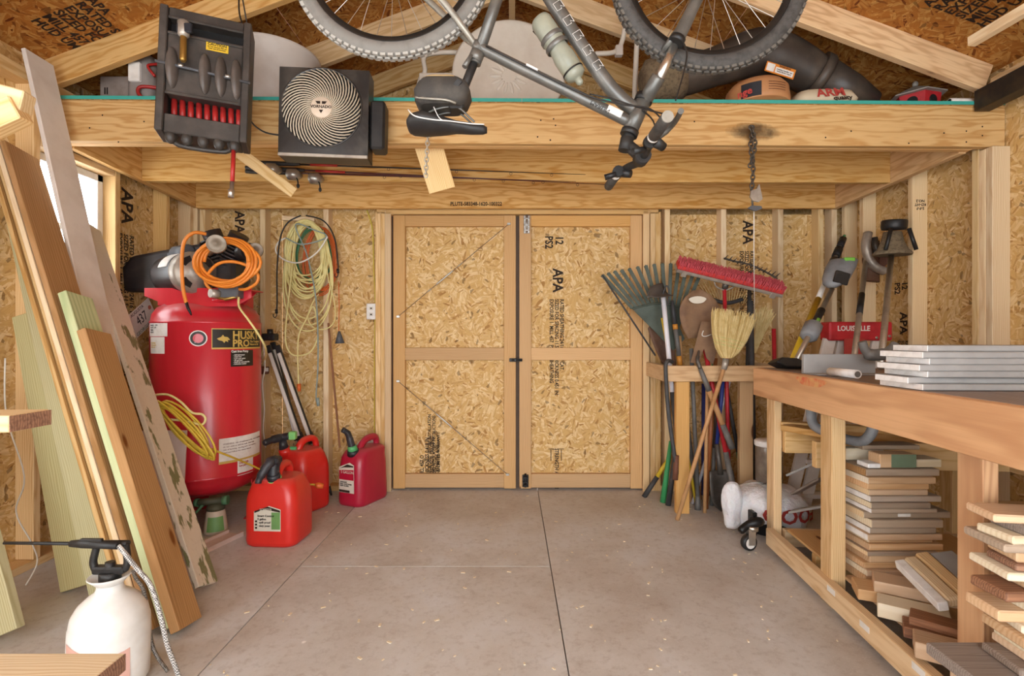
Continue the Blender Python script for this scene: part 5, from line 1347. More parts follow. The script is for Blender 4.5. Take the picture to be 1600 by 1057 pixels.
MB().prism([(-0.03, 0.02), (0.0, 0.03), (0.012, 0.055), (0.024, 0.01), (0.03, -0.02), (0.01, -0.035), (-0.02, -0.03), (-0.035, -0.01)], frame(W(1182, 305, 2.52), (1, 0.1, 0), (0, 0, 1)), -0.004, 0.004).build('hook_plate', 'motor_silver', t)
MB().prism([(-0.04, 0.0), (-0.02, 0.014), (0.03, 0.012), (0.035, 0.0), (0.0, -0.014)], frame(W(1180, 326, 2.52), (1, 0.1, 0), (0, 0, 1)), -0.004, 0.004).build('hook_tongue', 'grey_plastic', t)
MB().tube([W(1174, 300, 2.53), W(1176, 322, 2.52)], 0.005, 8).build('hook_shank', 'chain_dark', t)
# 2x hangers
lumber('hanger_strap', W(366, 233, 2.66), W(458, 301, 2.92), 0.036, 0.06, 'pine_light', loft, up=(0.6, 0, 1))
lumber('hanger_block', W(668, 222, 2.68), W(691, 297, 2.80), 0.145, 0.034, 'pine_light', loft, up=(0, -1, 0))
plain('rod_maroon', '4a1e22', 0.35); plain('rod_black', '1f1c1c', 0.4); plain('cork', 'b98f5e', 0.8); plain('reel_silver', 'a9a49c', 0.3, 0.7)
def rod(label, y0, y1, x1, red, rx, rmat, RDp):
    t = thing('fishing_rod', label, 'fishing rod', W(430, y0+20, 2.98), 'fishing rods under the loft')
    a = W(384, y0, RDp); b = W(x1, y1, RDp); u = b-a
    MB().tube([a, a+u*0.02, a+u*0.14, a+u*0.16], [0.011, 0.013, 0.013, 0.008], 10).build('grip', 'saddle_black', t)
    MB().tube([a+u*0.14, a+u*0.5, b], [0.006, 0.0045, 0.0015], 8).build('blank', rmat, t)
    if red: MB().tube([a+u*0.19, a+u*0.27], 0.0075, 8).build('red_wrap', 'red_hose', t)
    for f in (0.42, 0.62, 0.78, 0.9):
        c = a+u*f; MB().tube(smooth_path([c+V((0.008*math.cos(q), 0, -0.010+0.008*math.sin(q))) for q in (0, 1.57, 3.14, 4.71)], 4, True), 0.0012, 5, closed=True).build('line_guide', 'black_metal', t)
    rr = W(rx, y0+14, RDp-0.02)
    rl = MB().tube([rr+V((-0.02, -0.03, 0)), rr+V((-0.012, -0.04, 0)), rr+V((0.03, -0.03, 0)), rr+V((0.045, 0.0, 0.005))], [0.012, 0.032, 0.034, 0.016], 14).build('reel', 'reel_silver', t)
    MB().tube([rr+V((0.005, -0.02, 0.02)), a+u*((rr.x-a.x)/u.x)], 0.006, 8).build('reel_foot', 'black_metal', rl)
    MB().tube(smooth_path([rr+V((0.02, -0.035, -0.01)), rr+V((0.045, -0.05, -0.03)), rr+V((0.05, -0.05, -0.06))], 4), 0.004, 8).build('crank', 'black_metal', rl)
    MB().ell(rr+V((0.05, -0.05, -0.07)), (0.009, 0.009, 0.014)).build('crank_knob', 'saddle_black', rl)
rod('upper fishing rod with red wrap in the rack under the loft', 254, 273, 915, True, 426, 'rod_black', 3.0)
rod('middle maroon fishing rod reaching farthest right under the loft', 262, 289, 960, True, 458, 'rod_maroon', 3.042)
rod('lowest fishing rod with dangling reel crank under the loft', 268, 284, 900, False, 492, 'rod_maroon', 3.084)

# ================================================================ things stored on the loft
DZ = 2.304
def L(px, D): return V(((px-800)*D/800, D, DZ+bz((px-800)*D/800)))
plain('cardboard_grey', '9a8a80', 0.7, col2='857468'); plain('vac_grey', '8f8782', 0.5, col2='7a726c'); plain('tub_white', 'd8cec4', 0.5, col2='c4b6a8', scale=5); plain('table_white', 'dcd4c6', 0.5, col2='cbbfae', scale=5)
plain('blower_black', '3d352f', 0.45, col2='5f5347', scale=6); plain('orange_sticker', 'e0882e', 0.5); plain('bucket_tan', 'c08a5c', 0.6); plain('bag_cream', 'cfc0a4', 0.6); plain('roof_grey', '9a948c', 0.6); plain('bird_red', 'b4242a', 0.6, col2='8f1a1e')
bx = thing('cardboard_box', 'grey printed cardboard box at the left end of the loft', 'box', L(205, 2.86))
c = L(205, 2.86)
MB().obox(c+V((0, 0, 0.102)), (0.095, 0.1, 0.10), None, 0.003).build('carton', 'cardboard_grey', bx)
text('lettering', 'II', frame(c+V((-0.06, -0.1015, 0.12)), (1, 0, 0), (0, 0, 1)), 0.05, 'ink', bx); MB().obox(c+V((-0.06, -0.101, 0.06)), (0.018, 0.001, 0.02)).build('barcode', 'ink', bx)
js = thing('jump_starter', 'grey portable battery pack with clamps on the loft by the reel', 'battery pack', L(228, 2.72)); c = L(228, 2.72)
MB().loft([rrect(Matrix.Translation(c), a, 0.06, 0.04, z, 6) for z, a in ((0, 0.06), (0.02, 0.07), (0.22, 0.068), (0.27, 0.055), (0.285, 0.03))]).build('body', 'vac_grey', js)
MB().obox(c+V((-0.01, -0.065, 0.17)), (0.03, 0.012, 0.05), None, 0.004).build('clamp_holder', 'sticker_white', js)
MB().tube(smooth_path([c+V((0.09, -0.03, 0.23)), c+V((0.06, -0.07, 0.2)), c+V((0.09, -0.06, 0.15))], 5), 0.007, 8).build('cable', 'red_hose', js)
MB().tube(smooth_path([c+V((0.12, -0.03, 0.1)), c+V((0.03, -0.075, 0.09)), c+V((0.02, -0.08, 0.05)), c+V((0.06, -0.07, 0.03)), c+V((0.14, -0.03, 0.05))], 5), 0.009, 8).build('cable', 'red_hose', js)
MB().tube([c+V((0.07, 0.01, 0.24)), c+V((0.12, 0.01, 0.25))], 0.03, 12).build('knob', 'black_plastic', js)
tb = thing('storage_tub', 'large round white tub on the loft behind the black fan', 'tub', L(425, 2.92)); c = L(425, 2.92)
Mt = Matrix.Translation(c)
MB().lathe([(0.0, 0.0), (0.20, 0.0), (0.21, 0.02), (0.245, 0.36), (0.262, 0.372), (0.264, 0.385), (0.25, 0.39), (0.235, 0.36), (0.20, 0.03), (0.0, 0.02)], Mt, 48).build('tub_body', 'tub_white', tb)
ph = thing('patio_table', 'white round plastic patio table top standing on edge on the loft', 'table', L(795, 2.95)); R = 0.325; c = L(795, 2.95)+V((0, 0, R)); 
Mp = dirM(c, V((0.0, -1, 0.10)))
top = MB().lathe([(0, -0.008), (R-0.01, -0.01), (R, 0.0), (R, 0.016), (R-0.012, 0.022), (R-0.03, 0.014), (0, 0.012)], Mp, 64).build('table_top', 'table_white', ph)
pet = None
for i in range(14):
    a = 2*PI*i/14; M = Mp @ Matrix.Translation((0.0, -0.02, 0.0125)) @ Matrix.Rotation(a, 4, 'Z')
    if pet is None: pet = MB().ell(M @ V((0.075, 0, 0)), (0.037, 0.011, 0.006), M.to_3x3().to_4x4(), 10, 6).build('petal', 'table_white', top, M=M)
    else: o = bpy.data.objects.new('petal', pet.data); link(o, top, M)
MB().tube([c+V((-R*0.2, 0.04, R*0.5)), c+V((-R*0.25, 0.3, R*0.4))], 0.018, 10).build('table_leg', 'table_white', ph)
pc = thing('patio_chair', 'white tubular patio chair frame on the loft beside the round table', 'chair', L(690, 3.05))
MB().tube(smooth_path([L(640, 3.05)+V((0, 0, 0.017)), W(655, 130, 3.05), W(664, 112, 3.05), W(662, 92, 3.05), W(672, 84, 3.05), W(710, 82, 3.05), W(730, 90, 3.05), W(735, 150, 3.05)], 5), 0.014, 10).build('chair_frame', 'table_white', pc)
MB().obox(W(700, 128, 3.03), (0.17, 0.012, 0.05), None, 0.006).build('chair_panel', 'table_white', pc)
pc = thing('folding_chair', 'white tube folding frame standing upright right of the water bottle', 'chair', L(992, 2.85))
MB().tube(smooth_path([L(989, 2.99), W(994, 90, 2.99), W(996, 50, 2.99), W(994, 8, 2.99)], 4), 0.015, 12).build('upright', 'table_white', pc)
MB().tube(smooth_path([W(930, 84, 3.02), W(958, 82, 3.02), W(970, 70, 3.02), W(976, 45, 3.02), W(980, 10, 3.02)], 5), 0.014, 12).build('bent_tube', 'table_white', pc)
MB().obox(W(967, 80, 3.02), (0.022, 0.02, 0.03), None, 0.005).build('bracket', 'tub_white', pc)
dbx = thing('dark_crate', 'dark brown crate in shadow on the loft behind the white tubes', 'crate', L(965, 3.34)); c = L(965, 3.34)
plain('crate_dark', '3f2a22', 0.7, col2='2c1c18')
MB().box(c+V((-0.16, -0.12, 0)), c+V((0.16, 0.12, 0.27)), None, 0.006).build('crate_body', 'crate_dark', dbx); MB().box(c+V((-0.17, -0.13, 0.25)), c+V((0.17, 0.13, 0.28)), None, 0.006).build('crate_lid', 'black_plastic', dbx)
# leaf blower
lb = thing('leaf_blower', 'big dusty black leaf blower lying along the loft, orange warning sticker', 'leaf blower', L(1180, 2.80))
pts = smooth_path([W(1030, 128, 2.80), W(1075, 118, 2.79), W(1130, 100, 2.78), W(1180, 84, 2.78), W(1230, 96, 2.78), W(1275, 120, 2.78)], 4)
rs = [0.115, 0.11, 0.105, 0.10, 0.10, 0.10, 0.10, 0.10, 0.105, 0.11, 0.115, 0.12, 0.125, 0.125, 0.125, 0.125, 0.12, 0.115, 0.11, 0.105, 0.10]
MB().tube(pts, rs[:len(pts)], 24).build('blower_body', 'blower_black', lb)
MB().tube([W(1272, 116, 2.78), W(1282, 121, 2.78), W(1286, 123, 2.78)], [0.118, 0.12, 0.11], 24).build('clamp_ring', 'blower_black', lb)
MB().tube([W(1284, 122, 2.78), W(1328, 142, 2.79), W(1364, 160, 2.80)], [0.105, 0.085, 0.055], 24).build('nozzle', 'blower_black', lb)
plain('dusty_grill', '7a6a52', 0.95, col2='4a3f32', scale=60, bmp=0.6)
MB().tube([W(1003, 132, 2.80), W(1012, 130, 2.80), W(1050, 122, 2.79), W(1062, 119, 2.79)], [0.07, 0.115, 0.128, 0.118], 28).build('air_intake', 'dusty_grill', lb)
q = W(1219, 110, 2.65); Ms = frame(q, V((1, 0, -0.32)), V((0.3, 0, 1)))
MB().obox((0, 0, 0), (0.078, 0.026, 0.0015), Ms).build('sticker', 'orange_sticker', lb)
MB().obox((-0.052, 0, 0.0018), (0.02, 0.02, 0.0006), Ms).build('sticker_icon', 'sticker_white', lb); MB().obox((0.022, -0.004, 0.0018), (0.048, 0.015, 0.0006), Ms).build('sticker_field', 'sticker_white', lb)
text('lettering', 'WARNING', Ms @ Matrix.Translation((0.02, 0.019, 0.002)), 0.013, 'ink', lb); text('lettering', 'rotating impeller can\ncause severe injury', Ms @ Matrix.Translation((0.022, -0.004, 0.0027)), 0.010, 'ink', lb)
# bucket
bk = thing('bucket', 'tan bucket with printed label on the loft under the leaf blower', 'bucket', L(1182, 2.66)); c = L(1182, 2.66)
MB().lathe([(0.155, 0), (0.157, 0.02), (0.150, 0.085), (0.125, 0.115), (0.06, 0.13), (0, 0.132)], Matrix.Translation(c), 36).build('bucket_body', 'bucket_tan', bk)
MB().add([c+V((0.158*math.sin(a), -0.158*math.cos(a), z)) for a in [-0.9+0.12*i for i in range(6)] for z in (0.005, 0.075)], [[2*i, 2*i+2, 2*i+3, 2*i+1] for i in range(5)], True).build('blue_label', 'plate_ink', bk)
for i in range(4): MB().add([c+V((0.1595*math.sin(a), -0.1595*math.cos(a), 0.03+i*0.012+dz)) for a in (-0.1, 0.1, 0.3, 0.5) for dz in (0, 0.003)], [[2*j, 2*j+2, 2*j+3, 2*j+1] for j in range(3)]).build('label_line', 'rust_brown', bk)
text('lettering', 'nge', frame(c+V((-0.115, -0.118, 0.03)), V((0.75, -0.66, 0.12)), (0, 0, 1)), 0.05, 'ink_red', bk)
bgx = thing('feed_bag', 'cream bag with red capital letters lying on the loft', 'bag', L(1280, 2.68)); c = L(1280, 2.68)+V((0, 0, 0.004))
MB().loft([rrect(Matrix.Translation(c), a, b_, 0.05, z, 6) for z, a, b_ in ((0, 0.15, 0.09), (0.03, 0.16, 0.1), (0.07, 0.14, 0.085), (0.09, 0.08, 0.05))]).build('bag_body', 'bag_cream', bgx)
text('lettering', 'ARM', frame(c+V((0.0, -0.098, 0.048)), (1, 0, 0.06), (0, 0.4, 1)), 0.07, 'ink_red', bgx); text('lettering', 'quality', frame(c+V((0.06, -0.101, 0.022)), (1, 0, 0.04), (0, 0.2, 1)), 0.035, 'ink', bgx)
# birdhouse
bh = thing('birdhouse', 'red hexagonal birdhouse with pale roof on the loft', 'birdhouse', L(1430, 2.79)); c = L(1430, 2.79)
hexp = [(0.105*math.cos(a), 0.105*math.sin(a)) for a in [i*PI/3+0.25 for i in range(6)]]
body = MB().loft([[c+V((x*s, y*s, z)) for x, y in hexp] for z, s in ((0, 0.8), (0.02, 0.95), (0.11, 1.05), (0.125, 1.05))], smooth=False).build('body', 'bird_red', bh)
MB().loft([[c+V((x*s, y*s, z)) for x, y in hexp] for z, s in ((0.12, 1.3), (0.126, 1.3), (0.175, 0.35), (0.19, 0.08))], smooth=False).build('roof', 'roof_grey', bh)
for i, ang in enumerate((-1.32, -2.37)):
    n_ = V((math.cos(ang), math.sin(ang), 0.05)); MB().lathe([(0.024, -0.01), (0.024, 0.003)], dirM(c+n_*0.094+V((0, 0, 0.075)), n_), 18).build('entry_hole', 'dark_inside', body)
MB().ell(c+V((0, 0, 0.2)), (0.014, 0.014, 0.018)).build('finial', 'roof_grey', bh)
for k, (a, b) in enumerate((((1472, 164, 2.60), (1508, 147, 2.78)), ((1482, 164, 2.58), (1516, 149, 2.72)))):
    a = ((2.19, 2.622, 2.304), (2.21, 2.586, 2.304))[k]; b = (a[0]+0.13, a[1]+0.001, 2.304); pass
    t = thing('tube', ('white plastic tube at the right end of the loft, rear one', 'white plastic tube at the right end of the loft, front one')[k], 'tube', V(a))
    MB().tube([V(a), V(b)], 0.014, 12).build('tube_wall', 'sticker_white', t); MB().tube([V(a), V(a)+(V(a)-V(b)).normalized()*0.001], 0.011, 12).build('bore', 'dark_inside', t)
blk = thing('steel_beam', 'black steel channel running along the right wall under the eave', 'steel channel', (2.40, 1.6, 2.25))
plain('steel_black', '2a2420', 0.5, 0.3, col2='4a3a28')
X_ = 2.30
MB().box((X_, 0.3, 2.235), (X_+0.006, 2.548, 2.335), None, 0.002).build('web', 'steel_black', blk); MB().box((X_+0.006, 0.3, 2.235), (X_+0.076, 2.548, 2.241), None, 0.002).build('flange', 'steel_black', blk); MB().box((X_+0.006, 0.3, 2.329), (X_+0.076, 2.548, 2.335), None, 0.002).build('flange', 'steel_black', blk)
# ================================================================ tool corral by the doors
rk = thing('tool_rack', 'pine tool corral with posts and rails right of the doors', 'tool rack', (1.25, 3.45, 0))
RZ = 0.885
lumber('rail', (0.945, 3.20, RZ), (1.72, 3.20, RZ), 0.038, 0.098, 'pine_warm', rk)
lumber('rail', (0.965, 3.22, RZ), (0.985, 3.69, RZ), 0.038, 0.098, 'pine', rk)
lumber('rail', (1.70, 3.22, RZ), (1.70, 3.69, RZ), 0.038, 0.098, 'pine', rk)
lumber('post', (1.075, 3.24, 0), (1.075, 3.24, 0.835), 0.085, 0.038, 'pine_warm', rk, up=(0, -1, 0))
lumber('post', (1.485, 3.26, 0), (1.485, 3.26, 0.835), 0.085, 0.038, 'pine_warm', rk, up=(0, -1, 0))
# ---- tools
plain('tool_grey', '6f6c68', 0.6, 0.1, col2='55524e'); plain('grip_dark', '3a3a3c', 0.6, col2='4c4a48'); plain('tool_yellow', 'd8b832', 0.5); plain('tool_white', 'dcdae0', 0.4)
plain('tool_red', 'c22c34', 0.45, col2='a01f28'); plain('tool_blue', '26357a', 0.5); plain('tool_green', '3f9a5e', 0.5); plain('tool_orange', 'd08a34', 0.5); plain('rusty_blade', '6f4f3c', 0.7, 0.2, col2='4c352a', scale=10)
plain('dusty_blade', '8a6a4e', 0.75, 0.1, col2='6d5140', scale=9); plain('steel_blade', '66605a', 0.5, 0.5, col2='4a4540', scale=9); plain('rake_green', '4a5449', 0.55, col2='3a4238'); plain('straw', 'dcc68e', 0.8, col2='c4a868', scale=30)
plain('pink_bristle', 'c8545c', 0.8, col2='a83038', scale=60); plain('broom_red', 'd0342c', 0.6); plain('dark_handle', '4a3a30', 0.6); plain('amber_handle', '9a5a30', 0.5, col2='854a24')
def tool(name, label, cat, segs, group='long tools in the corral'):
    """segs: list of (part, material, a, b, ra, rb)"""
    t = thing(name, label, cat, segs[0][2], group)
    for nm, mt, a, b, ra, rb in segs:
        MB().tube([a, b], [ra, rb], 12).build(nm, mt, t)
    return t
def blade(t, mat, c, along, face, L, w0, w1, w2, dish, name='blade', tip=0.6, th=0.003):
    """dished blade from the socket c; widths at shoulder, middle, tip"""
    u = V(along).normalized(); f = V(face); f = (f-u*f.dot(u)).normalized(); s = u.cross(f)
    rows = []; nr = 9
    for i in range(nr):
        v = i/(nr-1)
        w = (w0*(1-v)*(1-v)+2*w1*v*(1-v)*1.15+w2*v*v)
        if v > tip: w *= math.sqrt(max(0.04, 1-((v-tip)/(1-tip))**2*0.9))
        rows.append([c+u*(L*v)+s*(w*x)+f*(-dish*(1-x*x)+dish*0.25*math.sin(v*PI)) for x in (-1, -0.66, -0.33, 0, 0.33, 0.66, 1)])
    vs = [p for r in rows for p in r]
    fs = [[i*7+j, i*7+j+1, (i+1)*7+j+1, (i+1)*7+j] for i in range(nr-1) for j in range(6)]
    return MB().add(vs, fs, True).build(name, mat, t, solid=th)
F = lambda px, py: G(px, max(py, 774))
UP = V((0, 0, 1)); CAMF = V((0, -1, 0))
# every long tool stands in its own depth lane between the rails
def LN(px, D): return V(((px-800)*D/800, D, 0.0))
def LT(px, py, D): return W(px, py, D)
# leaf rake
D_ = 3.455
lr = tool('leaf_rake', 'wide dark green leaf rake fanning out left in the corral', 'rake', [('handle', 'handle_wood', LN(1080, D_), W(1062, 525, D_), 0.0115, 0.0115)])
pl = [W(x, y, D_) for x, y in ((985, 480), (1010, 476), (1042, 474), (1072, 480), (1062, 512), (1070, 530), (1052, 548), (1020, 515))]
MB().add(pl+[p+V((0, 0.006, 0)) for p in pl], [list(range(8)), list(range(15, 7, -1))]+[[i, (i+1) % 8, 8+(i+1) % 8, 8+i] for i in range(8)]).build('hub_plate', 'rake_green', lr)
tips = [(941, 430), (950, 427), (960, 424), (971, 422), (983, 420), (996, 417), (1009, 415), (1022, 413), (1035, 412), (1048, 412), (1061, 413), (1074, 415), (1086, 419), (1096, 424)]
for i, (x, y) in enumerate(tips):
    f = i/(len(tips)-1); r0 = W(988+f*84, 482-8*math.sin(f*PI), D_-0.003); e = W(x, y, D_-0.015)
    MB().beam(r0, e, 0.024, 0.004, CAMF, 0.001).build('tine', 'rake_green', lr)
    MB().tube([e, e+V((0, 0.03, -0.006))], 0.005, 6).build('tine_tip', 'rake_green', lr)
MB().tube(smooth_path([W(988, 483, D_-0.012), W(1030, 474, D_-0.015), W(1074, 484, D_-0.012)], 6), 0.006, 8).build('cross_bar', 'rake_green', lr)
MB().tube([W(941, 430, D_-0.015), W(1024, 556, D_-0.01)], 0.006, 6).build('side_stay', 'grip_dark', lr)
# push broom
b = W(1132, 452, 3.36)
pb = tool('push_broom', 'long red bristled push broom lying head up across the corral', 'broom', [('handle', 'tool_red', LN(1140, 3.36), b, 0.0125, 0.0125)])
HD = 3.335
h0 = W(1056, 416, HD); h1 = W(1221, 456, HD); u = (h1-h0).normalized(); nb = V((0, -0.55, 0.84)).normalized(); nb = (nb-u*nb.dot(u)).normalized(); sdir = u.cross(nb)
Mbk = frame((h0+h1)/2, u, sdir); Lh = (h1-h0).length/2
zs_ = 1 if (Mbk.to_3x3() @ V((0, 0, 1))).dot(nb) > 0 else -1
MB().obox((0, 0, -0.012*zs_), (Lh, 0.05, 0.011), Mbk, 0.005).build('block', 'motor_silver', pb)
random.seed(21); br = MB()
for i in range(64):
    for j in range(7):
        p = Mbk @ V((-Lh+0.012+i*(2*Lh-0.024)/63+random.uniform(-.002, .002), -0.044+j*0.0147, 0))
        q = p+nb*(0.058+random.uniform(-.005, .005))+V((random.uniform(-.005, .005), random.uniform(-.005, .005), 0))
        br.tube([p, q], [0.0034, 0.0042], 5)
o = br.build('bristles', 'pink_bristle', pb); o['kind'] = 'stuff'
MB().obox((0, 0, 0.014*zs_), (Lh-0.004, 0.046, 0.014), Mbk, 0.004).build('bristle_base', 'broom_red', pb)
for x in (-0.30, 0.29): MB().obox((x, 0.052, -0.02*zs_), (0.018, 0.006, 0.018), Mbk, 0.003).build('clip', 'motor_silver', pb)
MB().tube([b, W(1135, 440, 3.345)], [0.018, 0.022], 12).build('socket', 'steel_blade', pb)
for s in (-1, 1): MB().tube(smooth_path([W(1133, 454, 3.355), W(1133+s*14, 448, 3.35), W(1133+s*17, 438, 3.345)], 4), 0.005, 7).build('brace', 'motor_silver', pb)
# corn broom, standing in front of the rail
CB = 3.11
cb = tool('corn_broom', 'straw corn broom standing bristles up at the front of the corral', 'broom', [('handle', 'handle_wood', LN(1058, CB), W(1134, 566, CB), 0.0125, 0.0125), ('ferrule', 'motor_silver', W(1131, 578, CB), W(1134.5, 561, CB), 0.017, 0.02)])
random.seed(5); st = MB(); st2 = MB(); plain('straw_dark', 'b89a5c', 0.85)
def cb_pt(f, x, d):      # f along 0..1, x across -1..1
    c0 = W(1135, 560, CB)
    l = W(1111, 486, CB); r = W(1182, 497, CB); mid0 = W(1114, 530, CB); mid1 = W(1163, 548, CB)
    lft = (c0+V((-0.03, 0, 0)))*(1-f)**2+2*f*(1-f)*(mid0+V((-0.02, 0, -0.02)))+l*f*f
    rgt = (c0+V((0.03, 0, 0)))*(1-f)**2+2*f*(1-f)*(mid1+V((0.0, 0, -0.02)))+r*f*f
    return lft.lerp(rgt, (x+1)/2)+V((0, d*(1-f*0.3), 0))
rings = []
for f in (0, 0.25, 0.5, 0.75, 0.97):
    rings.append([cb_pt(f, 0.94*math.cos(2*PI*k/16), 0.032*math.sin(2*PI*k/16)) for k in range(16)])
MB().loft(rings).build('straw_head', 'straw', cb)
for i in range(260):
    x = random.uniform(-1, 1); d = random.choice((-1, -1, 1))*0.035*math.sqrt(max(0, 1-x*x))+random.uniform(-.004, .004); e = 1.0+random.uniform(-0.04, 0.07)
    (st if i % 3 else st2).tube([cb_pt(f, x+random.uniform(-.02, .02), d) for f in (0.02, 0.3, 0.6, 0.85, e)], 0.0016, 4, cap=False)
o = st.build('straws', 'straw', cb); o['kind'] = 'stuff'; o = st2.build('dark_straws', 'straw_dark', cb); o['kind'] = 'stuff'
plain('stitch_green', 'b8c27a', 0.8)
for f in (0.40, 0.48, 0.56):
    MB().tube([cb_pt(f, math.cos(2*PI*k/20)*0.99, 0.038*math.sin(2*PI*k/20)) for k in range(20)], 0.0018, 5, closed=True).build('stitching', 'stitch_green', cb)
# round shovel, dusty, with red handle
a = F(1154, 806); b = W(1096, 520, 3.30)
t = tool('shovel', 'round point shovel, dusty brown blade up, red handle with grey grip', 'shovel', [('grip', 'tool_grey', a, a.lerp(b, 0.34), 0.018, 0.017), ('handle', 'tool_red', a.lerp(b, 0.34), a.lerp(b, 0.95), 0.0145, 0.0145)])
blade(t, 'dusty_blade', W(1096, 528, 3.30), W(1090, 455, 3.31)-W(1096, 528, 3.30), CAMF, 0.31, 0.085, 0.15, 0.09, 0.018)
MB().prism([(0.055*math.cos(q)*(1+0.1*math.sin(3*q)), 0.024*math.sin(q)) for q in [k*PI/8 for k in range(16)]], frame(W(1090, 469, 3.285), (1, 0, 0.03), (0, 0.1, 1)), -0.001, 0.002).build('label', 'label_cream', t)
# white handled scoop
a = LN(1068, 3.30); b = W(1036, 462, 3.30)
t = tool('spade', 'white handled spade with small dark curved head in the corral', 'spade', [('lower_handle', 'grip_dark', a, a.lerp(b, 0.55), 0.0135, 0.0145), ('handle', 'tool_white', a.lerp(b, 0.55), b, 0.0155, 0.0155)])
blade(t, 'steel_blade', W(1044, 452, 3.285), W(1008, 462, 3.235)-W(1044, 452, 3.285), V((0.2, -0.6, 0.6)), 0.15, 0.06, 0.06, 0.03, 0.03)
MB().tube(smooth_path([W(1035, 462, 3.29), W(1041, 447, 3.29), W(1045, 455, 3.29), W(1043, 478, 3.29)], 5), 0.005, 8).build('loop', 'grip_dark', t)
# yellow handle with black grip, left of the corral
a = F(1008, 782); b = W(1046, 718, 3.33)
a = LN(1006, 3.56); b = W(1046, 716, 3.56)
tool('garden_tool', 'yellow tool handle with black grip foot left of the corral', 'garden tool', [('grip', 'grip_dark', a, a.lerp(b, 0.52), 0.018, 0.016), ('handle', 'tool_yellow', a.lerp(b, 0.52), b, 0.0145, 0.0145)])
tool('hoe', 'slim yellow handle standing beside the white spade handle', 'hoe', [('lower_handle', 'tool_yellow', LN(1089, 3.34), W(1050, 580, 3.34), 0.010, 0.010), ('handle', 'tool_yellow', W(1050, 580, 3.34), W(1035, 497, 3.34), 0.011, 0.011)])
a = LN(1090, 3.385); b = W(1050, 470, 3.385)
tool('lopper', 'black pole with orange bands beside the white spade handle', 'pruning pole', [('pole', 'tool_grey', a, a.lerp(b, 0.68), 0.014, 0.015), ('band', 'tool_orange', a.lerp(b, 0.68), a.lerp(b, 0.73), 0.0165, 0.0165), ('middle', 'tool_grey', a.lerp(b, 0.73), a.lerp(b, 0.86), 0.0155, 0.0155), ('upper_band', 'tool_orange', a.lerp(b, 0.86), a.lerp(b, 0.885), 0.017, 0.017), ('top', 'grip_dark', a.lerp(b, 0.885), b, 0.016, 0.010)])
# rusty shovel at left
a = LN(1094, 3.51); b = W(1050, 575, 3.51)
t = tool('shovel', 'rusty narrow shovel blade at the left end of the corral', 'shovel', [('handle', 'handle_wood', a, b, 0.014, 0.014)])
blade(t, 'rusty_blade', W(1049, 578, 3.51), W(1024, 494, 3.51)-W(1049, 578, 3.51), V((-0.2, -1, 0)), 0.36, 0.03, 0.07, 0.07, 0.02, tip=0.9)
# flat square spade
t = tool('shovel', 'flat square shovel with pale scratch behind the corn broom', 'shovel', [('handle', 'handle_wood', LN(1101, 3.243), W(1106, 574, 3.243), 0.011, 0.011)])
pl = [W(x, y, 3.235) for x, y in ((1079, 567), (1096, 503), (1122, 504), (1126, 530), (1114, 570), (1104, 560), (1100, 545), (1092, 568))]
n = len(pl)
MB().add(pl+[p+V((0, 0.004, 0)) for p in pl], [list(range(n)), list(range(2*n-1, n-1, -1))]+[[i, (i+1) % n, n+(i+1) % n, n+i] for i in range(n)]).build('blade', 'dusty_blade', t)
MB().tube(smooth_path([W(1099, 517, 3.23), W(1097, 524, 3.23), W(1102, 526, 3.23), W(1111, 523, 3.23)], 4), 0.003, 6).build('scratch_wire', 'white_line', t)
# hooked bar hung over the front rail
t = thing('crowbar', 'dark hooked pry bar hung over the front corral rail', 'pry bar', W(1055, 748, 3.16), 'long tools in the corral')
MB().tube(smooth_path([W(1050, 566, 3.215), W(1046, 564, 3.19), W(1042, 566, 3.168), W(1040, 578, 3.163), W(1044, 640, 3.163), W(1052, 700, 3.163), W(1057, 735, 3.163), W(1055, 748, 3.163)], 5), 0.0125, 10).build('bar', 'grip_dark', t)
MB().tube([W(1057, 712, 3.163), W(1055, 750, 3.163)], [0.0155, 0.017], 10).build('claw', 'rust_brown', t)
# pick hooked over the rail, wood handle with grey grip
a = W(1144, 701, 3.156); b = W(1094, 576, 3.156)
t = tool('pick', 'wooden handled pick with grey grip hooked over the corral rail', 'pick', [('grip', 'tool_grey', a, a.lerp(b, 0.3), 0.020, 0.018), ('handle', 'handle_wood', a.lerp(b, 0.3), a.lerp(b, 0.72), 0.0165, 0.0165), ('neck', 'tool_grey', a.lerp(b, 0.72), b, 0.0175, 0.013)])
MB().tube(smooth_path([b, W(1090, 563, 3.17), W(1091, 556, 3.20), W(1092, 548, 3.218)], 4), [0.013]*4+[0.0115]*4+[0.007]*4+[0.003], 8).build('pick_point', 'steel_blade', t)
tool('mop', 'white painted handle leaning right behind the corn broom handle', 'mop', [('handle', 'tool_white', LN(1082, 3.42), W(1142, 590, 3.42), 0.0105, 0.0105)])
tool('garden_tool', 'reddish varnished handle standing upright in the corral', 'garden tool', [('tip', 'amber_handle', LN(1103, 3.322), LN(1103, 3.322)+V((0, 0, 0.05)), 0.016, 0.013), ('handle', 'amber_handle', LN(1103, 3.322)+V((0, 0, 0.05)), W(1118, 560, 3.322), 0.0155, 0.013)])
tool('garden_tool', 'straight grey handle with flared foot behind the front post', 'garden tool', [('foot', 'tool_grey', LN(1090, 3.30), LN(1090, 3.30)+V((0, 0, 0.09)), 0.02, 0.014), ('handle', 'tool_grey', LN(1090, 3.30)+V((0, 0, 0.09)), W(1080, 545, 3.30), 0.014, 0.013)])
tool('garden_tool', 'dark blue pole standing in the middle of the corral', 'garden tool', [('handle', 'tool_blue', LN(1102, 3.61), W(1102, 600, 3.61), 0.028, 0.025)])
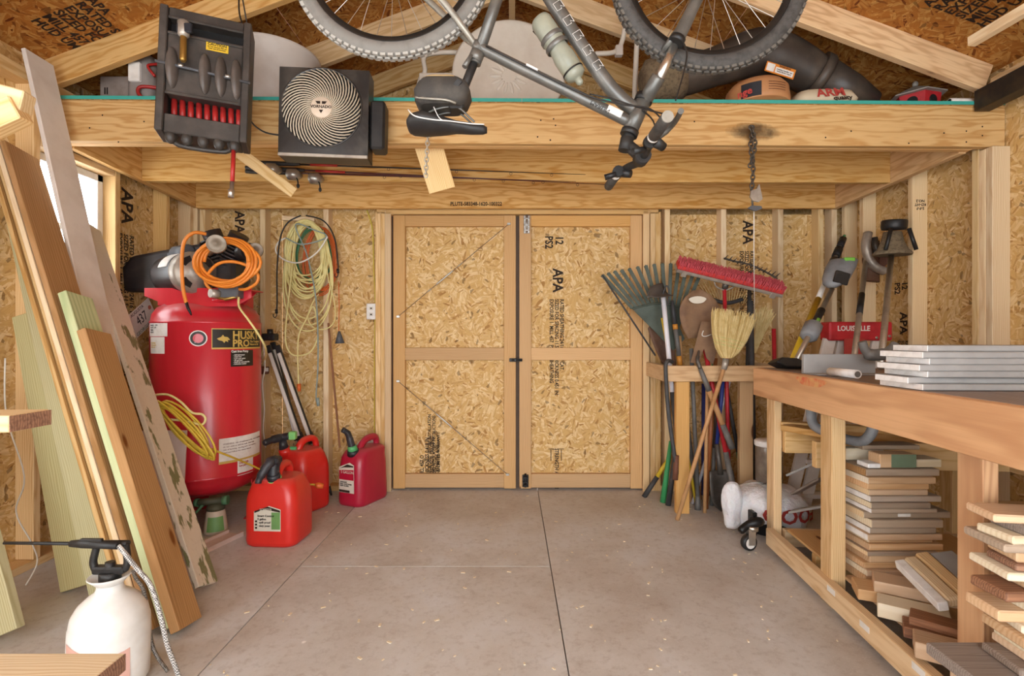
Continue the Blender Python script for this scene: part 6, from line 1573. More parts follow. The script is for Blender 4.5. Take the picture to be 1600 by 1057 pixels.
tool('garden_tool', 'dark brown handle leaning right in the middle of the corral', 'garden tool', [('foot', 'tool_grey', LN(1112, 3.385), W(1116, 700, 3.385), 0.014, 0.013), ('handle', 'dark_handle', W(1116, 700, 3.385), W(1122, 590, 3.385), 0.0125, 0.012)])
tool('garden_tool', 'green tapered handle end beside the front post foot', 'garden tool', [('foot', 'tool_green', LN(1036, 3.45), W(1048, 690, 3.45), 0.022, 0.012)])
tool('garden_tool', 'black rubber handle end beside the green one', 'garden tool', [('grip', 'grip_dark', LN(1044, 3.385), W(1058, 690, 3.385), 0.018, 0.015)])
tool('garden_tool', 'green capped handle poking out behind the rail', 'garden tool', [('handle', 'handle_wood', LN(1122, 3.47), W(1117, 582, 3.47), 0.012, 0.012), ('cap', 'tool_green', W(1117, 584, 3.47), W(1116, 568, 3.47), 0.02, 0.017)])
a = LN(1167, 3.47); b = W(1134, 600, 3.47)
tool('garden_tool', 'small green and black gripped tool leaning right of the crossing handle', 'garden tool', [('foot', 'tool_grey', a, a.lerp(b, 0.25), 0.014, 0.014), ('green_band', 'nozzle_green', a.lerp(b, 0.25), a.lerp(b, 0.42), 0.015, 0.0145), ('handle', 'grip_dark', a.lerp(b, 0.42), b, 0.013, 0.012)])
# dark shovel standing blade down
t = tool('shovel', 'dark steel shovel standing blade down by the red handle', 'shovel', [('socket', 'steel_blade', W(1126, 742, 3.268), W(1120, 694, 3.283), 0.018, 0.014), ('handle', 'tool_blue', W(1120, 694, 3.283), W(1132, 572, 3.283), 0.0125, 0.0125)])
c0 = W(1127, 736, 3.27)
blade(t, 'steel_blade', c0, LN(1133, 3.262)-c0, CAMF, (LN(1133, 3.262)-c0).length, 0.075, 0.08, 0.07, 0.022)
# bow rake, fan rake, scraper, whisk
a = LN(1162, 3.545); b = W(1172, 424, 3.545)
t = tool('bow_rake', 'dark steel bow rake with teeth up behind the push broom', 'rake', [('handle', 'grip_dark', a, b, 0.0125, 0.0125)])
MB().tube(smooth_path([W(1131, 404, 3.545), W(1150, 409, 3.545), W(1172, 414, 3.545), W(1200, 427, 3.545), W(1214, 436, 3.545)], 4), 0.007, 8).build('rake_head', 'steel_blade', t)
for i in range(13):
    c = W(1132+i*6.7, 405+i*2.3, 3.545); MB().tube([c, c+V((0.006, -0.045, 0.02))], [0.005, 0.002], 6).build('tooth', 'steel_blade', t)
t = tool('fan_rake', 'tan wire fan rake half hidden behind the push broom', 'rake', [('handle', 'handle_wood', LN(1140, 3.59), W(1135, 478, 3.59), 0.012, 0.011)])
for i in range(18):
    f = i/17; MB().tube([W(1112+f*52, 474, 3.59), W(1082+f*110, 428+6*math.sin(f*PI), 3.59)], 0.0028, 5).build('tine', 'straw', t)
MB().tube(smooth_path([W(1110, 467, 3.59), W(1135, 474, 3.58), W(1160, 468, 3.59)], 5), 0.014, 8).build('band', 'grip_dark', t)
tool('scraper', 'black handled scraper with long grey shaft behind the corn broom', 'scraper', [('shaft', 'grip_dark', LN(1180, 3.415), W(1172, 470, 3.415), 0.013, 0.020)])
t = tool('whisk_broom', 'old golden whisk broom hanging right behind the corn broom', 'broom', [('handle', 'handle_wood', LN(1150, 3.505), W(1178, 552, 3.505), 0.011, 0.011)])
random.seed(8); k = MB()
for i in range(70):
    x = random.uniform(-1, 1); a_ = W(1178+x*3, 552, 3.505); k.tube([a_, W(1184+x*12, 520, 3.505+random.uniform(-.015, .012)), W(1194+x*18+random.uniform(-2, 2), 482+abs(x)*8+random.uniform(-5, 5), 3.5)], 0.0018, 4, cap=False)
o = k.build('bristles', 'straw', t); o['kind'] = 'stuff'
tool('garden_tool', 'short red handle standing alone between corral and workbench', 'garden tool', [('handle', 'tool_red', LN(1214, 3.62), W(1209, 514, 3.52), 0.013, 0.014)])
o = MB().tube([W(1178, 330, 2.56), W(1178, 400, 2.7), W(1179, 500, 2.95)], 0.0022, 5).build('string', 'white_line'); tag(o, 'white string hanging from the chain in front of the brooms', 'string')

# ================================================================ workbench
EO = V((1.305, 2.77, 0)); es = V((-0.081, -1, 0)).normalized(); et = V((1, -0.081, 0)).normalized()
def BN(s, t, z): return EO+es*s+et*t+V((0, 0, z))
wb = thing('workbench', 'long pine workbench with worn grey top along the right wall', 'workbench', BN(1.1, 0.5, 0))
lumber('fascia', BN(0, 0.019, 0.873), BN(2.3, 0.019, 0.873), 0.038, 0.146, 'fascia_wood', wb)
lumber('end_fascia', BN(0.019, 0.038, 0.873), BN(0.019, 0.98, 0.873), 0.038, 0.146, 'fascia_wood', wb)
for i, (t0, t1) in enumerate(((0.042, 0.36), (0.363, 0.68), (0.683, 1.0))):
    lumber('top_plank', BN(0.0, (t0+t1)/2, 0.937), BN(2.3, (t0+t1)/2, 0.937), t1-t0, 0.019, 'worktop_wood', wb)
for s in (0.06, 0.63, 1.36, 2.1):
    for t in (0.06, 0.93):
        w = 0.089
        lumber('leg', BN(s, t+0.0245, 0.0 if s > 0.1 else 0.0), BN(s, t+0.0245, 0.80), 0.04 if s < 0.1 or s > 1 else 0.055, 0.089, 'pine' if s < 1 else 'fascia_wood', wb, up=es)
    sr = {0.06: 0.11, 0.63: 0.42, 1.36: 1.29, 2.1: 2.15}[s]; lumber('cross_rail', BN(sr, 0.11, 0.575), BN(sr, 0.93, 0.575), 0.038, 0.12, 'pine', wb)
    lumber('low_rail', BN(sr, 0.11, 0.075), BN(sr, 0.93, 0.075), 0.038, 0.085, 'pine', wb)
lumber('bottom_rail', BN(0.10, 0.045, 0.075), BN(2.3, 0.045, 0.075), 0.038, 0.085, 'pine', wb)
lumber('bottom_rail', BN(0.05, 0.95, 0.075), BN(2.3, 0.95, 0.075), 0.038, 0.085, 'pine', wb)
lumber('back_rail', BN(0.05, 0.95, 0.575), BN(2.3, 0.95, 0.575), 0.038, 0.12, 'pine', wb)
for i in range(5): lumber('shelf_slat', BN(0.15+i*0.5, 0.5, 0.125), BN(0.55+i*0.5, 0.5, 0.125), 0.78, 0.012, 'pine_warm', wb)
lumber('shelf_cleat', BN(0.17, 0.10, 0.655), BN(0.40, 0.22, 0.66), 0.09, 0.03, 'pine_warm', wb)
lumber('shelf_cleat', BN(0.10, 0.10, 0.66), BN(0.25, 0.55, 0.66), 0.06, 0.03, 'pine', wb)
plain('red_overspray', 'd0553c', 0.7, col2='d8a46c', scale=20, lo=0.35, hi=0.6)
q = BN(0.62, -0.0008, 0.925); MB().prism([(0.12*math.cos(a)*(1+0.2*math.sin(3*a)), 0.022*math.sin(a)*(1+0.2*math.cos(2*a))-0.003) for a in [i*PI/10 for i in range(20)]], frame(q, es, (0, 0, 1)), -0.0006, 0.0006).build('paint_overspray', 'red_overspray', wb)
# caster
cs_ = BN(-0.02, 0.03, 0)+V((-0.085, -0.12, 0))
k = MB(); k.obox(BN(0.03, -0.015, 0.12), (0.012, 0.03, 0.06), None, 0.003); k.tube(smooth_path([BN(0.03, -0.02, 0.135), cs_+V((0.04, 0, 0.15)), cs_+V((-0.02, 0, 0.135)), cs_+V((-0.07, -0.01, 0.10))], 4), [0.02]*4+[0.024]*4+[0.02]*4+[0.012], 10)
cst = k.build('caster_lever', 'black_metal', wb)
k = MB(); k.cyl(cs_+V((0, 0, 0.105)), cs_+V((0, 0, 0.13)), 0.03, 16)
for s in (-1, 1): k.obox(cs_+V((-0.01, s*0.022, 0.075)), (0.018, 0.0025, 0.042), None, 0.002)
k.build('caster_fork', 'steel', cst)
Mw = dirM(cs_+V((-0.018, 0, 0.042)), V((0.25, -1, 0)))
MB().lathe([(0.03, -0.016), (0.04, -0.014), (0.042, 0), (0.04, 0.014), (0.03, 0.016)], Mw, 24).build('caster_tire', 'black_plastic', cst); MB().lathe([(0.028, -0.0175), (0.028, 0.0175)], Mw, 20).build('caster_hub', 'sticker_white', cst)

# ---- painted boards stacked on the bench
plain('board_grey', '9c9a98', 0.6, col2='8a8886', scale=6); plain('board_white', 'f0eeec', 0.55, col2='dad6d2', scale=30)
ordw = ['topmost', 'second from top', 'third from top', 'fourth from top', 'fifth from top', 'sixth from top', 'bottom']
random.seed(31)
for i in range(7):
    k = 6-i; z = 0.9475+0.0105+k*0.0195; dx = (0.03, 0.0, 0.02, -0.01, 0.015, -0.03, 0.0)[i]; w = 0.19 if i not in (0, 5) else 0.15
    a = V((1.245+dx, 1.64, z)); b = V((2.32, 1.60, z))
    t = thing('painted_board', 'grey painted board with white end on the workbench, %s of the stack' % ordw[i], 'board', a, 'painted boards on the workbench')
    lumber('plank', a, b, w, 0.019, 'board_grey', t); u_ = (b-a).normalized(); lumber('white_end', a-u_*0.002, a, w-0.002, 0.0175, 'board_white', t, ch=0)
# flashing, pipe, guard
t = thing('metal_flashing', 'bent grey metal sheet lying on the workbench behind the pipe', 'metal sheet', BN(0.5, 0.3, 0.947))
pA = W(1284, 584, 2.18); 
MB().box(V((1.30, 2.28, 0.948)), V((1.62, 2.30, 1.035)), None, 0.002).build('upright_flange', 'tool_grey' if False else 'board_grey', t); MB().box(V((1.30, 2.18, 0.948)), V((1.62, 2.30, 0.952)), None, 0.001).build('base_flange', 'board_grey', t)
t = thing('pvc_pipe', 'short white plastic pipe offcut lying on the workbench', 'pipe', W(1318, 582, 2.2)); a = W(1297, 569, 2.16); b = W(1340, 575, 2.0); a.z = b.z = 0.965
MB().tube([a, b], 0.017, 20).build('pipe_wall', 'board_white', t); MB().tube([b, b+(b-a).normalized()*0.0008], 0.012, 16).build('bore', 'tool_grey', t)

# ---- power tools leaning in the corner
plain('pole_yellow', 'd4b026', 0.45); plain('alu', 'b8b2a8', 0.35, 0.8, col2='9c968c'); plain('ego_grey', '85878a', 0.5, col2='707276'); plain('ego_green', '7ac048', 0.5)
def TB(px, z=0.948): # point on the bench top plane
    pass
a = W(1235, 574, 2.72); a.z = 0.96; b = W(1318, 372, 3.50)
t = thing('pole_saw', 'yellow extension pole saw leaning in the far right corner', 'pole saw', a)
for nm, mt, f0, f1, r in (('lower_pole', 'pole_yellow', 0, 0.46, 0.017), ('label', 'sticker_white', 0.46, 0.64, 0.0155), ('upper_pole', 'pole_yellow', 0.64, 0.73, 0.0165), ('clamp', 'black_plastic', 0.72, 0.79, 0.026), ('inner_pole', 'alu', 0.79, 0.82, 0.0135), ('clamp', 'black_plastic', 0.82, 0.89, 0.025), ('inner_pole', 'alu', 0.89, 0.92, 0.012), ('clamp', 'black_plastic', 0.915, 0.99, 0.022)):
    MB().tube([a.lerp(b, f0), a.lerp(b, f1)], r, 14).build(nm, mt, t)
MB().tube([b, b+(b-a).normalized()*0.03], 0.01, 10).build('tip', 'spout_green', t)
a = W(1240, 580, 2.60); a.z = 0.965; b = W(1300, 452, 2.98); u = (b-a).normalized()
t = thing('string_trimmer', 'battery string trimmer with grey powerhead leaning beside the pole saw', 'trimmer', a)
MB().tube([a, b], 0.0135, 14).build('shaft', 'alu', t)
c = a+(b-a)*0.42
MB().tube([c-u*0.06, c-u*0.045, c+u*0.045, c+u*0.06], [0.03, 0.046, 0.048, 0.032], 8).build('joint', 'ego_grey', t)
MB().tube([c+u*0.06, c+u*0.2], [0.018, 0.02], 12).build('grip', 'black_plastic', t); MB().tube([c+u*0.07+V((0, -0.012, 0)), c+u*0.11+V((0, -0.012, 0))], 0.012, 8).build('green_tab', 'ego_green', t)
h = W(1300, 450, 2.98); e = W(1322, 398, 3.10); v_ = (e-h).normalized(); Mh = frame(h, v_.cross(V((0, -1, 0))), v_) 
hb = MB().loft([[h+v_*f+V((x*w1, 0, z*0.0))+V((0, y*d1, 0)) for x, y, z in [(math.cos(q), math.sin(q), 0) for q in [k*PI/8+PI/8 for k in range(16)]]] for f, w1, d1 in ((0, 0.022, 0.022), (0.03, 0.055, 0.05), (0.08, 0.075, 0.06), (0.18, 0.085, 0.065), (0.24, 0.08, 0.06), (0.25, 0.07, 0.05))]).build('powerhead', 'ego_grey', t)
MB().obox((0, 0, 0), (0.042, 0.008, 0.035), frame(h+v_*0.075+V((-0.005, -0.062, 0)), V((1, 0, -0.3)), V((0, 1, 0))), 0.006).build('vent_panel', 'black_plastic', hb)
MB().obox(h+v_*0.235+V((0, -0.045, 0)), (0.03, 0.02, 0.012), None, 0.004).build('battery_latch', 'ego_green', hb)
k = MB(); g0 = a+V((-0.02, 0, 0.0)); k.prism([(-0.10, 0.012), (-0.06, 0.035), (0.02, 0.03), (0.09, -0.002), (0.11, -0.016), (0.02, -0.016), (-0.05, -0.012)], frame(g0+V((0, 0, 0.005)), (1, 0.15, 0), (0, 0.2, 1)), -0.04, 0.04)
k.build('debris_guard', 'black_plastic', t, bevel=0.006)
# edger
a = W(1333, 560, 2.55); a.z = 0.965; b = W(1354, 398, 3.35); u = (b-a).normalized()
t = thing('lawn_edger', 'edger attachment with curved grey guard leaning on the right wall', 'edger', a)
MB().tube([a, b], 0.0145, 14).build('shaft', 'alu', t); MB().tube([a.lerp(b, 0.40), a.lerp(b, 0.58)], 0.0165, 12).build('label', 'black_plastic', t)
gp = smooth_path([W(1356, 365, 3.30), W(1353, 385, 3.28), W(1358, 405, 3.27), W(1368, 418, 3.26), W(1382, 424, 3.26)], 5)
k = MB()
for p, q in zip(gp[:-1], gp[1:]): k.beam(p, q+(q-p)*0.15, 0.06, 0.02, (0, 0, 1) if abs((q-p).normalized().z) < 0.8 else (1, 0, 0), 0.003)
k = MB().tube(gp, 0.026, 10, sx=1.2).build('guard', 'motor_silver', t)
MB().tube([W(1362, 440, 3.30), W(1367, 376, 3.32)], [0.05, 0.03], 12, sx=0.5).build('gear_case', 'rusty_blade', t); MB().lathe([(0.075, -0.002), (0.075, 0.002)], dirM(W(1368, 405, 3.33), V((-0.7, -0.6, 0.1))), 24).build('edger_blade', 'rust_brown', t)
MB().tube([W(1366, 372, 3.3), W(1370, 395, 3.28)], 0.02, 10).build('bolt', 'steel_blade', t)
# string trimmer head up
a = W(1376, 560, 2.45); a.z = 0.965; b = W(1393, 396, 3.05); u = (b-a).normalized()
t = thing('string_trimmer', 'string trimmer standing head up with black spool and dirty guard', 'trimmer', a)
MB().tube([a, b], 0.0155, 14).build('shaft', 'alu', t)
c = W(1397, 352, 3.04); Mx = Matrix.Translation(c) @ Matrix.Rotation(0.12, 4, 'X')
MB().lathe([(0.0, -0.03), (0.06, -0.028), (0.066, -0.012), (0.066, 0.022), (0.06, 0.03), (0, 0.034)], Mx, 28).build('spool', 'black_plastic', t)
gp = W(1396, 395, 3.02)
MB().loft([[V((c.x-0.01, c.y, 0))+V((r1*math.cos(q), r1*0.75*math.sin(q), z)) for q in [k*PI/12 for k in range(24)]] for z, r1 in ((gp.z-0.012, 0.105), (gp.z, 0.108), (gp.z+0.02, 0.085), (gp.z+0.07, 0.062), (gp.z+0.125, 0.05))]).build('guard', 'dusty_grill', t)
for x_ in (-0.055, 0.05): MB().tube([c+V((x_, -0.05, -0.03)), V((c.x+x_*1.7, c.y-0.06, gp.z+0.01))], 0.011, 8).build('guard_strut', 'black_plastic', t)
# step ladder
t = thing('step_ladder', 'step ladder with red top cap standing behind the workbench', 'ladder', W(1290, 760, 3.2))
c = W(1337, 518, 3.05)
cap = MB().obox(c, (0.185, 0.05, 0.055), frame((0, 0, 0), V((1, -0.02, 0.01)), (0, 1, 0)) if False else None, 0.008).build('top_cap', 'tool_red', t)
text('lettering', 'LOUISVILLE', frame(c+V((-0.045, -0.0505, 0.015)), (1, 0, 0), (0, 0, 1)), 0.042, 'sticker_white', cap, sx=0.9)
for x_ in (0.09, 0.13, 0.165): MB().ell(c+V((x_, -0.05, -0.015+0.03*math.sin(x_*60))), (0.009, 0.004, 0.009)).build('rivet', 'alu', cap)
for i, (x0, x1) in enumerate(((1296, 1243), (1318, 1268), (1372, 1330))):
    lumber('side_rail', W(x0, 530, 3.04+0.02*(i == 1)), G(x1, 815)+V((0.0, 0.1, 0)), 0.07, 0.025, 'white_board', t, up=CAMF)
for i in range(4):
    f = 0.28+i*0.2; p = W(1300, 530, 3.05).lerp(G(1250, 815)+V((0, 0.1, 0)), f); q = W(1370, 530, 3.05).lerp(G(1328, 815)+V((0, 0.1, 0)), f); lumber('step', p, q, 0.07, 0.025, 'white_board', t)
MB().obox(W(1335, 548, 3.0), (0.06, 0.004, 0.07), None, 0.003).build('warning_label', 'ink_red', t)
# grey glove-like bracket
t = thing('plastic_guard', 'grey curved plastic guard piece lying on the workbench by the boards', 'plastic guard', W(1370, 552, 2.2))
MB().tube(smooth_path([W(1347, 534, 2.2), W(1352, 548, 2.2), W(1362, 555, 2.2), W(1382, 553, 2.2), W(1394, 545, 2.2), W(1400, 538, 2.2)], 5), [0.018]*8+[0.026]*8+[0.02]*10, 10).build('shell', 'dusty_grill' if False else 'tool_grey', t)
# U tube handle under bench
o = MB().tube(smooth_path([W(1268, 636, 2.35), W(1268, 655, 2.35), W(1278, 670, 2.32), W(1320, 686, 2.22), W(1345, 690, 2.16), W(1358, 682, 2.13), W(1364, 668, 2.12), W(1366, 640, 2.12)], 6), 0.021, 14).build('bent_tube', 'ego_grey'); tag(o, 'bent grey tubular handle hanging below the workbench top', 'tube handle')

# ================================================================ things on the workbench shelf
bkt = thing('bucket', 'black bucket on the floor under the plastic bag', 'bucket', G(1203, 838)+V((0, 0.17, 0))); c = G(1203, 838)+V((0.045, 0.105, 0))
MB().lathe([(0.0, 0.0), (0.13, 0.0), (0.15, 0.17), (0.156, 0.175), (0.156, 0.19), (0.14, 0.185), (0.12, 0.02), (0, 0.015)], Matrix.Translation(c), 32).build('bucket_wall', 'black_plastic', bkt)
m, nt, bs = _new('plastic_bag'); bs.inputs['Base Color'].default_value = S('e6e6ea'); bs.inputs['Roughness'].default_value = 0.35; bs.inputs['Subsurface Weight'].default_value = 0.1
tc_ = N(nt, 'ShaderNodeTexCoord'); nn = noise(nt, tc_.outputs['Object'], 22.0, 5, 0.6); bump(nt, bs, nn, 0.9, 0.02)
bag = thing('plastic_bag', 'crumpled white plastic bag with red upside-down letters over the bucket', 'bag', c+V((0, 0, 0.19)))
random.seed(14); rings = []
for z, r_ in ((0.06, 0.190), (0.10, 0.198), (0.15, 0.200), (0.19, 0.195), (0.225, 0.175), (0.25, 0.13), (0.262, 0.07), (0.265, 0.02)):
    rings.append([c+V(((r_+0.014*math.sin(5*q+z*30)+random.uniform(-.014, .012))*math.cos(q), (r_+0.014*math.sin(4*q-z*25)+random.uniform(-.014, .012))*math.sin(q), z+(0.03*math.sin(3*q+1) if z < 0.12 else 0))) for q in [k*PI/18 for k in range(36)]])
MB().loft(rings, cap=False).build('bag_body', 'plastic_bag', bag, subsurf=1)
cc_ = c+V((-0.235, -0.05, 0.14))
MB().loft([[cc_+V(((r_+random.uniform(-.008, .008))*math.cos(q), (r_+random.uniform(-.008, .008))*0.8*math.sin(q), z)) for q in [k*PI/10 for k in range(20)]] for z, r_ in ((-0.12, 0.02), (-0.10, 0.05), (-0.05, 0.045), (0.0, 0.055), (0.07, 0.062), (0.13, 0.045), (0.15, 0.015))]).build('bag_tail', 'plastic_bag', bag, subsurf=1)
text('lettering', 'FOOD', Matrix.Translation(c), 0.105, 'ink_red', bag, bend=lambda p, c=c.copy(): c+V((0.224*math.sin(-p.x/0.2+0.15), -0.224*math.cos(-p.x/0.2+0.15), 0.15-p.y)))
jar = thing('jar', 'clear jar with white lid and dark label behind the bench leg', 'jar', W(1206, 756, 2.95)); c2 = V((c.x+0.0, c.y+0.0, 0.278))
plain('jar_glass', '6d6258', 0.2, col2='8a7d70', spec=0.6)
MB().lathe([(0.0, 0.0), (0.066, 0.0), (0.07, 0.01), (0.07, 0.20), (0.066, 0.21), (0, 0.21)], Matrix.Translation(c2), 32).build('jar_wall', 'jar_glass', jar); MB().lathe([(0.074, 0.205), (0.076, 0.21), (0.076, 0.232), (0.07, 0.238), (0, 0.238)], Matrix.Translation(c2), 32).build('lid', 'board_white', jar)
MB().add([c2+V((0.0712*math.sin(q), -0.0712*math.cos(q), z)) for q in (0.0, 0.2, 0.4, 0.6, 0.8, 1.0) for z in (0.02, 0.15)], [[2*i, 2*i+2, 2*i+3, 2*i+1] for i in range(5)], True).build('dark_label', 'ink', jar)
MB().add([c2+V((0.0715*math.sin(q), -0.0715*math.cos(q), z)) for q in (-0.25, -0.1, 0.05) for z in (0.02, 0.15)], [[2*i, 2*i+2, 2*i+3, 2*i+1] for i in range(2)], True).build('white_label', 'sticker_white', jar)
# folding metal leftovers under the bench far end
for i, (x0, y0, x1, y1) in enumerate(((1232, 742, 1286, 718), (1240, 772, 1284, 748), (1236, 800, 1290, 790))):
    o = lumber('metal_strip', W(x0, y0, 2.66), W(x1, y1, 2.50), 0.05, 0.012, 'board_grey' if i != 1 else 'rough_grey', None, up=(0.1, -0.4, 1)); tag(o, ('upper grey slat leaning under the far end of the workbench', 'weathered slat leaning under the far end of the workbench', 'lowest grey slat lying under the far end of the workbench')[i], 'slat')

# ---- stack of offcut boards between the bench legs
random.seed(77)
ordn = ['first', 'second', 'third', 'fourth', 'fifth', 'sixth', 'seventh', 'eighth', 'ninth', 'tenth', 'eleventh', 'twelfth', 'thirteenth', 'fourteenth', 'fifteenth', 'sixteenth', 'seventeenth', 'eighteenth', 'nineteenth', 'twentieth', 'twenty-first', 'twenty-second']
mats = ['scrap_grey', 'scrap_tan', 'scrap_tan', 'scrap_tan', 'scrap_grey', 'scrap_grey', 'scrap_grey', 'scrap_grey', 'scrap_grey', 'scrap_grey', 'scrap_tan', 'scrap_tan', 'scrap_tan', 'scrap_grey', 'scrap_tan', 'scrap_tan', 'scrap_tan', 'scrap_tan']
ends = ['cedar', 'scrap_pale', 'scrap_tan', 'pine_light', 'board_white', 'scrap_pale', 'board_white', 'pine_light', 'scrap_pale', 'board_white', 'board_white', 'scrap_pale', 'scrap_tan', 'pine_light', 'scrap_tan', 'scrap_tan', 'scrap_pale', 'scrap_tan']
ths = [0.03]+[random.choice((0.019, 0.025, 0.028, 0.034)) for _ in range(17)]
kk = (0.585-0.1325)/sum(ths); ths = [q*kk for q in ths]; z = 0.585
for i in range(18):
    th = ths[i]; L_ = 0.26+random.uniform(-0.03, 0.04)+(0.05 if i in (0, 7) else 0); x0 = 1.412+random.uniform(-0.010, 0.012); w = 0.26+random.uniform(-0.02, 0.02)
    z -= th/2
    y0 = 2.03+random.uniform(-0.012, 0.012)
    a = V((x0, y0+w/2, z)); b = V((x0+L_, y0+w/2, z))
    t = thing('offcut_board', '%s board from the top in the offcut stack under the workbench' % ordn[i], 'board', a, 'offcut stack under the workbench')
    lumber('plank', a, b, w, th-0.0012, mats[i], t); lumber('cut_end', a-V((0.002, 0, 0)), a, w-0.002, th-0.003, ends[i], t, ch=0)
    if i == 7: MB().obox(V((x0+0.16, y0-0.001, z)), (0.025, 0.0008, 0.006)).build('price_tag', 'sticker_white', t)
    z -= th/2
ZB = z
plain('sage_paint', '6c8068', 0.6)
t = thing('offcut_block', 'green painted wood block on top of the offcut stack', 'block', V((1.54, 2.08, 0.587))); c = V((1.53, 2.085, 0.587))
MB().box(c+V((-0.06, -0.04, 0)), c+V((0.085, 0.03, 0.055)), None, 0.003).build('block', 'scrap_tan', t); MB().box(c+V((-0.015, -0.0412, 0.002)), c+V((0.084, -0.0402, 0.0545)), None).build('green_face', 'sage_paint', t)
for i, (x, y, zz, l_, w, th, mt, lb) in enumerate(((1.445, 2.075, 0.5965, 0.05, 0.07, 0.018, 'board_white', 'small white painted block at the left of the stack top'), (1.50, 2.20, 0.6125, 0.16, 0.05, 0.05, 'scrap_pale', 'pale block standing behind the small white block'), (1.59, 2.19, 0.6475, 0.24, 0.09, 0.018, 'scrap_grey', 'thin grey board resting highest on the offcut stack'), (1.675, 2.10, 0.603, 0.10, 0.09, 0.031, 'scrap_pale', 'pale board under the highest grey board of the stack'))):
    o = lumber('offcut_block', (x-l_/2, y, zz), (x+l_/2, y, zz), w, th, mt, None); tag(o, lb.replace('under the highest grey board of the stack', 'right of the green painted block'), 'block', 'blocks on the offcut stack')
# slanted mouldings in front of the stack
ma_, mb_ = W(1399, 882, 1.86), W(1466, 950, 1.62); Mm_ = beamM(ma_, mb_, (-0.3, -0.2, 1)); yax = Mm_.to_3x3() @ V((0, 1, 0)); xax = (mb_-ma_).normalized()
if yax.x < 0: yax = -yax
off = 0.0
for i, (w, th, mt, sh, lb) in enumerate(((0.03, 0.03, 'board_white', 0.0, 'white primed moulding slanting down in front of the offcut stack'), (0.045, 0.035, 'pine_light', -0.01, 'rounded pine moulding next to the white primed moulding'), (0.045, 0.03, 'pine', -0.03, 'second rounded pine moulding farther right in the slanting pile'), (0.07, 0.02, 'board_grey', -0.02, 'grey primed trim right of the slanting pine mouldings'))):
    off += w/2; p_ = yax*off+xax*sh
    o = lumber('moulding', ma_+p_, mb_+p_, w, th, mt, None, up=(-0.3, -0.2, 1), ch=0.012 if 'rounded' in lb else 0.002); tag(o, lb, 'moulding', 'mouldings under the workbench')
    off += w/2+0.002
# low offcuts on the bench base
def corners(c, rz, l_, w):
    u = V((math.cos(rz), -math.sin(rz), 0)); v = V((math.sin(rz), math.cos(rz), 0))
    return [c+u*l_/2*p+v*w/2*q for p, q in ((-1, -1), (1, -1), (1, 1), (-1, 1))]
def plan_hit(A, B):          # separating axis test on two rectangles seen from above
    for P in (A, B):
        for i in (0, 1):
            e = P[i+1]-P[i]; n_ = V((-e.y, e.x, 0))
            pa = [n_.dot(p) for p in A]; pb_ = [n_.dot(p) for p in B]
            if max(pa) <= min(pb_) or max(pb_) <= min(pa): return False
    return True
def settle(done, c, rz, l_, w, th, base):
    Q = corners(c, rz, l_, w); z = base
    for R, top in done:
        if plan_hit(Q, R): z = max(z, top)
    done.append((Q, z+th+0.0006))
    return z+th/2+0.0003
done = []
for i, (x, y, l_, w, th, mt, rz, lb) in enumerate(((1.335, 1.54, 0.2, 0.09, 0.05, 'scrap_tan', 0.6, 'short tan block at the foot of the near bench leg'), (1.39, 1.64, 0.22, 0.085, 0.035, 'bark_brown', 0.6, 'brown barked strip by the bench leg on the base'), (1.40, 1.64, 0.2, 0.075, 0.028, 'bark_brown', 0.72, 'second brown barked strip on top of its neighbour'), (1.385, 1.77, 0.2, 0.09, 0.05, 'scrap_pale', 0.6, 'pale thick offcut lying farthest forward on the base'), (1.42, 1.91, 0.24, 0.11, 0.04, 'scrap_tan', 0.4, 'tan offcut lying on the bench base before the tall stack'), (1.47, 1.86, 0.26, 0.10, 0.04, 'scrap_tan', 0.55, 'tan offcut lying across two others on the bench base'))):
    z = settle(done, V((x, y, 0)), rz, l_, w, th, 0.1315)
    u = V((math.cos(rz), -math.sin(rz), 0))*l_/2; c = V((x, y, z)); o = lumber('offcut', c-u, c+u, w, th, mt, None); tag(o, lb, 'offcut', 'offcuts on the bench base')
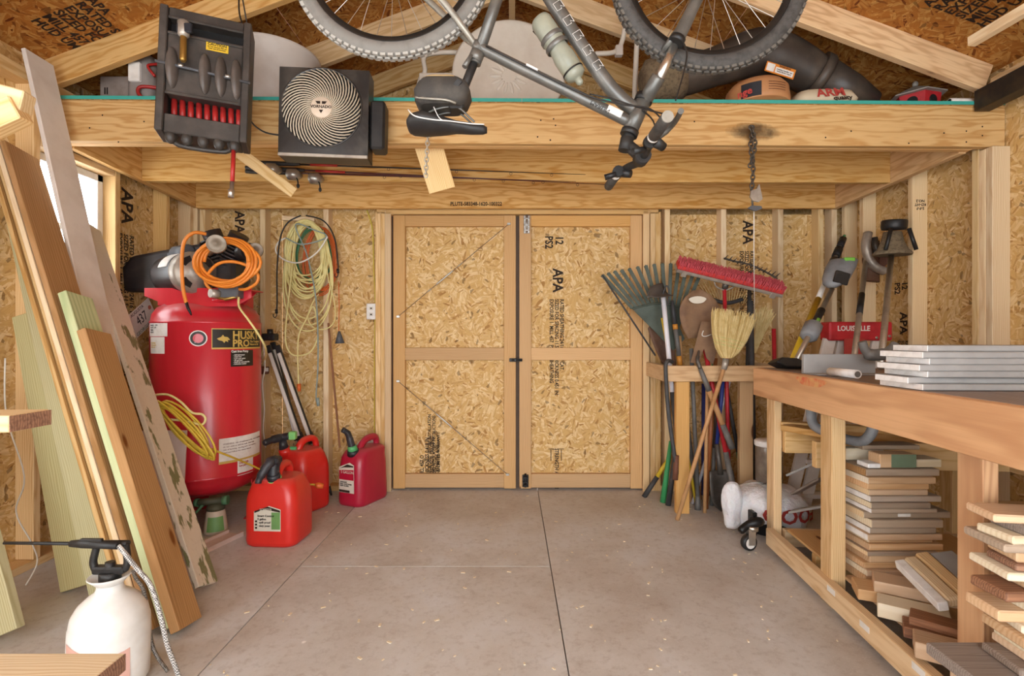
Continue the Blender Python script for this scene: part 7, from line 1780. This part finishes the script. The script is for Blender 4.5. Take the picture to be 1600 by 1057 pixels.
for i, (s, zt) in enumerate(((0.73, 0.10), (0.95, 0.08), (1.33, 0.085), (1.22, 0.10))):
    MB().obox((0, 0, 0), (0.028, 0.011, 0.0006), frame(BN(s, 0.0255-0.0005, zt), es, (0, 0, 1)), 0).build('price_tag', 'sticker_white', wb)
# ---- rough sawn pieces piled at the near end
random.seed(101); done = []
rm = ['scrap_tan', 'rough_grey', 'scrap_pale', 'scrap_grey', 'scrap_tan', 'bark_brown', 'scrap_pale', 'scrap_tan', 'bark_brown', 'scrap_pale', 'scrap_tan', 'scrap_pale', 'scrap_tan', 'scrap_pale', 'scrap_tan', 'rough_grey']
def rough(x0, y, rz, L_, w, th, mt, lb, ch=0.004):
    u = V((math.cos(rz), -math.sin(rz), 0)); c = V((x0, y, 0))+u*L_/2
    c.z = settle(done, c, rz, L_, w, th, 0.1325)
    o = lumber('rough_board', c-u*L_/2, c+u*L_/2, w, th, mt, None, ch=ch); tag(o, lb, 'board', 'rough boards piled at the near end')
rough(1.235, 1.235, 0.0, 0.45, 0.13, 0.08, 'scrap_pale', 'pale lowest plank of the right-hand pile')
rough(1.11, 1.235, -0.02, 0.6, 0.13, 0.08, 'scrap_tan', 'tan plank below the wide weathered grey plank')
rough(1.065, 1.225, 0.0, 0.68, 0.19, 0.03, 'rough_grey', 'wide weathered grey plank jutting out at the bottom of the right-hand pile')
for i in range(15, -1, -1):
    th = random.choice((0.017, 0.02, 0.024, 0.027)); L_ = random.uniform(0.45, 0.65); w = random.uniform(0.09, 0.13)
    rough(1.175+random.uniform(-0.03, 0.05), 1.25+random.uniform(-0.02, 0.015), random.uniform(-0.03, 0.2), L_, w, th, rm[i], 'rough sawn piece in the right-hand pile, %s from the top' % ordn[i])

# ---------------------------------------------------------------- floor litter
random.seed(55); k = MB()
for i in range(150):
    x = random.uniform(-1.2, 1.3); y = random.uniform(1.6, 3.6); s = random.choice((0.002, 0.003, 0.004, 0.006)); rz = random.uniform(0, PI)
    k.obox((0, 0, 0), (s*1.6, s*0.7, 0.0012), Matrix.Translation((x, y, 0.0013)) @ Matrix.Rotation(rz, 4, 'Z'))
o = k.build('sawdust_litter', 'scrap_pale'); tag(o, 'small wood chips and sawdust scattered over the floor', 'wood chips', kind='stuff')
flush_text()
